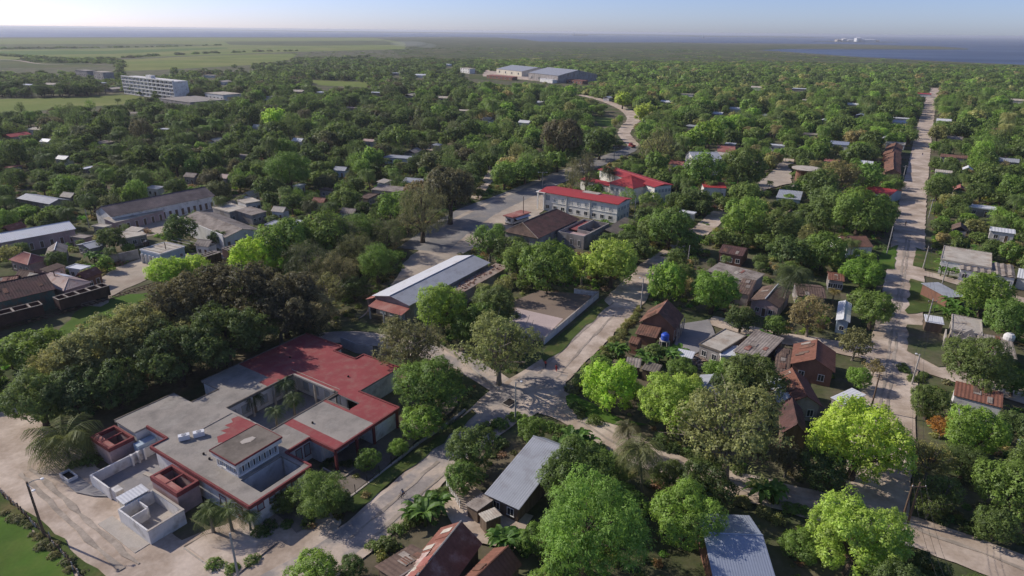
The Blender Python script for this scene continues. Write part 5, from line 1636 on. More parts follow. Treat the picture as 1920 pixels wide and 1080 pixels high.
for i, (px, py, wp, rm, wm, lb) in enumerate(SMALL):
    if not wp:
        continue
    d = PX(G(px, py, 3.2))[2]
    Lm = min(16.0, max(5.0, wp * d / FPX))
    turn = GRID - math.pi / 2 if i % 3 else GRID
    if px < 900:
        turn += .25
    q = G(px, py, 3.6)
    Dm = Lm * (.55 if i % 2 else .7)
    o = thing('small_house', lb, 'house', (q.x, q.y, 0), turn, 'small houses among the trees')
    x0, y0 = -Lm / 2, -Dm / 2
    kind = ('gable_x', 'shed', 'gable_x', 'flat')[i % 4]
    mb = MB()
    wall_box(mb, .3, .3, Lm - .3, Dm - .3, 0, 2.9)
    wl_ = mb.build('wall', wm, o, (x0, y0, 0))
    ro = roof_on(o, kind, Lm, Dm, 3.1, 1.3 if kind == 'gable_x' else .5, rm, .8, .05, .12)
    ro.location = (x0, y0, 0)
    if d < 420:
        window(o, -Lm * .2, y0 + .297, .9, 1.2, 1.2, 's')
        window(o, Lm * .2, y0 + .297, .05, 1.0, 2.1, 's', 'door')
    for sx in (-.35, 0, .35):
        a = Vector((q.x + math.cos(turn) * Lm * sx, q.y + math.sin(turn) * Lm * sx, 3.6))
        KEEP.append((PX(a)[0], PX(a)[1] + 1, PX(a)[2]))
    STAND.append((q.x, q.y, Lm * .5))
# ================================================================== court, fences, poles, railway, people and other single things
def pole_height(top, base):
    b = G(*base)
    best, bz = 1e9, 6
    for i in range(20, 140):
        z = i / 10
        d = abs(PX((b.x, b.y, z))[1] - top[1])
        if d < best:
            best, bz = d, z
    return b, bz


def seg_wall(name, label, pxs, h, t, mat, cat='wall', cap=None, z0=0.0, part='wall_run'):
    P = [G(*q) for q in pxs]
    o = thing(name, label, cat, (P[0].x, P[0].y, 0))
    for i in range(len(P) - 1):
        a, b = P[i] - P[0], P[i + 1] - P[0]
        d = b - a
        n = Vector((-d.y, d.x, 0)).normalized() * t / 2
        mb = MB()
        e = d.normalized() * (t * .52 if i else 0)
        mb.prism([(a + n + e)[:2], (a - n + e)[:2], (b - n)[:2], (b + n)[:2]], z0, h)
        mb.build(part, mat, o)
        if cap:
            mb = MB()
            n2 = n * 1.3
            mb.prism([(a + n2 + e)[:2], (a - n2 + e)[:2], (b - n2)[:2], (b + n2)[:2]], h + .003, h + .1)
            mb.build('coping', cap, o)
        k = max(1, int(d.length / 5))
        for j in range(k + 1):
            keep(tuple(P[i].lerp(P[i + 1], j / k)[:2]) + (h * .7,), .8)
    return o


# ball court
psheet('court', [(965, 566), (1010, 547), (1112, 555), (1020, 642), (925, 640)], 'court_floor', 'brown concrete ball court', jit=.03)
psheet('court', [(969, 580), (1056, 600), (1021, 636), (928, 634)], 'court_paint', 'pale pink painted end of the ball court', jit=.03)
cw = seg_wall('court_wall', 'low white wall along the street side of the ball court', [(1076, 552), (1122, 558), (1070, 603), (1020, 646)], 1.5, .22, 'white_wall', cap='pale_concrete')
for q in [(985, 570), (1040, 575), (1080, 565), (1000, 605), (1030, 610), (1050, 590)]:
    keep(G(*q), 3)
q = G(1040, 628)
gt = thing('court_gate', 'dark narrow gate in the white court wall', 'gate', (q.x, q.y, 0), math.radians(58))
mb = MB()
mb.box(-.6, -.16, 0, .6, .16, 1.55)
mb.build('gate_leaf', 'dark_opening', gt)
for s_ in (-.72, .61):
    mb = MB()
    mb.box(s_, -.18, 0, s_ + .12, .18, 1.75)
    mb.build('gate_post', 'steel', gt)
seg_wall('low_wall', 'pale low wall running through the trees between school and junction', [(826, 652), (858, 672), (905, 712), (935, 735)], .7, .25, 'pale_concrete')
seg_wall('sheet_fence', 'grey sheet fence at the back corner of the red school roof', [(640, 650), (668, 662), (700, 668)], 2.2, .08, 'grey_sheet', cat='fence')
sw = seg_wall('garden_curb', 'pale curved curb of the small front garden of the school', [(606, 881), (622, 890), (634, 897), (646, 898), (662, 886), (690, 868), (712, 852)], .45, .25, 'pale_concrete', cat='curb', part='curb_run')
# school fence along the street
fp = [(655, 936), (700, 901), (745, 865), (785, 832), (825, 806), (872, 770)]
fe = seg_wall('street_fence', 'low concrete base with thin dark posts between school and street', fp, .35, .3, 'pale_concrete', cat='fence', part='base_run')
P = [G(*q) for q in fp]
pm = MB().box(-.04, -.04, .353, .04, .04, 1.7).mesh('post', 'dark_opening')
for i in range(len(P) - 1):
    n = max(1, int((P[i + 1] - P[i]).length / 2.0))
    for j in range(n):
        q = P[i].lerp(P[i + 1], (j + .5) / n) - P[0]
        put('post', pm, fe, (q.x, q.y, 0))
# stake fence of the sports field
sp = [(-60, 878), (0, 924), (30, 952), (60, 982), (95, 1016), (122, 1045), (152, 1086)]
P = [G(*q) for q in sp]
sf = thing('stake_fence', 'rough fence of grey stakes round the bright green sports field', 'fence', (P[0].x, P[0].y, 0))
stm = [MB().tube([(0, 0, 0), (random.Random(k).uniform(-.1, .1), random.Random(k + 9).uniform(-.1, .1), 1.0 + .12 * k)], [.1, .07], 5).mesh('stake', 'wood' if k % 2 else 'pole_concrete') for k in range(4)]
rs_ = random.Random(2)
for i in range(len(P) - 1):
    n = max(1, int((P[i + 1] - P[i]).length / .62))
    for j in range(n):
        q = P[i].lerp(P[i + 1], (j + rs_.uniform(.3, .7)) / n) - P[0]
        put('stake', rs_.choice(stm), sf, (q.x + rs_.uniform(-.12, .12), q.y + rs_.uniform(-.12, .12), 0), rz=rs_.uniform(0, 6))
    for z in (.45, .85):
        mb = MB()
        mb.tube([P[i] - P[0] + Vector((0, 0, z)), P[i + 1] - P[0] + Vector((0, 0, z))], .045, 4)
        mb.build('rail', 'wood', sf)
# picket boards by the grey roofed cottage
P = [G(838, 915), G(862, 955)]
pf = thing('picket_fence', 'short white board fence left of the grey roofed cottage', 'fence', (P[0].x, P[0].y, 0))
bm_ = MB().box(-.14, -.02, 0, .14, .02, 1.5).mesh('board', 'white_wall')
n = 9
dd = P[1] - P[0]
for j in range(n):
    q = dd * (j / (n - 1))
    put('board', bm_, pf, (q.x, q.y, 0), rz=math.atan2(dd.y, dd.x))
mb = MB()
mb.tube([Vector((0, 0, .8)), dd + Vector((0, 0, .8))], .04, 4)
mb.build('rail', 'wood', pf)
# kerbed bed
seg_wall('bed_kerb', 'thin dark kerb round the bare bed by the young palms', [(345, 1027), (384, 1006), (400, 1000)], .2, .2, 'dark_concrete', cat='kerb', part='kerb_run')
seg_wall('bed_kerb', 'pale kerb along the lower side of the bare bed by the young palms', [(345, 1029), (380, 1055), (404, 1070)], .2, .2, 'pale_concrete', cat='kerb', part='kerb_run')
q = G(955, 758)
dc = thing('drain_cover', 'dark square iron drain cover on the asphalt of the junction', 'drain cover', (q.x, q.y, LAYER['z'] + .02), .9)
mb = MB()
mb.box(-1.0, -.8, -.02, 1.0, .8, .03)
mb.build('plate', 'dark_opening', dc)
mb = MB()
wall_box(mb, -1.15, -.95, 1.15, .95, -.02, .06, .14)
mb.build('frame', 'pale_concrete', dc)


# poles and lamps
def pole(top, base, label, mat='pole_concrete', arms=(), r=.13, lamp=True, group=None, cross=False, rot=0.0):
    b, h = pole_height(top, base)
    o = thing('street_lamp' if lamp else 'utility_pole', label, 'street lamp' if lamp else 'utility pole', (b.x, b.y, 0), rot, group)
    mb = MB()
    lx = 0.0
    mb.tube([(0, 0, -.1), (0, 0, h * .5), (0, 0, h)], [r * 1.25, r, r * .8], 8)
    mb.build('pole', mat, o)
    for az, ln, rise in arms:
        c, s_ = math.cos(az), math.sin(az)
        mb = MB()
        mb.tube([(0, 0, h - .3), (c * ln * .5, s_ * ln * .5, h - .3 + rise * .8), (c * ln, s_ * ln, h - .3 + rise)], .05, 5)
        a_ = mb.build('arm', 'steel', o)
        mb = MB()
        mb.lathe([(.05, .09), (.2, .06), (.22, -.02), (.12, -.08)], 8, (c * (ln + .15), s_ * (ln + .15), h - .3 + rise))
        mb.build('lamp_head', 'white_metal', a_)
    if cross:
        mb = MB()
        mb.box(-1.0, -.06, h - .75, 1.0, .06, h - .6)
        cr = mb.build('crossarm', 'wood', o)
        for x in (-.85, 0.0, .85):
            mb = MB()
            mb.lathe([(.05, 0), (.07, .08), (.03, .16)], 6, (x, 0, h - .597))
            mb.build('insulator', 'white_metal', cr)
    for t in (.35, .75, 1.0):
        KEEP.append(PX((b.x, b.y, h * t)))
    STAND.append((b.x, b.y, 1.0))
    return o, b, h


pole((44, 904), (84, 1006), 'dark wooden lamp post with two lamps over the sandy track', 'wood', [(.2, 1.6, .5), (-.6, 1.5, -.2)], .14)
pole((970, 716), (966, 790), 'concrete lamp post standing at the junction corner', arms=[(.3, .8, .2)])
pole((1205, 522), (1201, 582), 'concrete lamp post at the upper end of the main street', arms=[(2.4, .8, .2)])
pole((430, 1000), (449, 1092), 'concrete pole by the kerbed bed at the lower edge', lamp=False)
P1 = pole((1726, 664), (1709, 722), 'leaning light lamp post at the cross lane corner of the straight street', arms=[(2.0, .5, .1)])
P2 = pole((1718, 905), (1702, 982), 'twin legged utility pole above the cross street, right leg', lamp=False, cross=True, mat='wood')
pole((1726, 908), (1690, 980), 'twin legged utility pole above the cross street, left leg', lamp=False, mat='wood')
pole((1917, 828), (1895, 876), 'white lamp post at the right edge above the big green tree', arms=[(1.0, .6, .1)])
P3 = pole((1744, 560), (1733, 622), 'grey pole before the bananas of the brick hut', lamp=False, cross=True)
pole((1772, 492), (1764, 541), 'lone concrete lamp post beside the short dirt lane', arms=[(1.8, .6, .1)])
pole((1679, 424), (1662, 478), 'leaning grey pole left of the straight street by the lawn patch', lamp=False)
P4 = pole((1737, 462), (1730, 505), 'thin pole right of the straight street above the short lane', lamp=False, cross=True)
P5 = pole((1748, 372), (1741, 408), 'thin pole right of the straight street by the big hedge trees', lamp=False, cross=True)
P6 = pole((1697, 310), (1692, 340), 'thin pole left of the straight street by the stepped brown houses', lamp=False, cross=True)
pole((1647, 700), (1632, 770), 'wooden pole beside the small bright tree', 'wood', lamp=False)
pole((1016, 322), (1017, 352), 'avenue lamp with two heads nearest the square', arms=[(0, 1.6, .1), (math.pi, 1.6, .1)])
pole((1086, 298), (1087, 326), 'avenue lamp with two heads, second from the square', arms=[(0, 1.6, .1), (math.pi, 1.6, .1)])
pole((1150, 276), (1151, 300), 'avenue lamp with two heads at the far end', arms=[(0, 1.6, .1), (math.pi, 1.6, .1)])
pole((980, 368), (981, 416), 'steel pole beside the kiosk on the square', 'rail_steel', lamp=False)
pole((1191, 372), (1189, 412), 'pale pole right of the two storey building', lamp=False)
pole((1293, 460), (1290, 490), 'pale pole by the back street', lamp=False)
pole((161, 392), (168, 428), 'leaning pale pole behind the grey metal roof of the railway quarter', lamp=False)
pole((309, 454), (316, 492), 'wooden pole before the white and blue house', 'wood', lamp=False)
pole((105, 508), (112, 552), 'wooden pole before the pink roofed house', 'wood', lamp=False)
pole((1425, 297), (1425, 330), 'thin pole in the pale yard', lamp=False)
wl_ = thing('power_line', 'thin dark wires strung along the right side of the straight street', 'wires', (0, 0, 0))
line = [P2, P1, P3, P4, P5]
for i in range(len(line) - 1):
    a, b = line[i], line[i + 1]
    for k in (-.8, 0, .8):
        p0, p1 = Vector((a[1].x + k, a[1].y, a[2] - .35)), Vector((b[1].x + k, b[1].y, b[2] - .35))
        pts = [p0.lerp(p1, t / 8) - Vector((0, 0, 1.0 * 4 * (t / 8) * (1 - t / 8))) for t in range(9)]
        mb = MB()
        mb.tube(pts, .018, 4)
        mb.build('wire', 'water_cable', wl_)
b = P2[1]
for k in (-.8, 0, .8):
    mb = MB()
    e = G(1745, 1200)
    pts = [Vector((b.x + k, b.y, P2[2] - .35)).lerp(Vector((e.x + k, e.y, 7.5)), t / 8) - Vector((0, 0, 4 * (t / 8) * (1 - t / 8))) for t in range(9)]
    mb.tube(pts, .018, 4)
    mb.build('wire', 'water_cable', wl_)

# railway
tp = [(-120, 650), (0, 618), (84, 596), (200, 562), (300, 530), (410, 496), (470, 478), (560, 450)]
P = [G(*q) for q in tp]
tr = thing('railway_track', 'railway track running behind the huge brown trees', 'track', (0, 0, 0))
for s_ in (-.72, .72):
    mb = MB()
    pts = []
    for i, q in enumerate(P):
        d = (P[min(i + 1, len(P) - 1)] - P[max(i - 1, 0)]).normalized()
        pts.append(q + Vector((-d.y, d.x, 0)) * s_ + Vector((0, 0, .25)))
    mb.tube(pts, .07, 4)
    mb.build('rail', 'rail_steel', tr)
slm = MB().box(-1.2, -.12, .04, 1.2, .12, .18).mesh('sleeper', 'wood')
ns = 0
for i in range(len(P) - 1):
    d = P[i + 1] - P[i]
    n = int(d.length / 1.1)
    for j in range(n):
        if ns < 280:
            q = P[i] + d * (j / n)
            put('sleeper', slm, tr, (q.x, q.y, 0), rz=math.atan2(d.y, d.x) + math.pi / 2)
            ns += 1


def wagon(a, b, label, open_top=True):
    a, b = G(*a), G(*b)
    d = b - a
    L = d.length
    o = thing('freight_wagon', label, 'wagon', (a.x, a.y, .3), math.atan2(d.y, d.x), 'brown railway wagons')
    W = 1.45
    mb = MB()
    wall_box(mb, 0, -W, L, W, 1.0, 3.3, .1)
    mb.box(.1, -W + .1, 1.0, L - .1, W - .1, 1.15)
    bd = mb.build('body', 'wagon_brown', o)
    mb = MB()
    wall_box(mb, -.06, -W - .06, L + .06, W + .06, 3.303, 3.42, .24)
    mb.build('top_rim', 'fibre_cement', bd)
    for i in range(4):
        mb = MB()
        x = L * (i + .8) / 4.6
        mb.box(x, -W + .2, 3.2, x + .35, W - .2, 3.40)
        mb.build('cross_bar', 'fibre_cement', bd)
    n = 7
    for s_ in (-1, 1):
        for i in range(n):
            x = L * (i + .5) / n
            mb = MB()
            y0, y1 = sorted((s_ * (W + .002), s_ * (W + .1)))
            mb.box(x - .06, y0, 1.0, x + .06, y1, 3.297)
            mb.build('side_rib', 'wagon_brown', bd)
    mb = MB()
    mb.box(-.3, -.5, .75, L + .3, .5, .997)
    mb.build('underframe', 'black_rubber', o)
    for x in (L * .16, L * .84):
        mb = MB()
        mb.box(x - 1.2, -.9, .45, x + 1.2, .9, .72)
        bg_ = mb.build('bogie', 'black_rubber', o)
        for xx in (-.8, .8):
            for s_ in (-.75, .75):
                mb = MB()
                mb.tube([(x + xx, s_ - .06, .42), (x + xx, s_ + .06, .42)], .42, 12)
                mb.build('wheel', 'rail_steel', bg_)
    for t in (.1, .5, .9):
        keep(a.lerp(b, t) + Vector((0, 0, 3.5)), 2.5)
        keep(a.lerp(b, t) + Vector((0, 0, 2.2)))
    return o


wagon((-60, 634), (84, 596), 'brown open freight wagon cut by the left frame edge')
wagon((112, 588), (205, 560), 'brown open freight wagon before the pink roofed house')
wagon((384, 504), (412, 495), 'brown freight wagon below the courtyard house, left of two')
wagon((425, 491), (452, 483), 'brown freight wagon below the courtyard house, right of two')

# kiosk on the square
KR = Rect((945, 404), (962, 408), (990, 397), 2.9)
ki = thing('kiosk', 'small kiosk with a pinkish red roof and white front on the square', 'kiosk', KR.o, KR.rz)
L, D = max(KR.L, 3.4), max(min(KR.D, 9), 6)
mb = MB()
mb.box(.3, .3, .45, L - .3, D - .3, 2.7)
kb = mb.build('body', 'white_wall', ki)
mb = MB()
mb.box(.25, .25, 0, L - .25, D - .25, .447)
mb.build('plinth', 'black_rubber', ki)
mb = MB()
mb.box(-.3, -.3, 2.703, L + .3, D + .3, 2.95)
mb.build('roof', 'faded_red', ki)
mb = MB()
mb.box(L - .297, 1.0, 1.2, L - .2, D - 1.0, 2.3)
mb.build('hatch', 'dark_opening', kb)
mb = MB()
mb.slope((L + 1.2, .8, 2.1), (L + 1.2, D - .8, 2.1), (L - .28, D - .8, 2.6), (L - .28, .8, 2.6), .5, .03, .05)
mb.build('awning', 'white_sheet', ki)
window(ki, L / 2, .297, 1.1, 1.6, 1.1, 's')
guard(KR, 2.5, 2)

# blue water barrel on a stand by the brick house
q = G(1247, 632, 3.6)
tk = thing('water_tank', 'bright blue plastic water tank on a stand beside the brick house', 'tank', (q.x, q.y, 0))
mb = MB()
mb.lathe([(.62, 3.0), (.8, 3.12), (.8, 3.5), (.83, 3.55), (.8, 3.6), (.8, 4.1), (.6, 4.35), (.3, 4.45)], 14)
mb.build('tank_body', 'blue_plastic', tk)
mb = MB()
mb.lathe([(.3, 4.453), (.28, 4.55)], 12)
mb.build('lid', 'blue_plastic', tk)
mb = MB()
mb.box(-.9, -.9, 2.85, .9, .9, 2.997)
mb.build('platform', 'pale_concrete', tk)
for x in (-.75, .75):
    for y in (-.75, .75):
        mb = MB()
        mb.box(x - .09, y - .09, 0, x + .09, y + .09, 2.847)
        mb.build('leg', 'pale_concrete', tk)
keep((q.x, q.y, 4.2), 1)
KEEP.append(PX((q.x, q.y, 3.4)))
q = G(1891, 636, 3.2)
dm = thing('roof_tank', 'white domed water tank on the long brown roof at the right edge', 'tank', (q.x, q.y, 3.0))
mb = MB()
mb.lathe([(.9, 0), (1.0, .3), (1.0, .9), (.7, 1.4), (.25, 1.55)], 14)
mb.build('tank_body', 'white_wall', dm)
mb = MB()
mb.lathe([(.25, 1.553), (.22, 1.65)], 10)
mb.build('lid', 'steel', dm)
# junk between the flat roofs and the bananas
mb = MB()
for i in range(160):
    q = G(RNG.uniform(1298, 1350), RNG.uniform(668, 694))
    s_ = RNG.uniform(.15, .5)
    mb.box(q.x, q.y, 0, q.x + s_ * RNG.uniform(.6, 2), q.y + s_, s_ * RNG.uniform(.4, 1.2))
tag(mb.build('rubble', 'rubble'), 'heap of pale building rubble below the white roof slab', None, None, 'stuff')
KEEP.append(PX(G(1325, 680, .3)))


# people
def person(px, label, shirt, trousers, h=1.68, face=0.0, stride=.3, seat=None, rz=None):
    """walking figure: one skinned body, hair and clothes its children; drawn on the ground at a surveyed spot"""
    b = G(*px) if not isinstance(px, Vector) else px
    o = thing('person', label, 'person', (b.x, b.y, 0 if seat is None else seat), face)
    s_ = h / 1.7

    def skin(name, mat, verts, edges, rad, sub=1):
        me = bpy.data.meshes.new(name)
        me.from_pydata([tuple(c * s_ for c in v) for v in verts], edges, [])
        me.materials.append(MATS[mat])
        ob = put(name, me, o)
        sk = ob.modifiers.new('skin', 'SKIN')
        sk.use_smooth_shade = True
        for i, r in enumerate(rad):
            r = r if isinstance(r, tuple) else (r, r)
            me.skin_vertices[0].data[i].radius = (r[0] * s_, r[1] * s_)
        me.skin_vertices[0].data[0].use_root = True
        if sub:
            ob.modifiers.new('sub', 'SUBSURF').render_levels = sub
        return ob
    f = stride
    sit = seat is not None
    if sit:
        kn = [(.26, .11, .78), (.36, -.11, .62)]
        ft = [(.12, .10, .36), (.24, -.10, .18)]
        hand = [(.50, .2, 1.08), (.50, -.2, 1.08)]
        el = [(.26, .26, 1.10), (.26, -.26, 1.10)]
        torso = [(0, 0, .92), (.05, 0, 1.1), (.12, 0, 1.32), (.17, 0, 1.42)]
        head = (.21, 0, 1.58)
    else:
        kn = [(f * .45, .09, .5), (-f * .2, -.09, .5)]
        ft = [(f * .55, .09, .07), (-f * .75, -.09, .1)]
        el = [(-.12, .25, 1.13), (.1, -.25, 1.13)]
        hand = [(.0, .27, .88), (.24, -.26, .92)]
        torso = [(0, 0, .92), (0, 0, 1.1), (.01, 0, 1.3), (.01, 0, 1.42)]
        head = (.03, 0, 1.58)
    sh = [(torso[2][0], .18, torso[2][2] + .08), (torso[2][0], -.18, torso[2][2] + .08)]
    hp = [(torso[0][0], .09, .88), (torso[0][0], -.09, .88)]
    toe = [(q[0] + .17, q[1], q[2] - .03) for q in ft]
    V = [torso[0], torso[1], torso[2], torso[3], (head[0], 0, head[2] - .1), head, (head[0], 0, head[2] + .08)] + hp + kn + ft + toe + sh + el + hand
    E = [(0, 1), (1, 2), (2, 3), (3, 4), (4, 5), (5, 6), (0, 7), (7, 9), (9, 11), (11, 13), (0, 8), (8, 10), (10, 12), (12, 14), (2, 15), (15, 17), (17, 19), (2, 16), (16, 18), (18, 20)]
    Rd = [(.14, .11), (.13, .1), (.15, .11), .055, .06, .095, .07, .085, .085, .055, .055, .04, .04, .03, .03, .055, .055, .04, .04, .03, .03]
    skin('body', 'skin', V, E, Rd, 2)
    skin('shirt', shirt, [torso[0], torso[1], torso[2], (torso[3][0], 0, torso[3][2] - .03)] + sh + [tuple((a + c) / 2 for a, c in zip(sh[i], el[i])) for i in (0, 1)],
         [(0, 1), (1, 2), (2, 3), (2, 4), (4, 6), (2, 5), (5, 7)], [(.165, .13), (.155, .12), (.172, .13), .07, .075, .075, .068, .068])
    lo = [tuple(c * .8 + a * .2 for a, c in zip(kn[i], ft[i])) for i in (0, 1)]
    skin('trousers', trousers, [torso[0]] + hp + kn + lo, [(0, 1), (1, 3), (3, 5), (0, 2), (2, 4), (4, 6)], [(.155, .12), .1, .1, .07, .07, .06, .06])
    mb = MB()
    mb.lathe([(.112, -.01), (.112, .06), (.08, .12), (.03, .145)], 10, (head[0] * s_ - .02, 0, head[2] * s_ + .01))
    mb.build('hair', 'hair', o)
    for i in (0, 1):
        for k in range(5):
            mb = MB()
            hx, hy, hz_ = (c * s_ for c in hand[i])
            if k < 4:
                mb.tube([(hx + .012 * (k - 1.5), hy, hz_ - .01), (hx + .014 * (k - 1.5) + .01, hy, hz_ - .06), (hx + .014 * (k - 1.5) + .025, hy, hz_ - .09 - .008 * (k in (1, 2)))], [.011, .009, .007], 4)
            else:
                mb.tube([(hx + .02, hy, hz_), (hx + .05, hy + (.01 if i else -.01), hz_ - .03)], [.012, .008], 4)
            mb.build('finger', 'skin', o)
    if not sit:
        for t in (.5, 1.5):
            KEEP.append(PX((b.x, b.y, t)))
    return o


person((1023, 690), 'person in a red top walking on the main street, left of two', 'red_cloth', 'dark_cloth', face=-2.1)
person((1043, 697), 'person in a red top walking on the main street, right of two', 'red_cloth', 'red_cloth', face=-2.0, h=1.6)
person((1697, 424), 'person in dark clothes walking on the straight street by the lawn patch', 'dark_cloth', 'dark_cloth', face=1.2)
person((1729, 292), 'person in dark clothes walking far up the straight street', 'dark_cloth', 'blue_cloth', face=-1.7)
# cyclist in the tree shade
q = G(755, 936)
ang = math.radians(-125)
bk = thing('bicycle', 'dark bicycle ridden along the main street in the tree shade', 'bicycle', (q.x, q.y, LAYER['z']), ang)
for x in (-.52, .52):
    mb = MB()
    for i in range(16):
        a0, a1 = 2 * math.pi * i / 16, 2 * math.pi * (i + 1) / 16
        mb.tube([(x + .34 * math.cos(a0), 0, .35 + .34 * math.sin(a0)), (x + .34 * math.cos(a1), 0, .35 + .34 * math.sin(a1))], .022, 4)
    for i in range(6):
        a0 = math.pi * i / 6
        mb.tube([(x + .33 * math.cos(a0), 0, .35 + .33 * math.sin(a0)), (x - .33 * math.cos(a0), 0, .35 - .33 * math.sin(a0))], .006, 3)
    mb.build('wheel', 'black_rubber', bk)
mb = MB()
for a, b in [((-.52, 0, .35), (-.05, 0, .32)), ((-.05, 0, .32), (-.2, 0, .85)), ((-.52, 0, .35), (-.17, 0, .78)), ((-.05, 0, .32), (.36, 0, .8)), ((-.17, 0, .78), (.34, 0, .88)), ((.52, 0, .35), (.34, 0, .95))]:
    mb.tube([a, b], .022, 5)
mb.build('frame', 'dark_cloth', bk)
mb = MB()
mb.tube([(.28, .26, 1.02), (.34, .1, 1.0), (.34, -.1, 1.0), (.28, -.26, 1.02)], .016, 5)
mb.build('handlebar', 'steel', bk)
mb = MB()
mb.box(-.34, -.08, .86, -.06, .08, .92)
mb.build('saddle', 'black_rubber', bk)
cy = person(q, 'cyclist in a pale blue shirt riding in the tree shade on the main street', 'blue_cloth', 'dark_cloth', face=ang, seat=.06, h=1.66)
cy.location = Vector((q.x, q.y, .05)) + Vector((math.cos(ang), math.sin(ang), 0)) * -.2
KEEP.append(PX((q.x, q.y, 1.0)))

# red truck on the winding road
q = G(1185, 277)
tk = thing('truck', 'small red truck on the winding road at the end of the avenue', 'truck', (q.x, q.y, .05), 1.9)
mb = MB()
mb.box(1.1, -.95, .6, 2.6, .95, 1.5)
mb.box(1.2, -.88, 1.5, 2.2, .88, 2.2)
mb.build('cab', 'red_sheet', tk)
mb = MB()
wall_box(mb, -2.2, -1.0, 1.0, 1.0, .8, 1.7, .08)
mb.box(-2.1, -.9, .7, .95, .9, .85)
mb.build('cargo_bed', 'red_trim', tk)
mb = MB()
mb.box(2.2, -.8, 1.55, 2.24, .8, 2.1)
mb.build('windscreen', 'window_glass', tk)
for x in (-1.3, 1.8):
    for y in (-.95, .8):
        mb = MB()
        mb.tube([(x, y, .42), (x, y + .2, .42)], .42, 12)
        mb.build('wheel', 'black_rubber', tk)
keep((q.x, q.y, 1.2), 3)

# the far bay
def sea_at(px, py):
    return G(px, py, SEA_Z)


q = sea_at(1088, 66.8)
k = PX(q)[2] / FPX
sh_ = thing('cargo_ship', 'long grey cargo ship lying far out in the bay', 'ship', (q.x, q.y, SEA_Z), .05)
mb = MB()
L = 28 * k
v = []
for z, w_, e in ((-.5, 8, 0), (11, 10, 6)):
    v += [(-L / 2 - e, -w_, z), (L * .42, -w_, z), (L / 2 + e, 0, z), (L * .42, w_, z), (-L / 2 - e, w_, z)]
mb.add(v, [(4, 3, 2, 1, 0), (5, 6, 7, 8, 9)] + [(i, (i + 1) % 5, 5 + (i + 1) % 5, 5 + i) for i in range(5)])
mb.build('hull', 'dark_concrete', sh_)
mb = MB()
mb.box(-L * .47, -8, 11, -L * .36, 8, 36)
mb.box(-L * .45, -10, 28, -L * .38, 10, 33)
mb.tube([(-L * .4, 0, 36), (-L * .4, 0, 45)], 2, 6)
mb.build('superstructure', 'white_wall', sh_)
for i in range(4):
    mb = MB()
    x = -L * .22 + i * L * .16
    mb.box(x - 8, -7, 11, x + 8, 7, 15)
    mb.build('hatch_cover', 'steel', sh_)
q = sea_at(1318, 71.5)
bo = thing('work_boat', 'small dark vessel far out between the ship and the white works', 'boat', (q.x, q.y, SEA_Z), .3)
k = PX(q)[2] / FPX
mb = MB()
mb.prism([(-3.5 * k, -5), (3 * k, -5), (4 * k, 0), (3 * k, 5), (-3.5 * k, 5)], -.5, 6)
mb.build('hull', 'dark_concrete', bo)
mb = MB()
mb.box(-1.5 * k, -4, 6, 1.2 * k, 4, 6 + 3 * k)
mb.build('cabin', 'blue_wall', bo)
q0 = sea_at(1605, 78.5)
k = PX(q0)[2] / FPX
mb = MB()
n = 24
for i in range(n + 1):
    t = i / n
    w_ = 60 + 160 * math.sin(math.pi * t)
    x = q0.x + (t - .5) * 150 * k
    mb.v += [(x, q0.y - w_, SEA_Z - .3), (x, q0.y - w_ * .5, 1.2), (x, q0.y + w_ * .5, 1.5), (x, q0.y + w_, SEA_Z - .3)]
for i in range(n):
    for j in range(3):
        a = i * 4 + j
        mb.f.append((a, a + 4, a + 5, a + 1))
        mb.m.append(0)
tag(mb.build('terrain', 'scrub_land'), 'flat islet carrying the white works', None, None, 'structure')
wk = thing('harbour_works', 'cluster of white harbour sheds on the flat islet in the bay', 'works', (q0.x, q0.y, 1.3))
for i, (dx, w_, h, mt) in enumerate([(-34, 8, 3.2, 'pale_concrete'), (-24, 7, 4.5, 'white_wall'), (-12, 9, 3.0, 'white_wall'), (2, 8, 6.0, 'white_metal'), (8, 10, 4.0, 'white_metal'), (24, 20, 3.4, 'white_metal'), (38, 6, 2.5, 'pale_concrete')]):
    mb = MB()
    mb.box((dx - w_ / 2) * k, -25, 0, (dx + w_ / 2) * k, 25, h * k)
    mb.slope(((dx - w_ / 2) * k, -26, h * k), ((dx + w_ / 2) * k, -26, h * k), ((dx + w_ / 2) * k, 0, h * k * 1.3), ((dx - w_ / 2) * k, 0, h * k * 1.3), 20, .3, .5)
    mb.build('shed', mt, wk)
# smoke drifting over the far fields
q = G(800, 90)
sm = MB()
for (cx, cz, rx, rz_, ry) in [(0, 8, 38, 9, 25), (-60, 14, 70, 10, 40)]:
    pf_ = [(max(.01, math.sin(math.pi * i / 8)), -math.cos(math.pi * i / 8)) for i in range(9)]
    o0 = len(sm.v)
    sm.lathe(pf_, 14)
    for i in range(o0, len(sm.v)):
        x, y, z = sm.v[i]
        sm.v[i] = (q.x + cx + x * rx, q.y + y * ry + cx * .4, max(.3, cz + z * rz_))
so = sm.build('smoke', [])
m = bpy.data.materials.new('smoke_air')
m.use_nodes = True
m.node_tree.nodes.remove(m.node_tree.nodes['Principled BSDF'])
v_ = m.node_tree.nodes.new('ShaderNodeVolumePrincipled')
v_.inputs['Color'].default_value = (.95, .96, 1, 1)
v_.inputs['Density'].default_value = .003
m.node_tree.links.new(v_.outputs[0], m.node_tree.nodes['Material Output'].inputs['Volume'])
so.data.materials.append(m)
tag(so, 'thin white smoke drifting over the far fields', None, None, 'stuff')
ribbon('road', [(-60, 108), (0, 111.5), (35, 114), (75, 120), (120, 121.5)], 6, 'pale_sand', 'pale farm road at the far left', seed=31, jit=.3)
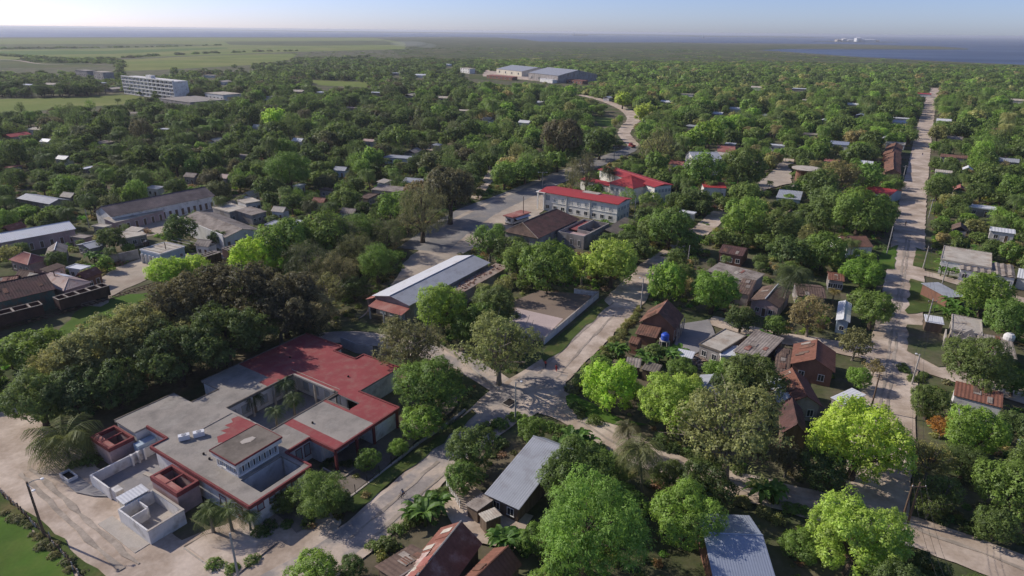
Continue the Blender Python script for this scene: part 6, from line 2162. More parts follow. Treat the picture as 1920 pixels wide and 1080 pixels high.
# ================================================================== vegetation
def leaf_mesh(name, pos, nrm, size, cv, rng, aspect=1.5, along=None):
    """many small leaf sprays, each one quad, as one crown mesh"""
    n = len(pos)
    r = rng.normal(size=(n, 3))
    if along is not None:
        r = along + 0.35 * r
    t = r - nrm * np.sum(r * nrm, axis=1, keepdims=True)
    t /= np.linalg.norm(t, axis=1, keepdims=True) + 1e-9
    b = np.cross(nrm, t)
    L = (size * rng.uniform(.7, 1.3, n))[:, None]
    W = L / aspect
    bend = nrm * L * 0.16
    v = np.stack([pos - t * L * .55 - bend, pos + b * W * .5 + bend * .6, pos + t * L * .55 - bend, pos - b * W * .5 + bend * .6], axis=1).reshape(-1, 3)
    me = bpy.data.meshes.new(name)
    me.vertices.add(n * 4)
    me.vertices.foreach_set('co', v.astype(np.float32).ravel())
    me.loops.add(n * 4)
    me.loops.foreach_set('vertex_index', np.arange(n * 4, dtype=np.int32))
    me.polygons.add(n)
    me.polygons.foreach_set('loop_start', np.arange(0, n * 4, 4, dtype=np.int32))
    at = me.attributes.new('cv', 'FLOAT', 'FACE')
    at.data.foreach_set('value', cv.astype(np.float32))
    me.materials.append(MATS['foliage'])
    me.update()
    me.validate()
    return me


STYLE = {  # clumps, flatness, clump radius, lean of leaves, leaf aspect, share of leaves, droop
    'round': (62, .78, (.19, .33), .55, 1.5, 1.0, 0.0),
    'puffy': (120, .80, (.13, .22), .6, 1.4, 1.15, 0.0),
    'sparse': (60, .74, (.16, .27), .9, 1.5, .5, 0.0),
    'spread': (80, .52, (.15, .29), .6, 1.5, 1.0, 0.0),
    'airy': (120, .62, (.10, .20), .9, 1.6, 1.15, 0.0),
    'feather': (95, .85, (.14, .25), .8, 2.8, 1.7, .5),
    'casuarina': (60, 1.25, (.17, .28), .8, 4.5, 1.15, 1.1),
}
ZC = 1.06       # crown centre of a tree of crown radius 1


def clumps(style, rng):
    k, flat, cr, *_ = STYLE[style]
    c, r = [], []
    while len(c) < k:
        d = rng.normal(size=3)
        d /= np.linalg.norm(d)
        q = rng.uniform(*cr)
        rad = (1 - q * .8) * rng.uniform(.25, 1) ** .45
        lob = 1 + .16 * math.sin(3 * math.atan2(d[1], d[0]) + k) + .1 * math.sin(5 * math.atan2(d[1], d[0]))
        p = d * rad * (lob, lob, flat)
        if d[2] < -.75:
            continue
        if p[2] < -.35 and rng.uniform() < .4:
            continue
        c.append(p + (0, 0, ZC))
        r.append(q)
    return np.array(c), np.array(r)


def crown_mesh(name, style, seed, n, leaf):
    rng = np.random.default_rng(seed)
    c, r = clumps(style, np.random.default_rng(seed))
    k, flat, cr, lean, asp, share, droop = STYLE[style]
    n = int(n * share)
    per = 7 if n > 2000 else 4                       # leaves grow in tufts
    m = n * 3 // per
    pick = rng.choice(len(c), m, p=(r ** 2) / (r ** 2).sum())
    d = rng.normal(size=(m, 3))
    d /= np.linalg.norm(d, axis=1, keepdims=True)
    p = c[pick] + d * (r[pick] * rng.uniform(.74, 1.1, m))[:, None]
    ok = ~((d[:, 2] < -.45) & (rng.uniform(size=m) < .75))
    dist = np.linalg.norm(p[:, None, :] - c[None], axis=2)
    dist[np.arange(m), pick] = 9
    ok &= ~np.any(dist < r[None] * (.8 if style not in ('sparse', 'feather', 'airy') else .5), axis=1)
    ix = np.nonzero(ok)[0][:n // per]
    p, d, pick = p[ix], d[ix], pick[ix]
    cl = rng.uniform(.8, 1.22, len(c))
    tuft = rng.uniform(.74, 1.26, len(p))
    ts = leaf * (1.0 if per == 7 else .7)
    off = rng.normal(size=(len(p), per, 3)) * ts * .6
    pos = (p[:, None, :] + off).reshape(-1, 3)
    d = (d[:, None, :] + off / ts * .55).reshape(-1, 3)
    cv = np.repeat(cl[pick] * tuft, per) * rng.uniform(.88, 1.12, len(pos))
    p = pos
    nr = d + rng.normal(size=d.shape) * lean * .45 + (0, 0, .4)
    nr /= np.linalg.norm(nr, axis=1, keepdims=True)
    al = None
    if droop:
        al = np.tile(np.array([[0, 0, -droop]]), (len(p), 1)) + d * .5
    return leaf_mesh(name, p, nr, leaf, cv, rng, asp, al)


def trunk_mesh(name, style, seed, mat='bark', fine=False):
    rng = np.random.default_rng(seed)
    c, r = clumps(style, np.random.default_rng(seed))
    mb = MB()
    lean = rng.uniform(-.08, .08, 2)
    fork = Vector((lean[0], lean[1], .42))
    tr = .085 if style != 'sparse' else .06
    mb.tube([(0, 0, -.05), (lean[0] * .4, lean[1] * .4, .2), fork], [tr * 1.35, tr, tr * .85], 7)
    order = rng.permutation(len(c))
    for i in order[:24 if fine else 8]:
        e = Vector(c[i])
        mid = fork.lerp(e, .5) + Vector((rng.uniform(-.08, .08), rng.uniform(-.08, .08), .1))
        mb.tube([fork, mid, e], [tr * .5, tr * .3, .012], 4, cap=False)
        if fine:
            for _ in range(2):
                t = e + Vector(rng.normal(size=3)) * .2
                mb.tube([mid.lerp(e, .5), t], [.013, .005], 3, cap=False)
    return mb.mesh(name, mat)


LOD = {'xl': (17000, .045), 'hi': (9000, .064), 'mid': (3600, .1), 'lo': (1300, .165)}
PROTO = {}


def proto(style, lod, v):
    key = (style, lod, v)
    if key not in PROTO:
        n, lf = LOD[lod]
        seed = 100 + sum(ord(ch) for ch in style) + v * 17
        PROTO[key] = (crown_mesh('crown', style, seed, n, lf), trunk_mesh('trunk', style, seed, 'pale_bark' if style == 'sparse' else 'bark', style == 'sparse' and lod in ('hi', 'xl')))
    return PROTO[key]


TREES = []      # x, y, R


def plant(name, x, y, R, kz, style, tint, label, group=None, cat='tree', z=0.0):
    d = PX((x, y, R))[2]
    lod = 'xl' if R * FPX / d > 62 else 'hi' if R * FPX / d > 38 or d < 120 else ('mid' if d < 270 else 'lo')
    v = RNG.randrange({'xl': 2, 'hi': 2}.get(lod, 3))
    cm, tm = proto(style, lod, v)
    o = thing(name, label, cat, (x, y, z), RNG.uniform(0, 6.28), group)
    put('trunk', tm, o).scale = (R, R, R * kz)
    c = put('crown', cm, o)
    c.scale = (R, R, R * kz)
    c['tint'] = [float(q) for q in tint]
    TREES.append((x, y, R))
    return o


def shade(t, a=.1):
    s_ = RNG.uniform(1 - a, 1 + a)
    return (t[0] * s_ * RNG.uniform(.92, 1.08), t[1] * s_, t[2] * s_ * RNG.uniform(.9, 1.1))


TINT = {'dark': (0.14, 0.195, 0.052), 'mango': (0.185, 0.25, 0.06), 'mid': (0.215, 0.325, 0.062), 'bright': (0.285, 0.43, 0.07), 'lime': (0.52, 0.70, 0.095), 'yellow': (0.47, 0.58, 0.11),
        'olive': (0.36, 0.36, 0.12), 'tan': (0.389, 0.325, 0.132), 'brown': (0.17, 0.155, 0.072), 'rust': (0.228, 0.162, 0.064), 'cas': (0.166, 0.184, 0.074), 'grey': (0.267, 0.258, 0.102), 'orange': (0.584, 0.313, 0.074)}


def T(cx, cy, hw, style, tint, label, kz=1.0, name='tree', rmax=14):
    """a tree whose crown the photograph shows centred at (cx, cy), hw wide each side"""
    R = 5.0
    for _ in range(5):
        q = G(cx, cy, ZC * R * kz)
        R = min(rmax, hw * PX(q)[2] / FPX)
    return plant(name, q.x, q.y, R, kz, style, shade(TINT[tint], .06), label)


# --- trees one can point at
T(1612, 820, 90, 'puffy', 'lime', 'large bright yellow green tree overhanging the straight street, below the white carport')
T(1606, 1003, 90, 'puffy', 'yellow', 'large pale yellow green tree at the lower edge beside the blue metal roof')
T(1375, 805, 112, 'sparse', 'olive', 'big olive brown thin leaved tree between the bright round tree and the dark tiled roof')
T(1258, 752, 66, 'puffy', 'yellow', 'yellowish green tree between the lime tree at the junction and the big olive tree')
T(1146, 722, 56, 'puffy', 'lime', 'bright lime green tree on the grass bank at the junction')
T(1105, 985, 112, 'feather', 'bright', 'big feathery mid green tree at the lower edge')
T(1285, 965, 72, 'round', 'bright', 'bright green broadleaf tree left of the blue metal roof')
T(1078, 880, 72, 'round', 'mango', 'dense dull green mango tree right of the grey roofed cottage')
T(1000, 1010, 34, 'round', 'mid', 'small dark green tree at the lower edge right of the red tiled roof')
T(884, 838, 48, 'round', 'mango', 'mango tree at the upper left corner of the grey roofed cottage')
T(868, 893, 36, 'round', 'mid', 'low bushy tree left of the grey roofed cottage')
T(1000, 806, 30, 'round', 'mid', 'small bushy tree at the top of the grey roofed cottage')
T(806, 725, 70, 'round', 'mid', 'dense green tree against the red school roof', .9)
T(792, 790, 44, 'round', 'bright', 'low green tree at the front corner of the red school roof', .8)
T(767, 645, 68, 'sparse', 'grey', 'grey green thin leaved tree behind the red school roof')
T(936, 648, 80, 'sparse', 'olive', 'wide olive green tree at the end of the court wall')
T(828, 575, 52, 'round', 'bright', 'bright green tree covering the grey warehouse roof edge')
T(930, 572, 45, 'round', 'mango', 'dark green tree between the warehouse and the court')
T(1028, 498, 56, 'round', 'mid', 'large green tree at the back edge of the court')
T(1148, 488, 52, 'puffy', 'yellow', 'yellow green tree right of the court behind the brick house')
T(1092, 500, 36, 'sparse', 'yellow', 'thin yellowish tree between two larger trees behind the court')
T(918, 452, 40, 'sparse', 'mid', 'feathery green tree before the long tiled hall')
T(960, 470, 34, 'round', 'mango', 'dark bushy tree at the front corner of the tiled hall')
T(1253, 528, 38, 'round', 'bright', 'tall bright green tree at the end of the main street', 1.2)
T(1338, 543, 46, 'puffy', 'bright', 'very bright green round tree above the paved courtyard')
T(1258, 425, 44, 'round', 'mid', 'green tree at the bend of the back street')
T(1398, 412, 42, 'round', 'bright', 'bright green tree right of the back street')
T(1462, 425, 40, 'round', 'mango', 'dark green tree right of the bright one by the back street')
T(1480, 470, 38, 'round', 'mango', 'dark green tree above the coconut palm')
T(1545, 470, 42, 'round', 'mid', 'round green tree before the steep brown tiled cottage')
T(1612, 395, 52, 'round', 'mid', 'wide green tree left of the straight street behind the white end wall')
T(1560, 392, 36, 'round', 'mango', 'dark green tree behind the steep brown tiled cottage')
T(1618, 488, 26, 'round', 'bright', 'small bright green tree on the lawn patch by the straight street')
T(1620, 512, 40, 'puffy', 'bright', 'light green tree left of the straight street above the dark round one', .8)
T(1640, 575, 46, 'spread', 'mid', 'dark green flat topped street tree overhanging the straight street', 1.0)
T(1520, 590, 44, 'sparse', 'tan', 'tan twiggy tree left of the white sheet shed')
T(1605, 642, 36, 'sparse', 'grey', 'brownish thin tree at the corner of the cross lane', 1.0)
T(1612, 708, 24, 'round', 'bright', 'small bright tree before the straight street above the white carport')
T(1640, 688, 20, 'sparse', 'tan', 'small bare tree beside the bright small tree by the straight street')
T(1410, 708, 58, 'round', 'mango', 'dark green tree before the brown fibre sheet roof')
T(1360, 725, 30, 'round', 'dark', 'dark low tree left of the dark green tree by the pale gable roof')
T(1455, 612, 24, 'round', 'mid', 'small green tree in the paved lane above the red tiled houses')
T(1390, 598, 30, 'round', 'dark', 'dark spreading tree by the courtyard of the brick house')
T(1848, 548, 46, 'round', 'bright', 'bright yellow green tree right of the brick hut')
T(1898, 598, 46, 'round', 'mid', 'green tree at the right edge below the bright yellow green one')
T(1838, 682, 64, 'round', 'mango', 'big green tree before the ruined house')
T(1905, 715, 32, 'round', 'mid', 'light green tree at the right edge above the white walled store')
T(1745, 752, 38, 'round', 'mango', 'green tree between the straight street and the white walled store')
T(1832, 810, 56, 'round', 'bright', 'bright green tree below the white walled store')
T(1768, 800, 26, 'sparse', 'orange', 'small orange brown tree left of the bright green tree')
T(1905, 800, 36, 'round', 'mango', 'dark tree at the right edge beside the bright green tree')
T(1745, 860, 44, 'sparse', 'olive', 'thin brownish tree beside the straight street and the wires')
T(1895, 915, 62, 'round', 'mid', 'big green tree at the right edge above the cross street')
T(1870, 985, 40, 'round', 'mango', 'dark green tree at the lower right beside the cross street')
T(1745, 945, 34, 'sparse', 'mango', 'thin dark tree behind the double pole')
T(1738, 1072, 40, 'round', 'dark', 'dark tree cut by the lower edge right of the pale yellow green tree')
T(1322, 905, 54, 'round', 'dark', 'dark tree under the big olive brown one')
T(1255, 890, 34, 'round', 'mango', 'dark tree beside the large coconut palm')
T(1545, 880, 46, 'round', 'dark', 'dark tree left of the large bright yellow green tree')
T(1478, 860, 40, 'sparse', 'brown', 'brownish tree below the dark old tiled house')
T(1290, 725, 30, 'puffy', 'yellow', 'small yellow green tree left of the pale gable roof')
T(590, 1072, 52, 'round', 'bright', 'light green bush like tree at the lower edge beside the street', .7)
T(662, 1062, 26, 'round', 'mango', 'small dark tree at the lower edge beside the street', 1.1)
T(690, 862, 26, 'round', 'mid', 'small round clipped tree before the red roofed school wing', .9)
T(596, 925, 56, 'feather', 'mid', 'feathery green tree at the front corner of the school', .8)
T(530, 940, 30, 'feather', 'mango', 'small feathery tree under the school front wall', .8)
T(640, 945, 26, 'round', 'mango', 'low bush tree by the school fence', .7)
# the great brown and olive mass left of the school
for q in [(345, 575, 92, 'airy', 'brown', 'huge brown leaved tree behind the railway wagons'), (445, 548, 92, 'airy', 'brown', 'huge brown leaved tree below the lime tree of the railway yard'),
          (255, 625, 86, 'airy', 'olive', 'olive brown tree left of the huge brown trees'), (420, 625, 84, 'airy', 'dark', 'dark olive tree in the middle of the brown mass'),
          (530, 560, 80, 'airy', 'brown', 'brown tree right of the huge brown trees'), (330, 655, 80, 'airy', 'dark', 'dark tree behind the grey back roof of the school'),
          (185, 660, 84, 'airy', 'olive', 'olive green tree at the left behind the school'), (120, 690, 70, 'airy', 'olive', 'yellow olive tree near the left frame edge'),
          (60, 655, 62, 'spread', 'mid', 'green spreading tree before the railway wagons at the left edge'), (70, 745, 66, 'round', 'mango', 'dark green tree over the sandy track at the left edge'),
          (140, 735, 58, 'round', 'dark', 'dark tree above the bushy coconut palm'), (520, 592, 64, 'sparse', 'brown', 'thin brown tree behind the red school roof'),
          (590, 590, 52, 'sparse', 'tan', 'bare tan tree between the red school roof and the warehouse'), (385, 500, 0, '', '', ''), (215, 715, 58, 'round', 'dark', 'dark tree close behind the left red framed well'),
          (480, 590, 66, 'airy', 'dark', 'dark crown at the right of the brown mass'), (575, 612, 40, 'sparse', 'brown', 'small brown tree at the back edge of the red school roof'),
          (345, 640, 70, 'airy', 'olive', 'olive crown in the heart of the brown mass'), (610, 545, 45, 'sparse', 'grey', 'grey thin tree left of the warehouse porch')]:
    if q[2]:
        T(*q, kz=.95)
T(478, 478, 44, 'puffy', 'lime', 'bright lime tree above the brown mass at the railway yard')
T(312, 508, 40, 'puffy', 'lime', 'low bright lime tree before the white and blue house, left of two', .8)
T(362, 502, 36, 'puffy', 'lime', 'low bright lime tree before the white and blue house, right of two', .8)
T(540, 455, 56, 'round', 'mid', 'green tree right of the courtyard house in the railway quarter')
T(610, 440, 52, 'round', 'mid', 'green tree left of the tall dark feathery ones')
T(628, 448, 56, 'casuarina', 'cas', 'large dark feathery tree beside the green tree of the railway quarter', .75)
T(678, 478, 50, 'casuarina', 'cas', 'dark feathery tree nearest the left end of the warehouse', .75)
T(672, 432, 46, 'feather', 'mid', 'green feathery tree in the middle of the dark feathery ones', .85)
T(585, 498, 54, 'casuarina', 'cas', 'dark feathery tree above the bare tan tree', .75)
T(632, 515, 48, 'casuarina', 'grey', 'lower grey feathery tree behind the warehouse porch', .75)
T(722, 446, 40, 'casuarina', 'cas', 'dark feathery tree at the edge of the square', .8)
T(790, 402, 50, 'casuarina', 'grey', 'tall grey green casuarina standing at the head of the square', 1.05)
T(748, 388, 38, 'round', 'mid', 'bright rounded tree left of the tall casuarina')
T(842, 352, 52, 'spread', 'brown', 'dark reddish brown tree behind the tall casuarina', 1.3)
T(795, 365, 40, 'spread', 'rust', 'rusty brown tree left of the dark reddish brown one', 1.2)
T(945, 328, 27, 'round', 'mid', 'first rounded avenue tree from the tall casuarina')
T(985, 320, 25, 'round', 'mid', 'second rounded avenue tree from the tall casuarina')
T(1012, 315, 22, 'round', 'mango', 'third rounded avenue tree from the tall casuarina')
T(1045, 300, 22, 'round', 'mid', 'fourth rounded avenue tree from the tall casuarina')
T(1080, 290, 24, 'round', 'mango', 'fifth rounded avenue tree from the tall casuarina')
T(1055, 255, 42, 'spread', 'brown', 'dark brown tree behind the avenue trees', 1.3)
T(1125, 268, 30, 'round', 'dark', 'dark tree at the far end of the avenue')
T(1232, 275, 34, 'casuarina', 'grey', 'tall grey casuarina behind the red roofs', 1.05)
T(1098, 328, 24, 'casuarina', 'brown', 'brown conifer rising between the two red roofs', 1.7)
T(1075, 328, 14, 'casuarina', 'grey', 'slim grey green conifer left of the brown one', 2.2)
T(1212, 212, 24, 'puffy', 'yellow', 'pale yellow tree right of the winding road')
T(1168, 186, 17, 'puffy', 'yellow', 'small pale yellow tree by the far bend of the winding road')
T(1330, 250, 30, 'puffy', 'bright', 'lime green tree in the row before the white two storey house')
T(1300, 262, 24, 'puffy', 'bright', 'lower lime green tree of the row before the white two storey house')
T(1355, 238, 24, 'puffy', 'bright', 'farther lime green tree of the row before the white two storey house')
T(1320, 318, 38, 'round', 'mid', 'green tree right of the white two storey house')
T(1395, 312, 44, 'round', 'mango', 'dark green tree left of the pale yard')
T(1575, 330, 40, 'sparse', 'tan', 'brown bare crowned tree right of the round canopy')
T(1540, 345, 34, 'round', 'mango', 'green tree below the round canopy')
T(1625, 332, 32, 'round', 'mid', 'green tree behind the bright red gable roof')
T(1218, 395, 22, 'sparse', 'brown', 'reddish thin tree at the corner of the two storey building')
T(1222, 430, 28, 'round', 'mango', 'dark tree right of the ruined wing')
T(515, 222, 24, 'puffy', 'lime', 'bright lime tree far off in the left wood')
T(540, 318, 44, 'feather', 'mid', 'large soft green tree in the left wood')
T(210, 448, 26, 'round', 'dark', 'dark tree between the barrack wing and the grey metal roof')
T(335, 430, 32, 'round', 'dark', 'dark tree between the barrack wing and the courtyard house')
T(410, 445, 18, 'round', 'dark', 'small dark tree before the courtyard house')
T(105, 488, 20, 'round', 'dark', 'small dark tree before the grey gabled cottage')
HAND = len(TREES)


# --- palms and bananas
def frond(mb, base, az, L, rise, droop, pairs, wid, rng):
    pts = []
    for i in range(7):
        t = i / 6
        r = L * (t - .12 * t * t)
        z = rise * L * t - droop * L * t * t
        pts.append(Vector(base) + Vector((math.cos(az) * r, math.sin(az) * r, z)))
    side = Vector((-math.sin(az), math.cos(az), 0))
    for i in range(pairs):
        t = .08 + .92 * i / pairs
        k = min(5, int(t * 6))
        p = pts[k].lerp(pts[k + 1], t * 6 - k)
        dr = (pts[k + 1] - pts[k]).normalized()
        ln = wid * (.45 + .9 * math.sin(math.pi * min(1, t * .85 + .12)))
        for s_ in (-1, 1):
            tip = p + side * s_ * ln * .75 + dr * ln * .5 + Vector((0, 0, -ln * rng.uniform(.3, .65)))
            w_ = dr * (L / pairs * .42)
            mb.add([p - w_ * .6, p + w_ * .6, tip + w_ * .25, tip - w_ * .15], [(0, 1, 2, 3)])
    for i in range(6):
        a, b_ = pts[i], pts[i + 1]
        w_ = side * (.035 * L * .3)
        mb.add([a - w_, a + w_, b_ + w_ * .6, b_ - w_ * .6], [(0, 1, 2, 3)])


def cv_mesh(mb, name, rng, lo=.75, hi=1.25):
    me = mb.mesh(name, 'foliage')
    at = me.attributes.new('cv', 'FLOAT', 'FACE')
    at.data.foreach_set('value', np.array([rng.uniform(lo, hi) for _ in me.polygons], dtype=np.float32))
    return me


def palm_proto(seed, n, L, H, pairs=13, lean=.12, up=0.0):
    rng = random.Random(seed)
    mb = MB()
    ln = Vector((rng.uniform(-lean, lean) * H, rng.uniform(-lean, lean) * H, H))
    mb.tube([(0, 0, -.1), (ln.x * .2, ln.y * .2, H * .35), (ln.x * .6, ln.y * .6, H * .7), ln], [.24, .17, .15, .13], 7)
    tm = mb.mesh('trunk', 'pale_bark')
    mb = MB()
    for i in range(n):
        az = i * 2.399 + rng.uniform(-.2, .2)
        u = i / n
        frond(mb, ln, az, L * rng.uniform(.85, 1.1), .95 + up - 1.05 * u, .75 + .25 * u, pairs, L * .33, rng)
    return tm, cv_mesh(mb, 'fronds', rng)


PALMS = [palm_proto(s_, 30, 3.6, 7.5, 17) for s_ in (1, 2)]
YOUNG = [palm_proto(s_, 20, 2.0, 3.4, 12, .05) for s_ in (3, 4)]
BUSHY = [palm_proto(5, 34, 4.2, 3.0, 18, .05, .25)]


def palm(cx, cy, hw, label, kind=None, tint=(.17, .22, .055), group=None, name='palm_tree'):
    kind = kind or PALMS
    tm, fm = RNG.choice(kind)
    H0, L0 = (7.5, 3.6) if kind is PALMS else ((3.4, 2.0) if kind is YOUNG else (3.0, 4.2))
    s_ = 1.0
    for _ in range(5):
        q = G(cx, cy, H0 * s_)
        s_ = hw * PX(q)[2] / FPX / L0
    o = thing(name, label, 'palm', (q.x, q.y, 0), RNG.uniform(0, 6.28), group)
    put('trunk', tm, o).scale = (s_,) * 3
    f = put('fronds', fm, o)
    f.scale = (s_,) * 3
    f['tint'] = list(shade(tint))
    TREES.append((q.x, q.y, L0 * s_ * .7))
    return o


palm(1212, 850, 54, 'large coconut palm with hanging fronds below the bright trees by the cross street', tint=(.21, .235, .075))
palm(118, 822, 66, 'bushy coconut palm spreading over the left end of the school', BUSHY, (.20, .235, .07))
palm(392, 955, 34, 'young palm before the school front, leftmost of three', YOUNG)
palm(428, 955, 32, 'young palm before the school front, middle of three', YOUNG)
palm(465, 965, 24, 'young palm before the school front, rightmost of three', YOUNG)
palm(476, 742, 22, 'small palm in a white planter in the school courtyard', YOUNG, (0.105, 0.135, 0.040))
palm(535, 718, 24, 'tall leafy palm at the back of the school courtyard', YOUNG, (0.084, 0.128, 0.034))
palm(548, 745, 24, 'drooping palm in the middle of the school courtyard', YOUNG, (0.119, 0.162, 0.046))
palm(515, 768, 22, 'short palm at the front edge of the school courtyard', YOUNG, (0.119, 0.155, 0.040))
palm(1478, 508, 40, 'coconut palm in the dark trees above the brown cottage', tint=(0.112, 0.135, 0.040))
palm(1147, 316, 19, 'palm between the link roof and the farthest red roof', tint=(0.077, 0.108, 0.034))
palm(1522, 440, 22, 'yellowish palm left of the steep brown tiled cottage', tint=(0.224, 0.203, 0.057))
palm(580, 382, 18, 'palm in the railway quarter near the grey walled house', tint=(0.126, 0.135, 0.046))
palm(1565, 545, 14, 'yellow fronded palm above the tan twiggy tree', YOUNG, (0.280, 0.230, 0.057))
palm(1185, 800, 30, 'brownish palm left of the large coconut palm', tint=(0.196, 0.176, 0.069))
palm(1600, 455, 20, 'coconut palm behind the steep brown tiled cottage')
palm(1690, 345, 12, 'thin palm by the bright red gable roof')
palm(415, 372, 16, 'palm at the right end of the very long barrack')


def banana_proto(seed):
    rng = random.Random(seed)
    mb = MB()
    mb.tube([(0, 0, 0), (.05, 0, 1.6)], [.16, .11], 6)
    tm = mb.mesh('stem', 'grass')
    mb = MB()
    for i in range(9):
        az = i * 2.399 + rng.uniform(-.3, .3)
        L = rng.uniform(1.7, 2.5)
        ris = rng.uniform(.75, 1.35)
        pts = [Vector((math.cos(az) * L * t * .8, math.sin(az) * L * t * .8, 1.5 + ris * L * t - .95 * L * t * t)) for t in (0, .25, .5, .75, 1.0)]
        sd_ = Vector((-math.sin(az), math.cos(az), 0))
        ws = [.05, .27, .33, .27, .04]
        for k in range(4):
            a, b_ = pts[k], pts[k + 1]
            dz = Vector((0, 0, .1))
            mb.add([a - sd_ * ws[k] + dz, a, b_, b_ - sd_ * ws[k + 1] + dz], [(0, 1, 2, 3)])
            mb.add([a, a + sd_ * ws[k] + dz, b_ + sd_ * ws[k + 1] + dz, b_], [(0, 1, 2, 3)])
    return tm, cv_mesh(mb, 'leaves', rng, .8, 1.25)


BAN = [banana_proto(s_) for s_ in range(3)]


def banana(x, y, s_, label, tint=(0.140, 0.257, 0.040), group=None):
    tm, lm = RNG.choice(BAN)
    o = thing('banana_plant', label, 'banana plant', (x, y, 0), RNG.uniform(0, 6.28), group)
    put('stem', tm, o).scale = (s_,) * 3
    f = put('leaves', lm, o)
    f.scale = (s_,) * 3
    f['tint'] = list(shade(tint, .15))


for (px, py, n, spread, lb, grp) in [(810, 962, 9, 42, 'banana plant in the clump between the street and the grey roofed cottage', 'bananas by the street'),
                                     (1085, 835, 6, 22, 'banana plant in the clump behind the grey roofed cottage', 'bananas behind the grey roof'),
                                     (955, 1030, 5, 22, 'banana plant in the clump beside the lower red tiled roof', 'bananas by the lower red roof'),
                                     (1245, 675, 9, 40, 'banana plant in the clump below the brown tiled brick house', 'bananas by the brick house'),
                                     (1165, 665, 5, 22, 'banana plant in the clump beside the small tiled shed', 'bananas by the tiled shed'),
                                     (1775, 590, 10, 48, 'banana plant in the clump before the brick hut', 'bananas by the brick hut'),
                                     (1790, 500, 9, 36, 'banana plant in the clump before the pale slab building', 'bananas by the lamp post'),
                                     (185, 480, 6, 16, 'banana plant by the grey roofs of the railway quarter', 'bananas in the railway quarter'),
                                     (1420, 640, 4, 14, 'banana plant beside the brown fibre roof', 'bananas by the fibre roof'),
                                     (960, 300, 8, 30, 'banana plant in the patch behind the avenue trees', 'bananas by the avenue'),
                                     (850, 295, 8, 40, 'banana plant in the patch beside the bare earth', 'bananas by the bare earth'),
                                     (1440, 930, 5, 20, 'low banana plant beside the cross street below the big olive tree', 'bananas by the cross street')]:
    for i in range(n):
        q = G(px + RNG.uniform(-spread, spread), py + RNG.uniform(-spread, spread) * .45 + 8)
        banana(q.x, q.y, RNG.uniform(.85, 1.35), lb, group=grp)

# --- shrubs and hedges
SHR = [crown_mesh('shrub', 'round', 900 + i, 1100, .17) for i in range(3)] + [crown_mesh('shrub', 'sparse', 910, 1500, .16)]


def shrub(x, y, R, tint, label, group=None, flat=.75):
    o = put('shrub', RNG.choice(SHR), None, (x, y, -R * flat * .65), rz=RNG.uniform(0, 6.28))
    o.scale = (R, R, R * flat)
    tag(o, label, 'shrub', group)
    o['tint'] = list(shade(TINT[tint], .15))
    return o


def hedge(pxs, step, R, tint, label, group):
    P = [G(*q) for q in pxs]
    for i in range(len(P) - 1):
        n = max(1, int((P[i + 1] - P[i]).length / step))
        for j in range(n):
            q = P[i].lerp(P[i + 1], (j + RNG.uniform(.1, .9)) / n)
            shrub(q.x + RNG.uniform(-.5, .5), q.y + RNG.uniform(-.5, .5), R * RNG.uniform(.75, 1.3), tint, label, group)


hedge([(1075, 740), (1100, 705), (1140, 655), (1170, 620), (1205, 575)], 1.3, 1.0, 'olive', 'brownish shrub in the hedge along the right side of the main street', 'hedge along the main street')
hedge([(1080, 725), (1110, 690), (1150, 650)], 1.6, 1.3, 'mid', 'green shrub behind the brownish street hedge', 'green shrubs behind the hedge')
hedge([(690, 1045), (740, 1005), (790, 960), (840, 915)], 1.5, 1.2, 'mango', 'leafy shrub on the verge between the street and the cottages', 'shrubs on the street verge')
hedge([(1065, 755), (1085, 778), (1120, 795)], 1.4, 1.1, 'mango', 'dark shrub on the grass bank at the junction', 'shrubs on the junction bank')
hedge([(905, 812), (940, 795), (975, 785), (1010, 795), (1060, 815), (1130, 850)], 1.8, 1.3, 'mid', 'green shrub round the back of the grey roofed cottage', 'shrubs round the grey roofed cottage')
hedge([(0, 960), (60, 1000), (120, 1048), (170, 1095)], 1.5, .8, 'grey', 'dusty low shrub along the stake fence', 'shrubs along the stake fence')
hedge([(480, 1000), (530, 985), (600, 965), (650, 930)], 1.6, 1.0, 'mango', 'low shrub under the school front wall', 'shrubs under the school front')
hedge([(390, 1055), (440, 1070), (490, 1050)], 1.3, .9, 'mid', 'low shrub in the kerbed bed by the young palms', 'shrubs in the kerbed bed')
hedge([(600, 880), (640, 865), (660, 885)], 1.2, .8, 'dark', 'clipped dark shrub in the front garden of the school', 'shrubs in the school garden')
hedge([(120, 880), (170, 870), (230, 850)], 1.4, 1.1, 'mango', 'dark shrub behind the yard wall under the bushy palm', 'shrubs behind the yard wall')
hedge([(1440, 940), (1520, 965), (1560, 985)], 1.5, 1.0, 'mid', 'low shrub between the cross street and the blue metal roof', 'shrubs by the blue metal roof')
hedge([(1725, 960), (1790, 985), (1850, 1005)], 1.6, 1.3, 'dark', 'dark shrub along the upper side of the cross street', 'shrubs above the cross street')
hedge([(1690, 690), (1720, 720), (1735, 700)], 1.5, 1.0, 'mango', 'low shrub at the corner lot of the straight street', 'shrubs at the corner lot')
hedge([(530, 690), (545, 760), (580, 780)], 2.2, .7, 'mid', 'low green plant in the school courtyard', 'plants in the school courtyard')
hedge([(475, 905), (520, 915), (500, 890)], 1.6, .7, 'olive', 'thin weed in the front court of the school', 'weeds in the front court')
hedge([(1230, 830), (1300, 860), (1390, 885)], 1.8, 1.4, 'dark', 'dark shrub along the lower side of the bright trees', 'shrubs under the bright trees')
hedge([(1310, 920), (1390, 945), (1480, 985)], 1.8, 1.3, 'olive', 'dry shrub below the cross street', 'shrubs below the cross street')
# --- the wood that fills the rest of the town
KP = np.array(KEEP)
ST = np.array(STAND)


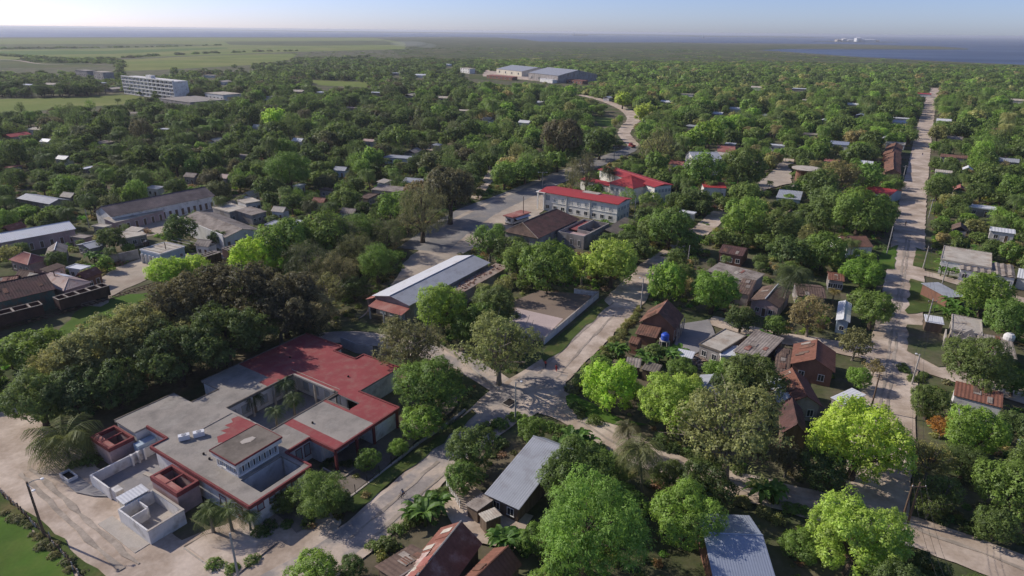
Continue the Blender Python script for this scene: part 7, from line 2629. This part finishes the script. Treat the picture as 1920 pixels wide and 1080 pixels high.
def in_poly(x, y, poly):
    c = False
    n = len(poly)
    for i in range(n):
        x0, y0 = poly[i]
        x1, y1 = poly[(i + 1) % n]
        if (y0 > y) != (y1 > y) and x < (x1 - x0) * (y - y0) / (y1 - y0) + x0:
            c = not c
    return c


OPEN = [  # open ground, photo outline: no trees stand there
    [(-300, 72), (720, 70), (760, 92), (560, 99), (420, 103), (225, 112), (0, 112), (-300, 118)], [(225, 110), (420, 102), (560, 100), (545, 113), (470, 124), (300, 133), (235, 135)],
    [(-200, 186), (120, 183), (240, 178), (290, 187), (240, 196), (150, 202), (60, 210), (-200, 225)], [(575, 150), (690, 154), (690, 164), (600, 160)],
    [(-100, 114), (215, 120), (215, 128), (-100, 128)],
    [(905, 132), (1098, 140), (1098, 156), (905, 150)], [(745, 520), (760, 490), (800, 455), (850, 420), (890, 385), (1025, 362), (1020, 395), (985, 425), (870, 480), (700, 590)],
    [(150, 575), (170, 540), (210, 505), (262, 482), (430, 465), (430, 482), (330, 510), (232, 545)], [(205, 420), (300, 405), (440, 375), (450, 392), (300, 440)],
    [(895, 370), (915, 318), (935, 318), (920, 345), (905, 375)], [(0, 590), (450, 455), (460, 480), (200, 590), (0, 660)],
    [(-100, 780), (100, 850), (220, 950), (640, 1000), (560, 1100), (-100, 1200)], [(960, 560), (1130, 540), (1140, 580), (1010, 690), (960, 640)],
    [(1260, 600), (1345, 600), (1345, 650), (1265, 670)], [(1412, 350), (1440, 330), (1462, 306), (1482, 306), (1484, 345), (1420, 362)], [(820, 935), (870, 905), (1000, 960), (960, 1040)],
    [(1655, 470), (1682, 460), (1676, 505), (1640, 505)], [(1700, 520), (1800, 530), (1800, 590), (1690, 590)], [(1690, 610), (1810, 600), (1850, 640), (1770, 690), (1690, 680)],
    [(380, 640), (745, 640), (750, 800), (640, 900), (470, 1000), (150, 900), (160, 790)], [(640, 610), (720, 590), (860, 600), (800, 660), (640, 650)],
    [(1404, 92), (1480, 98), (1600, 107), (1750, 115.5), (1900, 122), (2200, 136), (2200, 55), (1815, 55), (1815, 94)], [(-600, 71), (930, 70.5), (1010, 79), (1400, 82), (1815, 91), (1815, 40), (-600, 30)],
    [(1110, 218), (1150, 222), (1150, 238), (1125, 236)], [(880, 140), (1010, 146), (960, 152), (880, 148)],
]


def open_points():
    pts = []
    for k, poly in enumerate(OPEN):
        xs, ys = [p[0] for p in poly], [p[1] for p in poly]
        if min(ys) < 68 or (min(xs) < 400 and max(ys) > 790) or min(xs) > 1380 and min(ys) < 95:
            continue
        d_ = max(4, min(18, (max(ys) - min(ys)) / 4))
        y = min(ys) + d_ / 2
        while y < max(ys):
            x = max(-60, min(xs)) + d_
            while x < max(xs):
                if in_poly(x, y, poly):
                    q = PX(G(x, y, 0))
                    pts.append((x, y, q[2]))
                x += d_ * 1.6
            y += d_
    return pts


KP = np.vstack([KP, np.array(open_points())])


def clear(x, y, R, H, slack=.92):
    d2 = (ST[:, 0] - x) ** 2 + (ST[:, 1] - y) ** 2
    if np.any(d2 < (ST[:, 2] + R * .35) ** 2):
        return False
    cx, cy, D = PX((x, y, H * .6))
    hw, hh = R * FPX / D * slack, H * .47 * FPX / D * slack
    a = ((KP[:, 0] - cx) / hw) ** 2 + ((KP[:, 1] - cy) / hh) ** 2
    if np.any((a < 1) & (KP[:, 2] > D - R)):
        return False
    # the trunk side below the crown hides things too
    b = (np.abs(KP[:, 0] - cx) < hw * .5) & (KP[:, 1] > cy) & (KP[:, 1] < cy + hh * 1.6) & (KP[:, 2] > D + 1)
    return not np.any(b)


CAND = []
rs = random.Random(11)


def scatter(y0, y1, step, Rr, keep_frac):
    y = y0
    while y < y1:
        x = -y * .92 - 20
        while x < y * .92 + 20:
            px_ = x + rs.uniform(-.45, .45) * step
            py_ = y + rs.uniform(-.45, .45) * step
            x += step
            if rs.random() > keep_frac:
                continue
            u, v, D = PX((px_, py_, 4))
            if D < 30 or u < -130 or u > 2050 or v > 1180:
                continue
            gx, gy, _ = PX((px_, py_, 0))
            if any(in_poly(gx, gy, p) for p in OPEN):
                continue
            R = rs.uniform(*Rr)
            if D < 320 and rs.random() < .3:
                R *= .68
            kz = rs.uniform(.72, 1.3) * (1 if D < 900 else max(.3, 1 - (D - 900) / 900))
            if D < 420:
                bad = False
                for (tx, ty, tr) in TREES:
                    if (tx - px_) ** 2 + (ty - py_) ** 2 < (.62 * (tr + R)) ** 2:
                        bad = True
                        break
                if bad:
                    continue
            if not clear(px_, py_, R, R * 2.0 * kz):
                R *= .62
                if D > 450 or not clear(px_, py_, R, R * 2.0 * kz):
                    continue
            CAND.append((px_, py_, R, kz, D, u, v))
            if D < 420:
                TREES.append((px_, py_, R))
        y += step


scatter(36, 330, 5.4, (2.3, 5.9), .9)
scatter(330, 820, 7.2, (2.8, 6.6), .9)
LATE = len(CAND)
scatter(820, 1500, 13, (5.0, 8.5), .9)
scatter(1500, 2600, 24, (7, 13), .75)


def wood_tint(u, v):
    """what grows where: the left wood is darker and duskier, the right wood warmer green"""
    k = rs.random()
    if u < 900 and v < 430:
        t = TINT['dark'] if k < .5 else TINT['mango'] if k < .78 else TINT['cas'] if k < .88 else TINT['mid'] if k < .96 else TINT['brown']
        t = tuple(q * .92 for q in t)
    else:
        t = TINT['mango'] if k < .42 else TINT['dark'] if k < .58 else TINT['mid'] if k < .82 else TINT['olive'] if k < .90 else TINT['bright'] if k < .97 else TINT['tan']
    s_ = rs.uniform(.9, 1.4)
    return tuple(q * s_ for q in t)


# hedgerow trees between the fields
for line in [[(0, 104), (60, 108), (110, 112), (200, 118)], [(180, 112), (300, 104), (420, 99), (560, 95)], [(0, 92), (140, 90), (300, 88), (420, 85)], [(470, 128), (560, 118), (700, 105)]]:
    for i in range(len(line) - 1):
        n = 26
        for j in range(n):
            t = (j + rs.random()) / n
            q = G(line[i][0] * (1 - t) + line[i + 1][0] * t, line[i][1] * (1 - t) + line[i + 1][1] * t + rs.uniform(-.6, .6))
            D = PX(q)[2]
            if rs.random() < .62:
                CAND.append((q.x, q.y, rs.uniform(4, 8), .8, D, *PX(q)[:2]))

CAND.sort(key=lambda c: -(c[2] / c[4]))
BUDGET = 300 - HAND
MARK = [(560, 720, 'the red roofed school'), (230, 900, 'the roofless white enclosure'), (830, 530, 'the grey warehouse'), (1040, 420, 'the tiled hall'), (1090, 370, 'the two storey red roof'), (1190, 330, 'the pyramid roof'),
        (1240, 600, 'the steep brick house'), (1345, 640, 'the pale slab roofs'), (1525, 670, 'the red tiled row'), (970, 880, 'the grey roofed cottage'), (830, 1040, 'the patchwork red roof'),
        (1410, 1020, 'the blue metal roof'), (1830, 745, 'the white walled store'), (1810, 615, 'the house shell'), (1830, 490, 'the ribbed shed'), (1790, 545, 'the brick hut'), (1440, 560, 'the pale striped cottage'),
        (1580, 445, 'the white end wall'), (1640, 360, 'the bright red gable'), (1672, 300, 'the stepped brown houses'), (1509, 335, 'the round canopy'), (1478, 366, 'the lone metal roof'),
        (1300, 290, 'the white two storey house'), (1340, 347, 'the red strip roof'), (300, 380, 'the long barrack'), (430, 425, 'the courtyard house'), (310, 465, 'the white and blue house'),
        (60, 445, 'the long pink house'), (60, 550, 'the railway shed'), (140, 525, 'the pink hipped house'), (285, 160, 'the far slab block'), (1000, 130, 'the factory sheds'), (1720, 430, 'the straight street'),
        (1715, 330, 'the upper straight street'), (1180, 230, 'the winding road'), (930, 330, 'the rough grass'), (760, 290, 'the pale metal roofs'), (710, 355, 'the low grey roof'), (1370, 800, 'the big olive tree'),
        (1610, 820, 'the yellow green giant'), (1880, 920, 'the lower right corner'), (1640, 940, 'the street crossing'), (1200, 480, 'the end of the main street'), (1400, 480, 'the dark red cottage'), (30, 250, 'the far red roof'),
        (520, 230, 'the lime tree in the far wood'), (540, 330, 'the soft green tree'), (200, 300, 'the pale green roof'), (60, 375, 'the long grey roof'), (650, 320, 'the pale blue house')]


def tone(t):
    g, r = t[1], t[0]
    if g > .45:
        return 'lime'
    if r > g * .97:
        return 'brownish'
    if r > g * .85:
        return 'olive'
    return 'light green' if g > .31 else 'mid green' if g > .22 else 'dark green'


made = []
for (x, y, R, kz, D, u, v) in CAND[:BUDGET]:
    tnt = wood_tint(u, v)
    st = rs.choice(['round', 'round', 'airy', 'puffy', 'spread', 'feather', 'sparse' if rs.random() < .4 else 'round'])
    if tnt[0] > tnt[1] * .97:
        st = 'sparse'
    bx, by, what = min(MARK, key=lambda m_: (m_[0] - u) ** 2 + ((m_[1] - v) * 1.6) ** 2)
    dx, dy = u - bx, v - by
    rel = ('behind' if dy < 0 else 'before') if abs(dy) * 1.6 > abs(dx) else ('left of' if dx < 0 else 'right of')
    size = 'small' if R < 3.2 else 'tall' if kz > 1.05 else 'wide' if R > 4.6 else 'rounded'
    lb = f'{size} {tone(tnt)} tree {rel} {what}'
    k0 = len(TREES)
    made.append((plant('tree', x, y, R, kz, st, tnt, lb, 'trees filling the town'), lb, u))
# the rest of the wood: one mass, instanced on points
def instancer(name, pts, rots, scales, tints, idx, protos, label):
    src = bpy.data.collections.new(name + '_kinds')
    for i, me in enumerate(protos):
        src.objects.link(bpy.data.objects.new(f'{name}_kind_{i:02d}', me))
    me = bpy.data.meshes.new(name)
    n = len(pts)
    me.vertices.add(n)
    me.vertices.foreach_set('co', np.array(pts, dtype=np.float32).ravel())
    for nm, ty, dat, fld in (('rot', 'FLOAT', rots, 'value'), ('siz', 'FLOAT_VECTOR', scales, 'vector'), ('tint', 'FLOAT_VECTOR', tints, 'vector'), ('kind_id', 'INT', idx, 'value')):
        a = me.attributes.new(nm, ty, 'POINT')
        a.data.foreach_set(fld, np.array(dat, dtype=np.int32 if ty == 'INT' else np.float32).ravel())
    o = put(name, me)
    ng = bpy.data.node_groups.new(name + '_spread', 'GeometryNodeTree')
    ng.interface.new_socket('Geometry', in_out='INPUT', socket_type='NodeSocketGeometry')
    ng.interface.new_socket('Geometry', in_out='OUTPUT', socket_type='NodeSocketGeometry')
    n_, l_ = ng.nodes, ng.links
    gi, go = n_.new('NodeGroupInput'), n_.new('NodeGroupOutput')
    ci = n_.new('GeometryNodeCollectionInfo')
    ci.inputs['Collection'].default_value = src
    ci.inputs['Separate Children'].default_value = True
    ci.inputs['Reset Children'].default_value = True
    ip = n_.new('GeometryNodeInstanceOnPoints')
    ip.inputs['Pick Instance'].default_value = True

    def attr(nm, ty):
        a = n_.new('GeometryNodeInputNamedAttribute')
        a.data_type = ty
        a.inputs['Name'].default_value = nm
        return a.outputs[0]
    cx = n_.new('ShaderNodeCombineXYZ')
    l_.new(attr('rot', 'FLOAT'), cx.inputs['Z'])
    er = n_.new('FunctionNodeEulerToRotation')
    l_.new(cx.outputs[0], er.inputs[0])
    l_.new(gi.outputs[0], ip.inputs['Points'])
    l_.new(ci.outputs[0], ip.inputs['Instance'])
    l_.new(attr('kind_id', 'INT'), ip.inputs['Instance Index'])
    l_.new(er.outputs[0], ip.inputs['Rotation'])
    l_.new(attr('siz', 'FLOAT_VECTOR'), ip.inputs['Scale'])
    l_.new(ip.outputs[0], go.inputs[0])
    md = o.modifiers.new('spread', 'NODES')
    md.node_group = ng
    return tag(o, label, None, None, 'stuff')


def with_trunk(cm, tm, name):
    """crown and trunk of a prototype as one mesh, for instancing"""
    bm = bmesh.new()
    bm.from_mesh(cm)
    n = len(bm.faces)
    bm.from_mesh(tm)
    bm.faces.ensure_lookup_table()
    me = bpy.data.meshes.new(name)
    bm.to_mesh(me)
    bm.free()
    me.materials.append(MATS['foliage'])
    me.materials.append(MATS['bark'])
    for i, p in enumerate(me.polygons):
        p.material_index = 1 if i >= n else 0
    return me


rest = CAND[BUDGET:]
KIN, FAR = [], []
for st in ('round', 'puffy', 'spread', 'airy', 'feather', 'casuarina'):
    for v in range(2):
        cm, tm = proto(st, 'lo', v)
        KIN.append(with_trunk(cm, tm, 'mid_tree'))
for st in ('round', 'spread'):
    for v in range(2):
        FAR.append(crown_mesh('far_crown', st, 700 + v, 260, .34))
def joined_palm():
    tm, fm = PALMS[0]
    me = with_trunk(fm, tm, 'wood_palm')
    me.transform(Matrix.Diagonal((.26, .26, .24, 1)))
    return me


KIN += [joined_palm(), joined_palm()]
near = [c for c in rest if c[4] < 620]
far = [c for c in rest if c[4] >= 620]
for lst, prs, nm, lb in ((near, KIN, 'woodland', 'green wood between the houses out to the edge of town'), (far, FAR, 'far_woodland', 'far dark green wood and scrub out to the coast')):
    instancer(nm, [(c[0], c[1], 0 if nm == 'woodland' else -c[2] * .45) for c in lst], [rs.uniform(0, 6.28) for c in lst],
              [(c[2], c[2], c[2] * c[3] * (1 if nm == 'woodland' else .8)) for c in lst], [wood_tint(c[5], c[6]) for c in lst], [rs.randrange(len(prs)) for c in lst], prs, lb)

# undergrowth on the bare lots
und = []
rs2 = random.Random(5)
SP2 = ST[(ST[:, 1] < 330)]
while len(und) < 9000:
    py_ = 34 + 300 * rs2.random() ** .8
    px_ = rs2.uniform(-1, 1) * (py_ * .9 + 15)
    u, v, D = PX((px_, py_, 0))
    if u < -60 or u > 1980 or v > 1130:
        continue
    s_ = rs2.uniform(.25, 1.0) * (1 if D < 160 else 1.5)
    if any(in_poly(u, v, p) for p in OPEN):
        continue
    if np.any((SP2[:, 0] - px_) ** 2 + (SP2[:, 1] - py_) ** 2 < (SP2[:, 2] + s_ * .6) ** 2):
        continue
    und.append((px_, py_, s_, u, v))
LOW = [crown_mesh('low_plant', 'round', 950 + i, 160, .42) for i in range(2)] + [crown_mesh('low_plant', 'feather', 960, 150, .5)]
instancer('undergrowth', [(c[0], c[1], -c[2] * .55) for c in und], [rs2.uniform(0, 6.28) for c in und], [(c[2], c[2], c[2] * rs2.uniform(.5, .9)) for c in und],
          [tuple(q * rs2.uniform(.75, 1.3) for q in TINT[rs2.choice(['mango', 'mid', 'olive', 'dark', 'tan', 'bright'])]) for c in und], [rs2.randrange(3) for c in und], LOW,
          'low weeds and bushes on the bare lots between the houses')

# ------------------------------------------------------------------ things of one description are told apart by their order across the photograph
ONES = 'first second third fourth fifth sixth seventh eighth ninth tenth eleventh twelfth thirteenth fourteenth fifteenth sixteenth seventeenth eighteenth nineteenth'.split()


def nth(i):
    if i < 19:
        return ONES[i]
    t, u = divmod(i + 1, 10)
    tens = ('twenty', 'thirty', 'forty', 'fifty')[t - 2]
    return tens + '-' + ONES[u - 1] if u else {'twenty': 'twentieth', 'thirty': 'thirtieth', 'forty': 'fortieth', 'fifty': 'fiftieth'}[tens]


by_label = {}
for o in COL.objects:
    if o.parent is None and o.get('category') and o.get('label'):
        by_label.setdefault(o['label'], []).append(o)
for lb, li in by_label.items():
    if 1 < len(li) <= 59:
        li.sort(key=lambda o: PX(o.location)[0])
        for i, o in enumerate(li):
            o['label'] = lb + ', ' + nth(i) + ' from left'
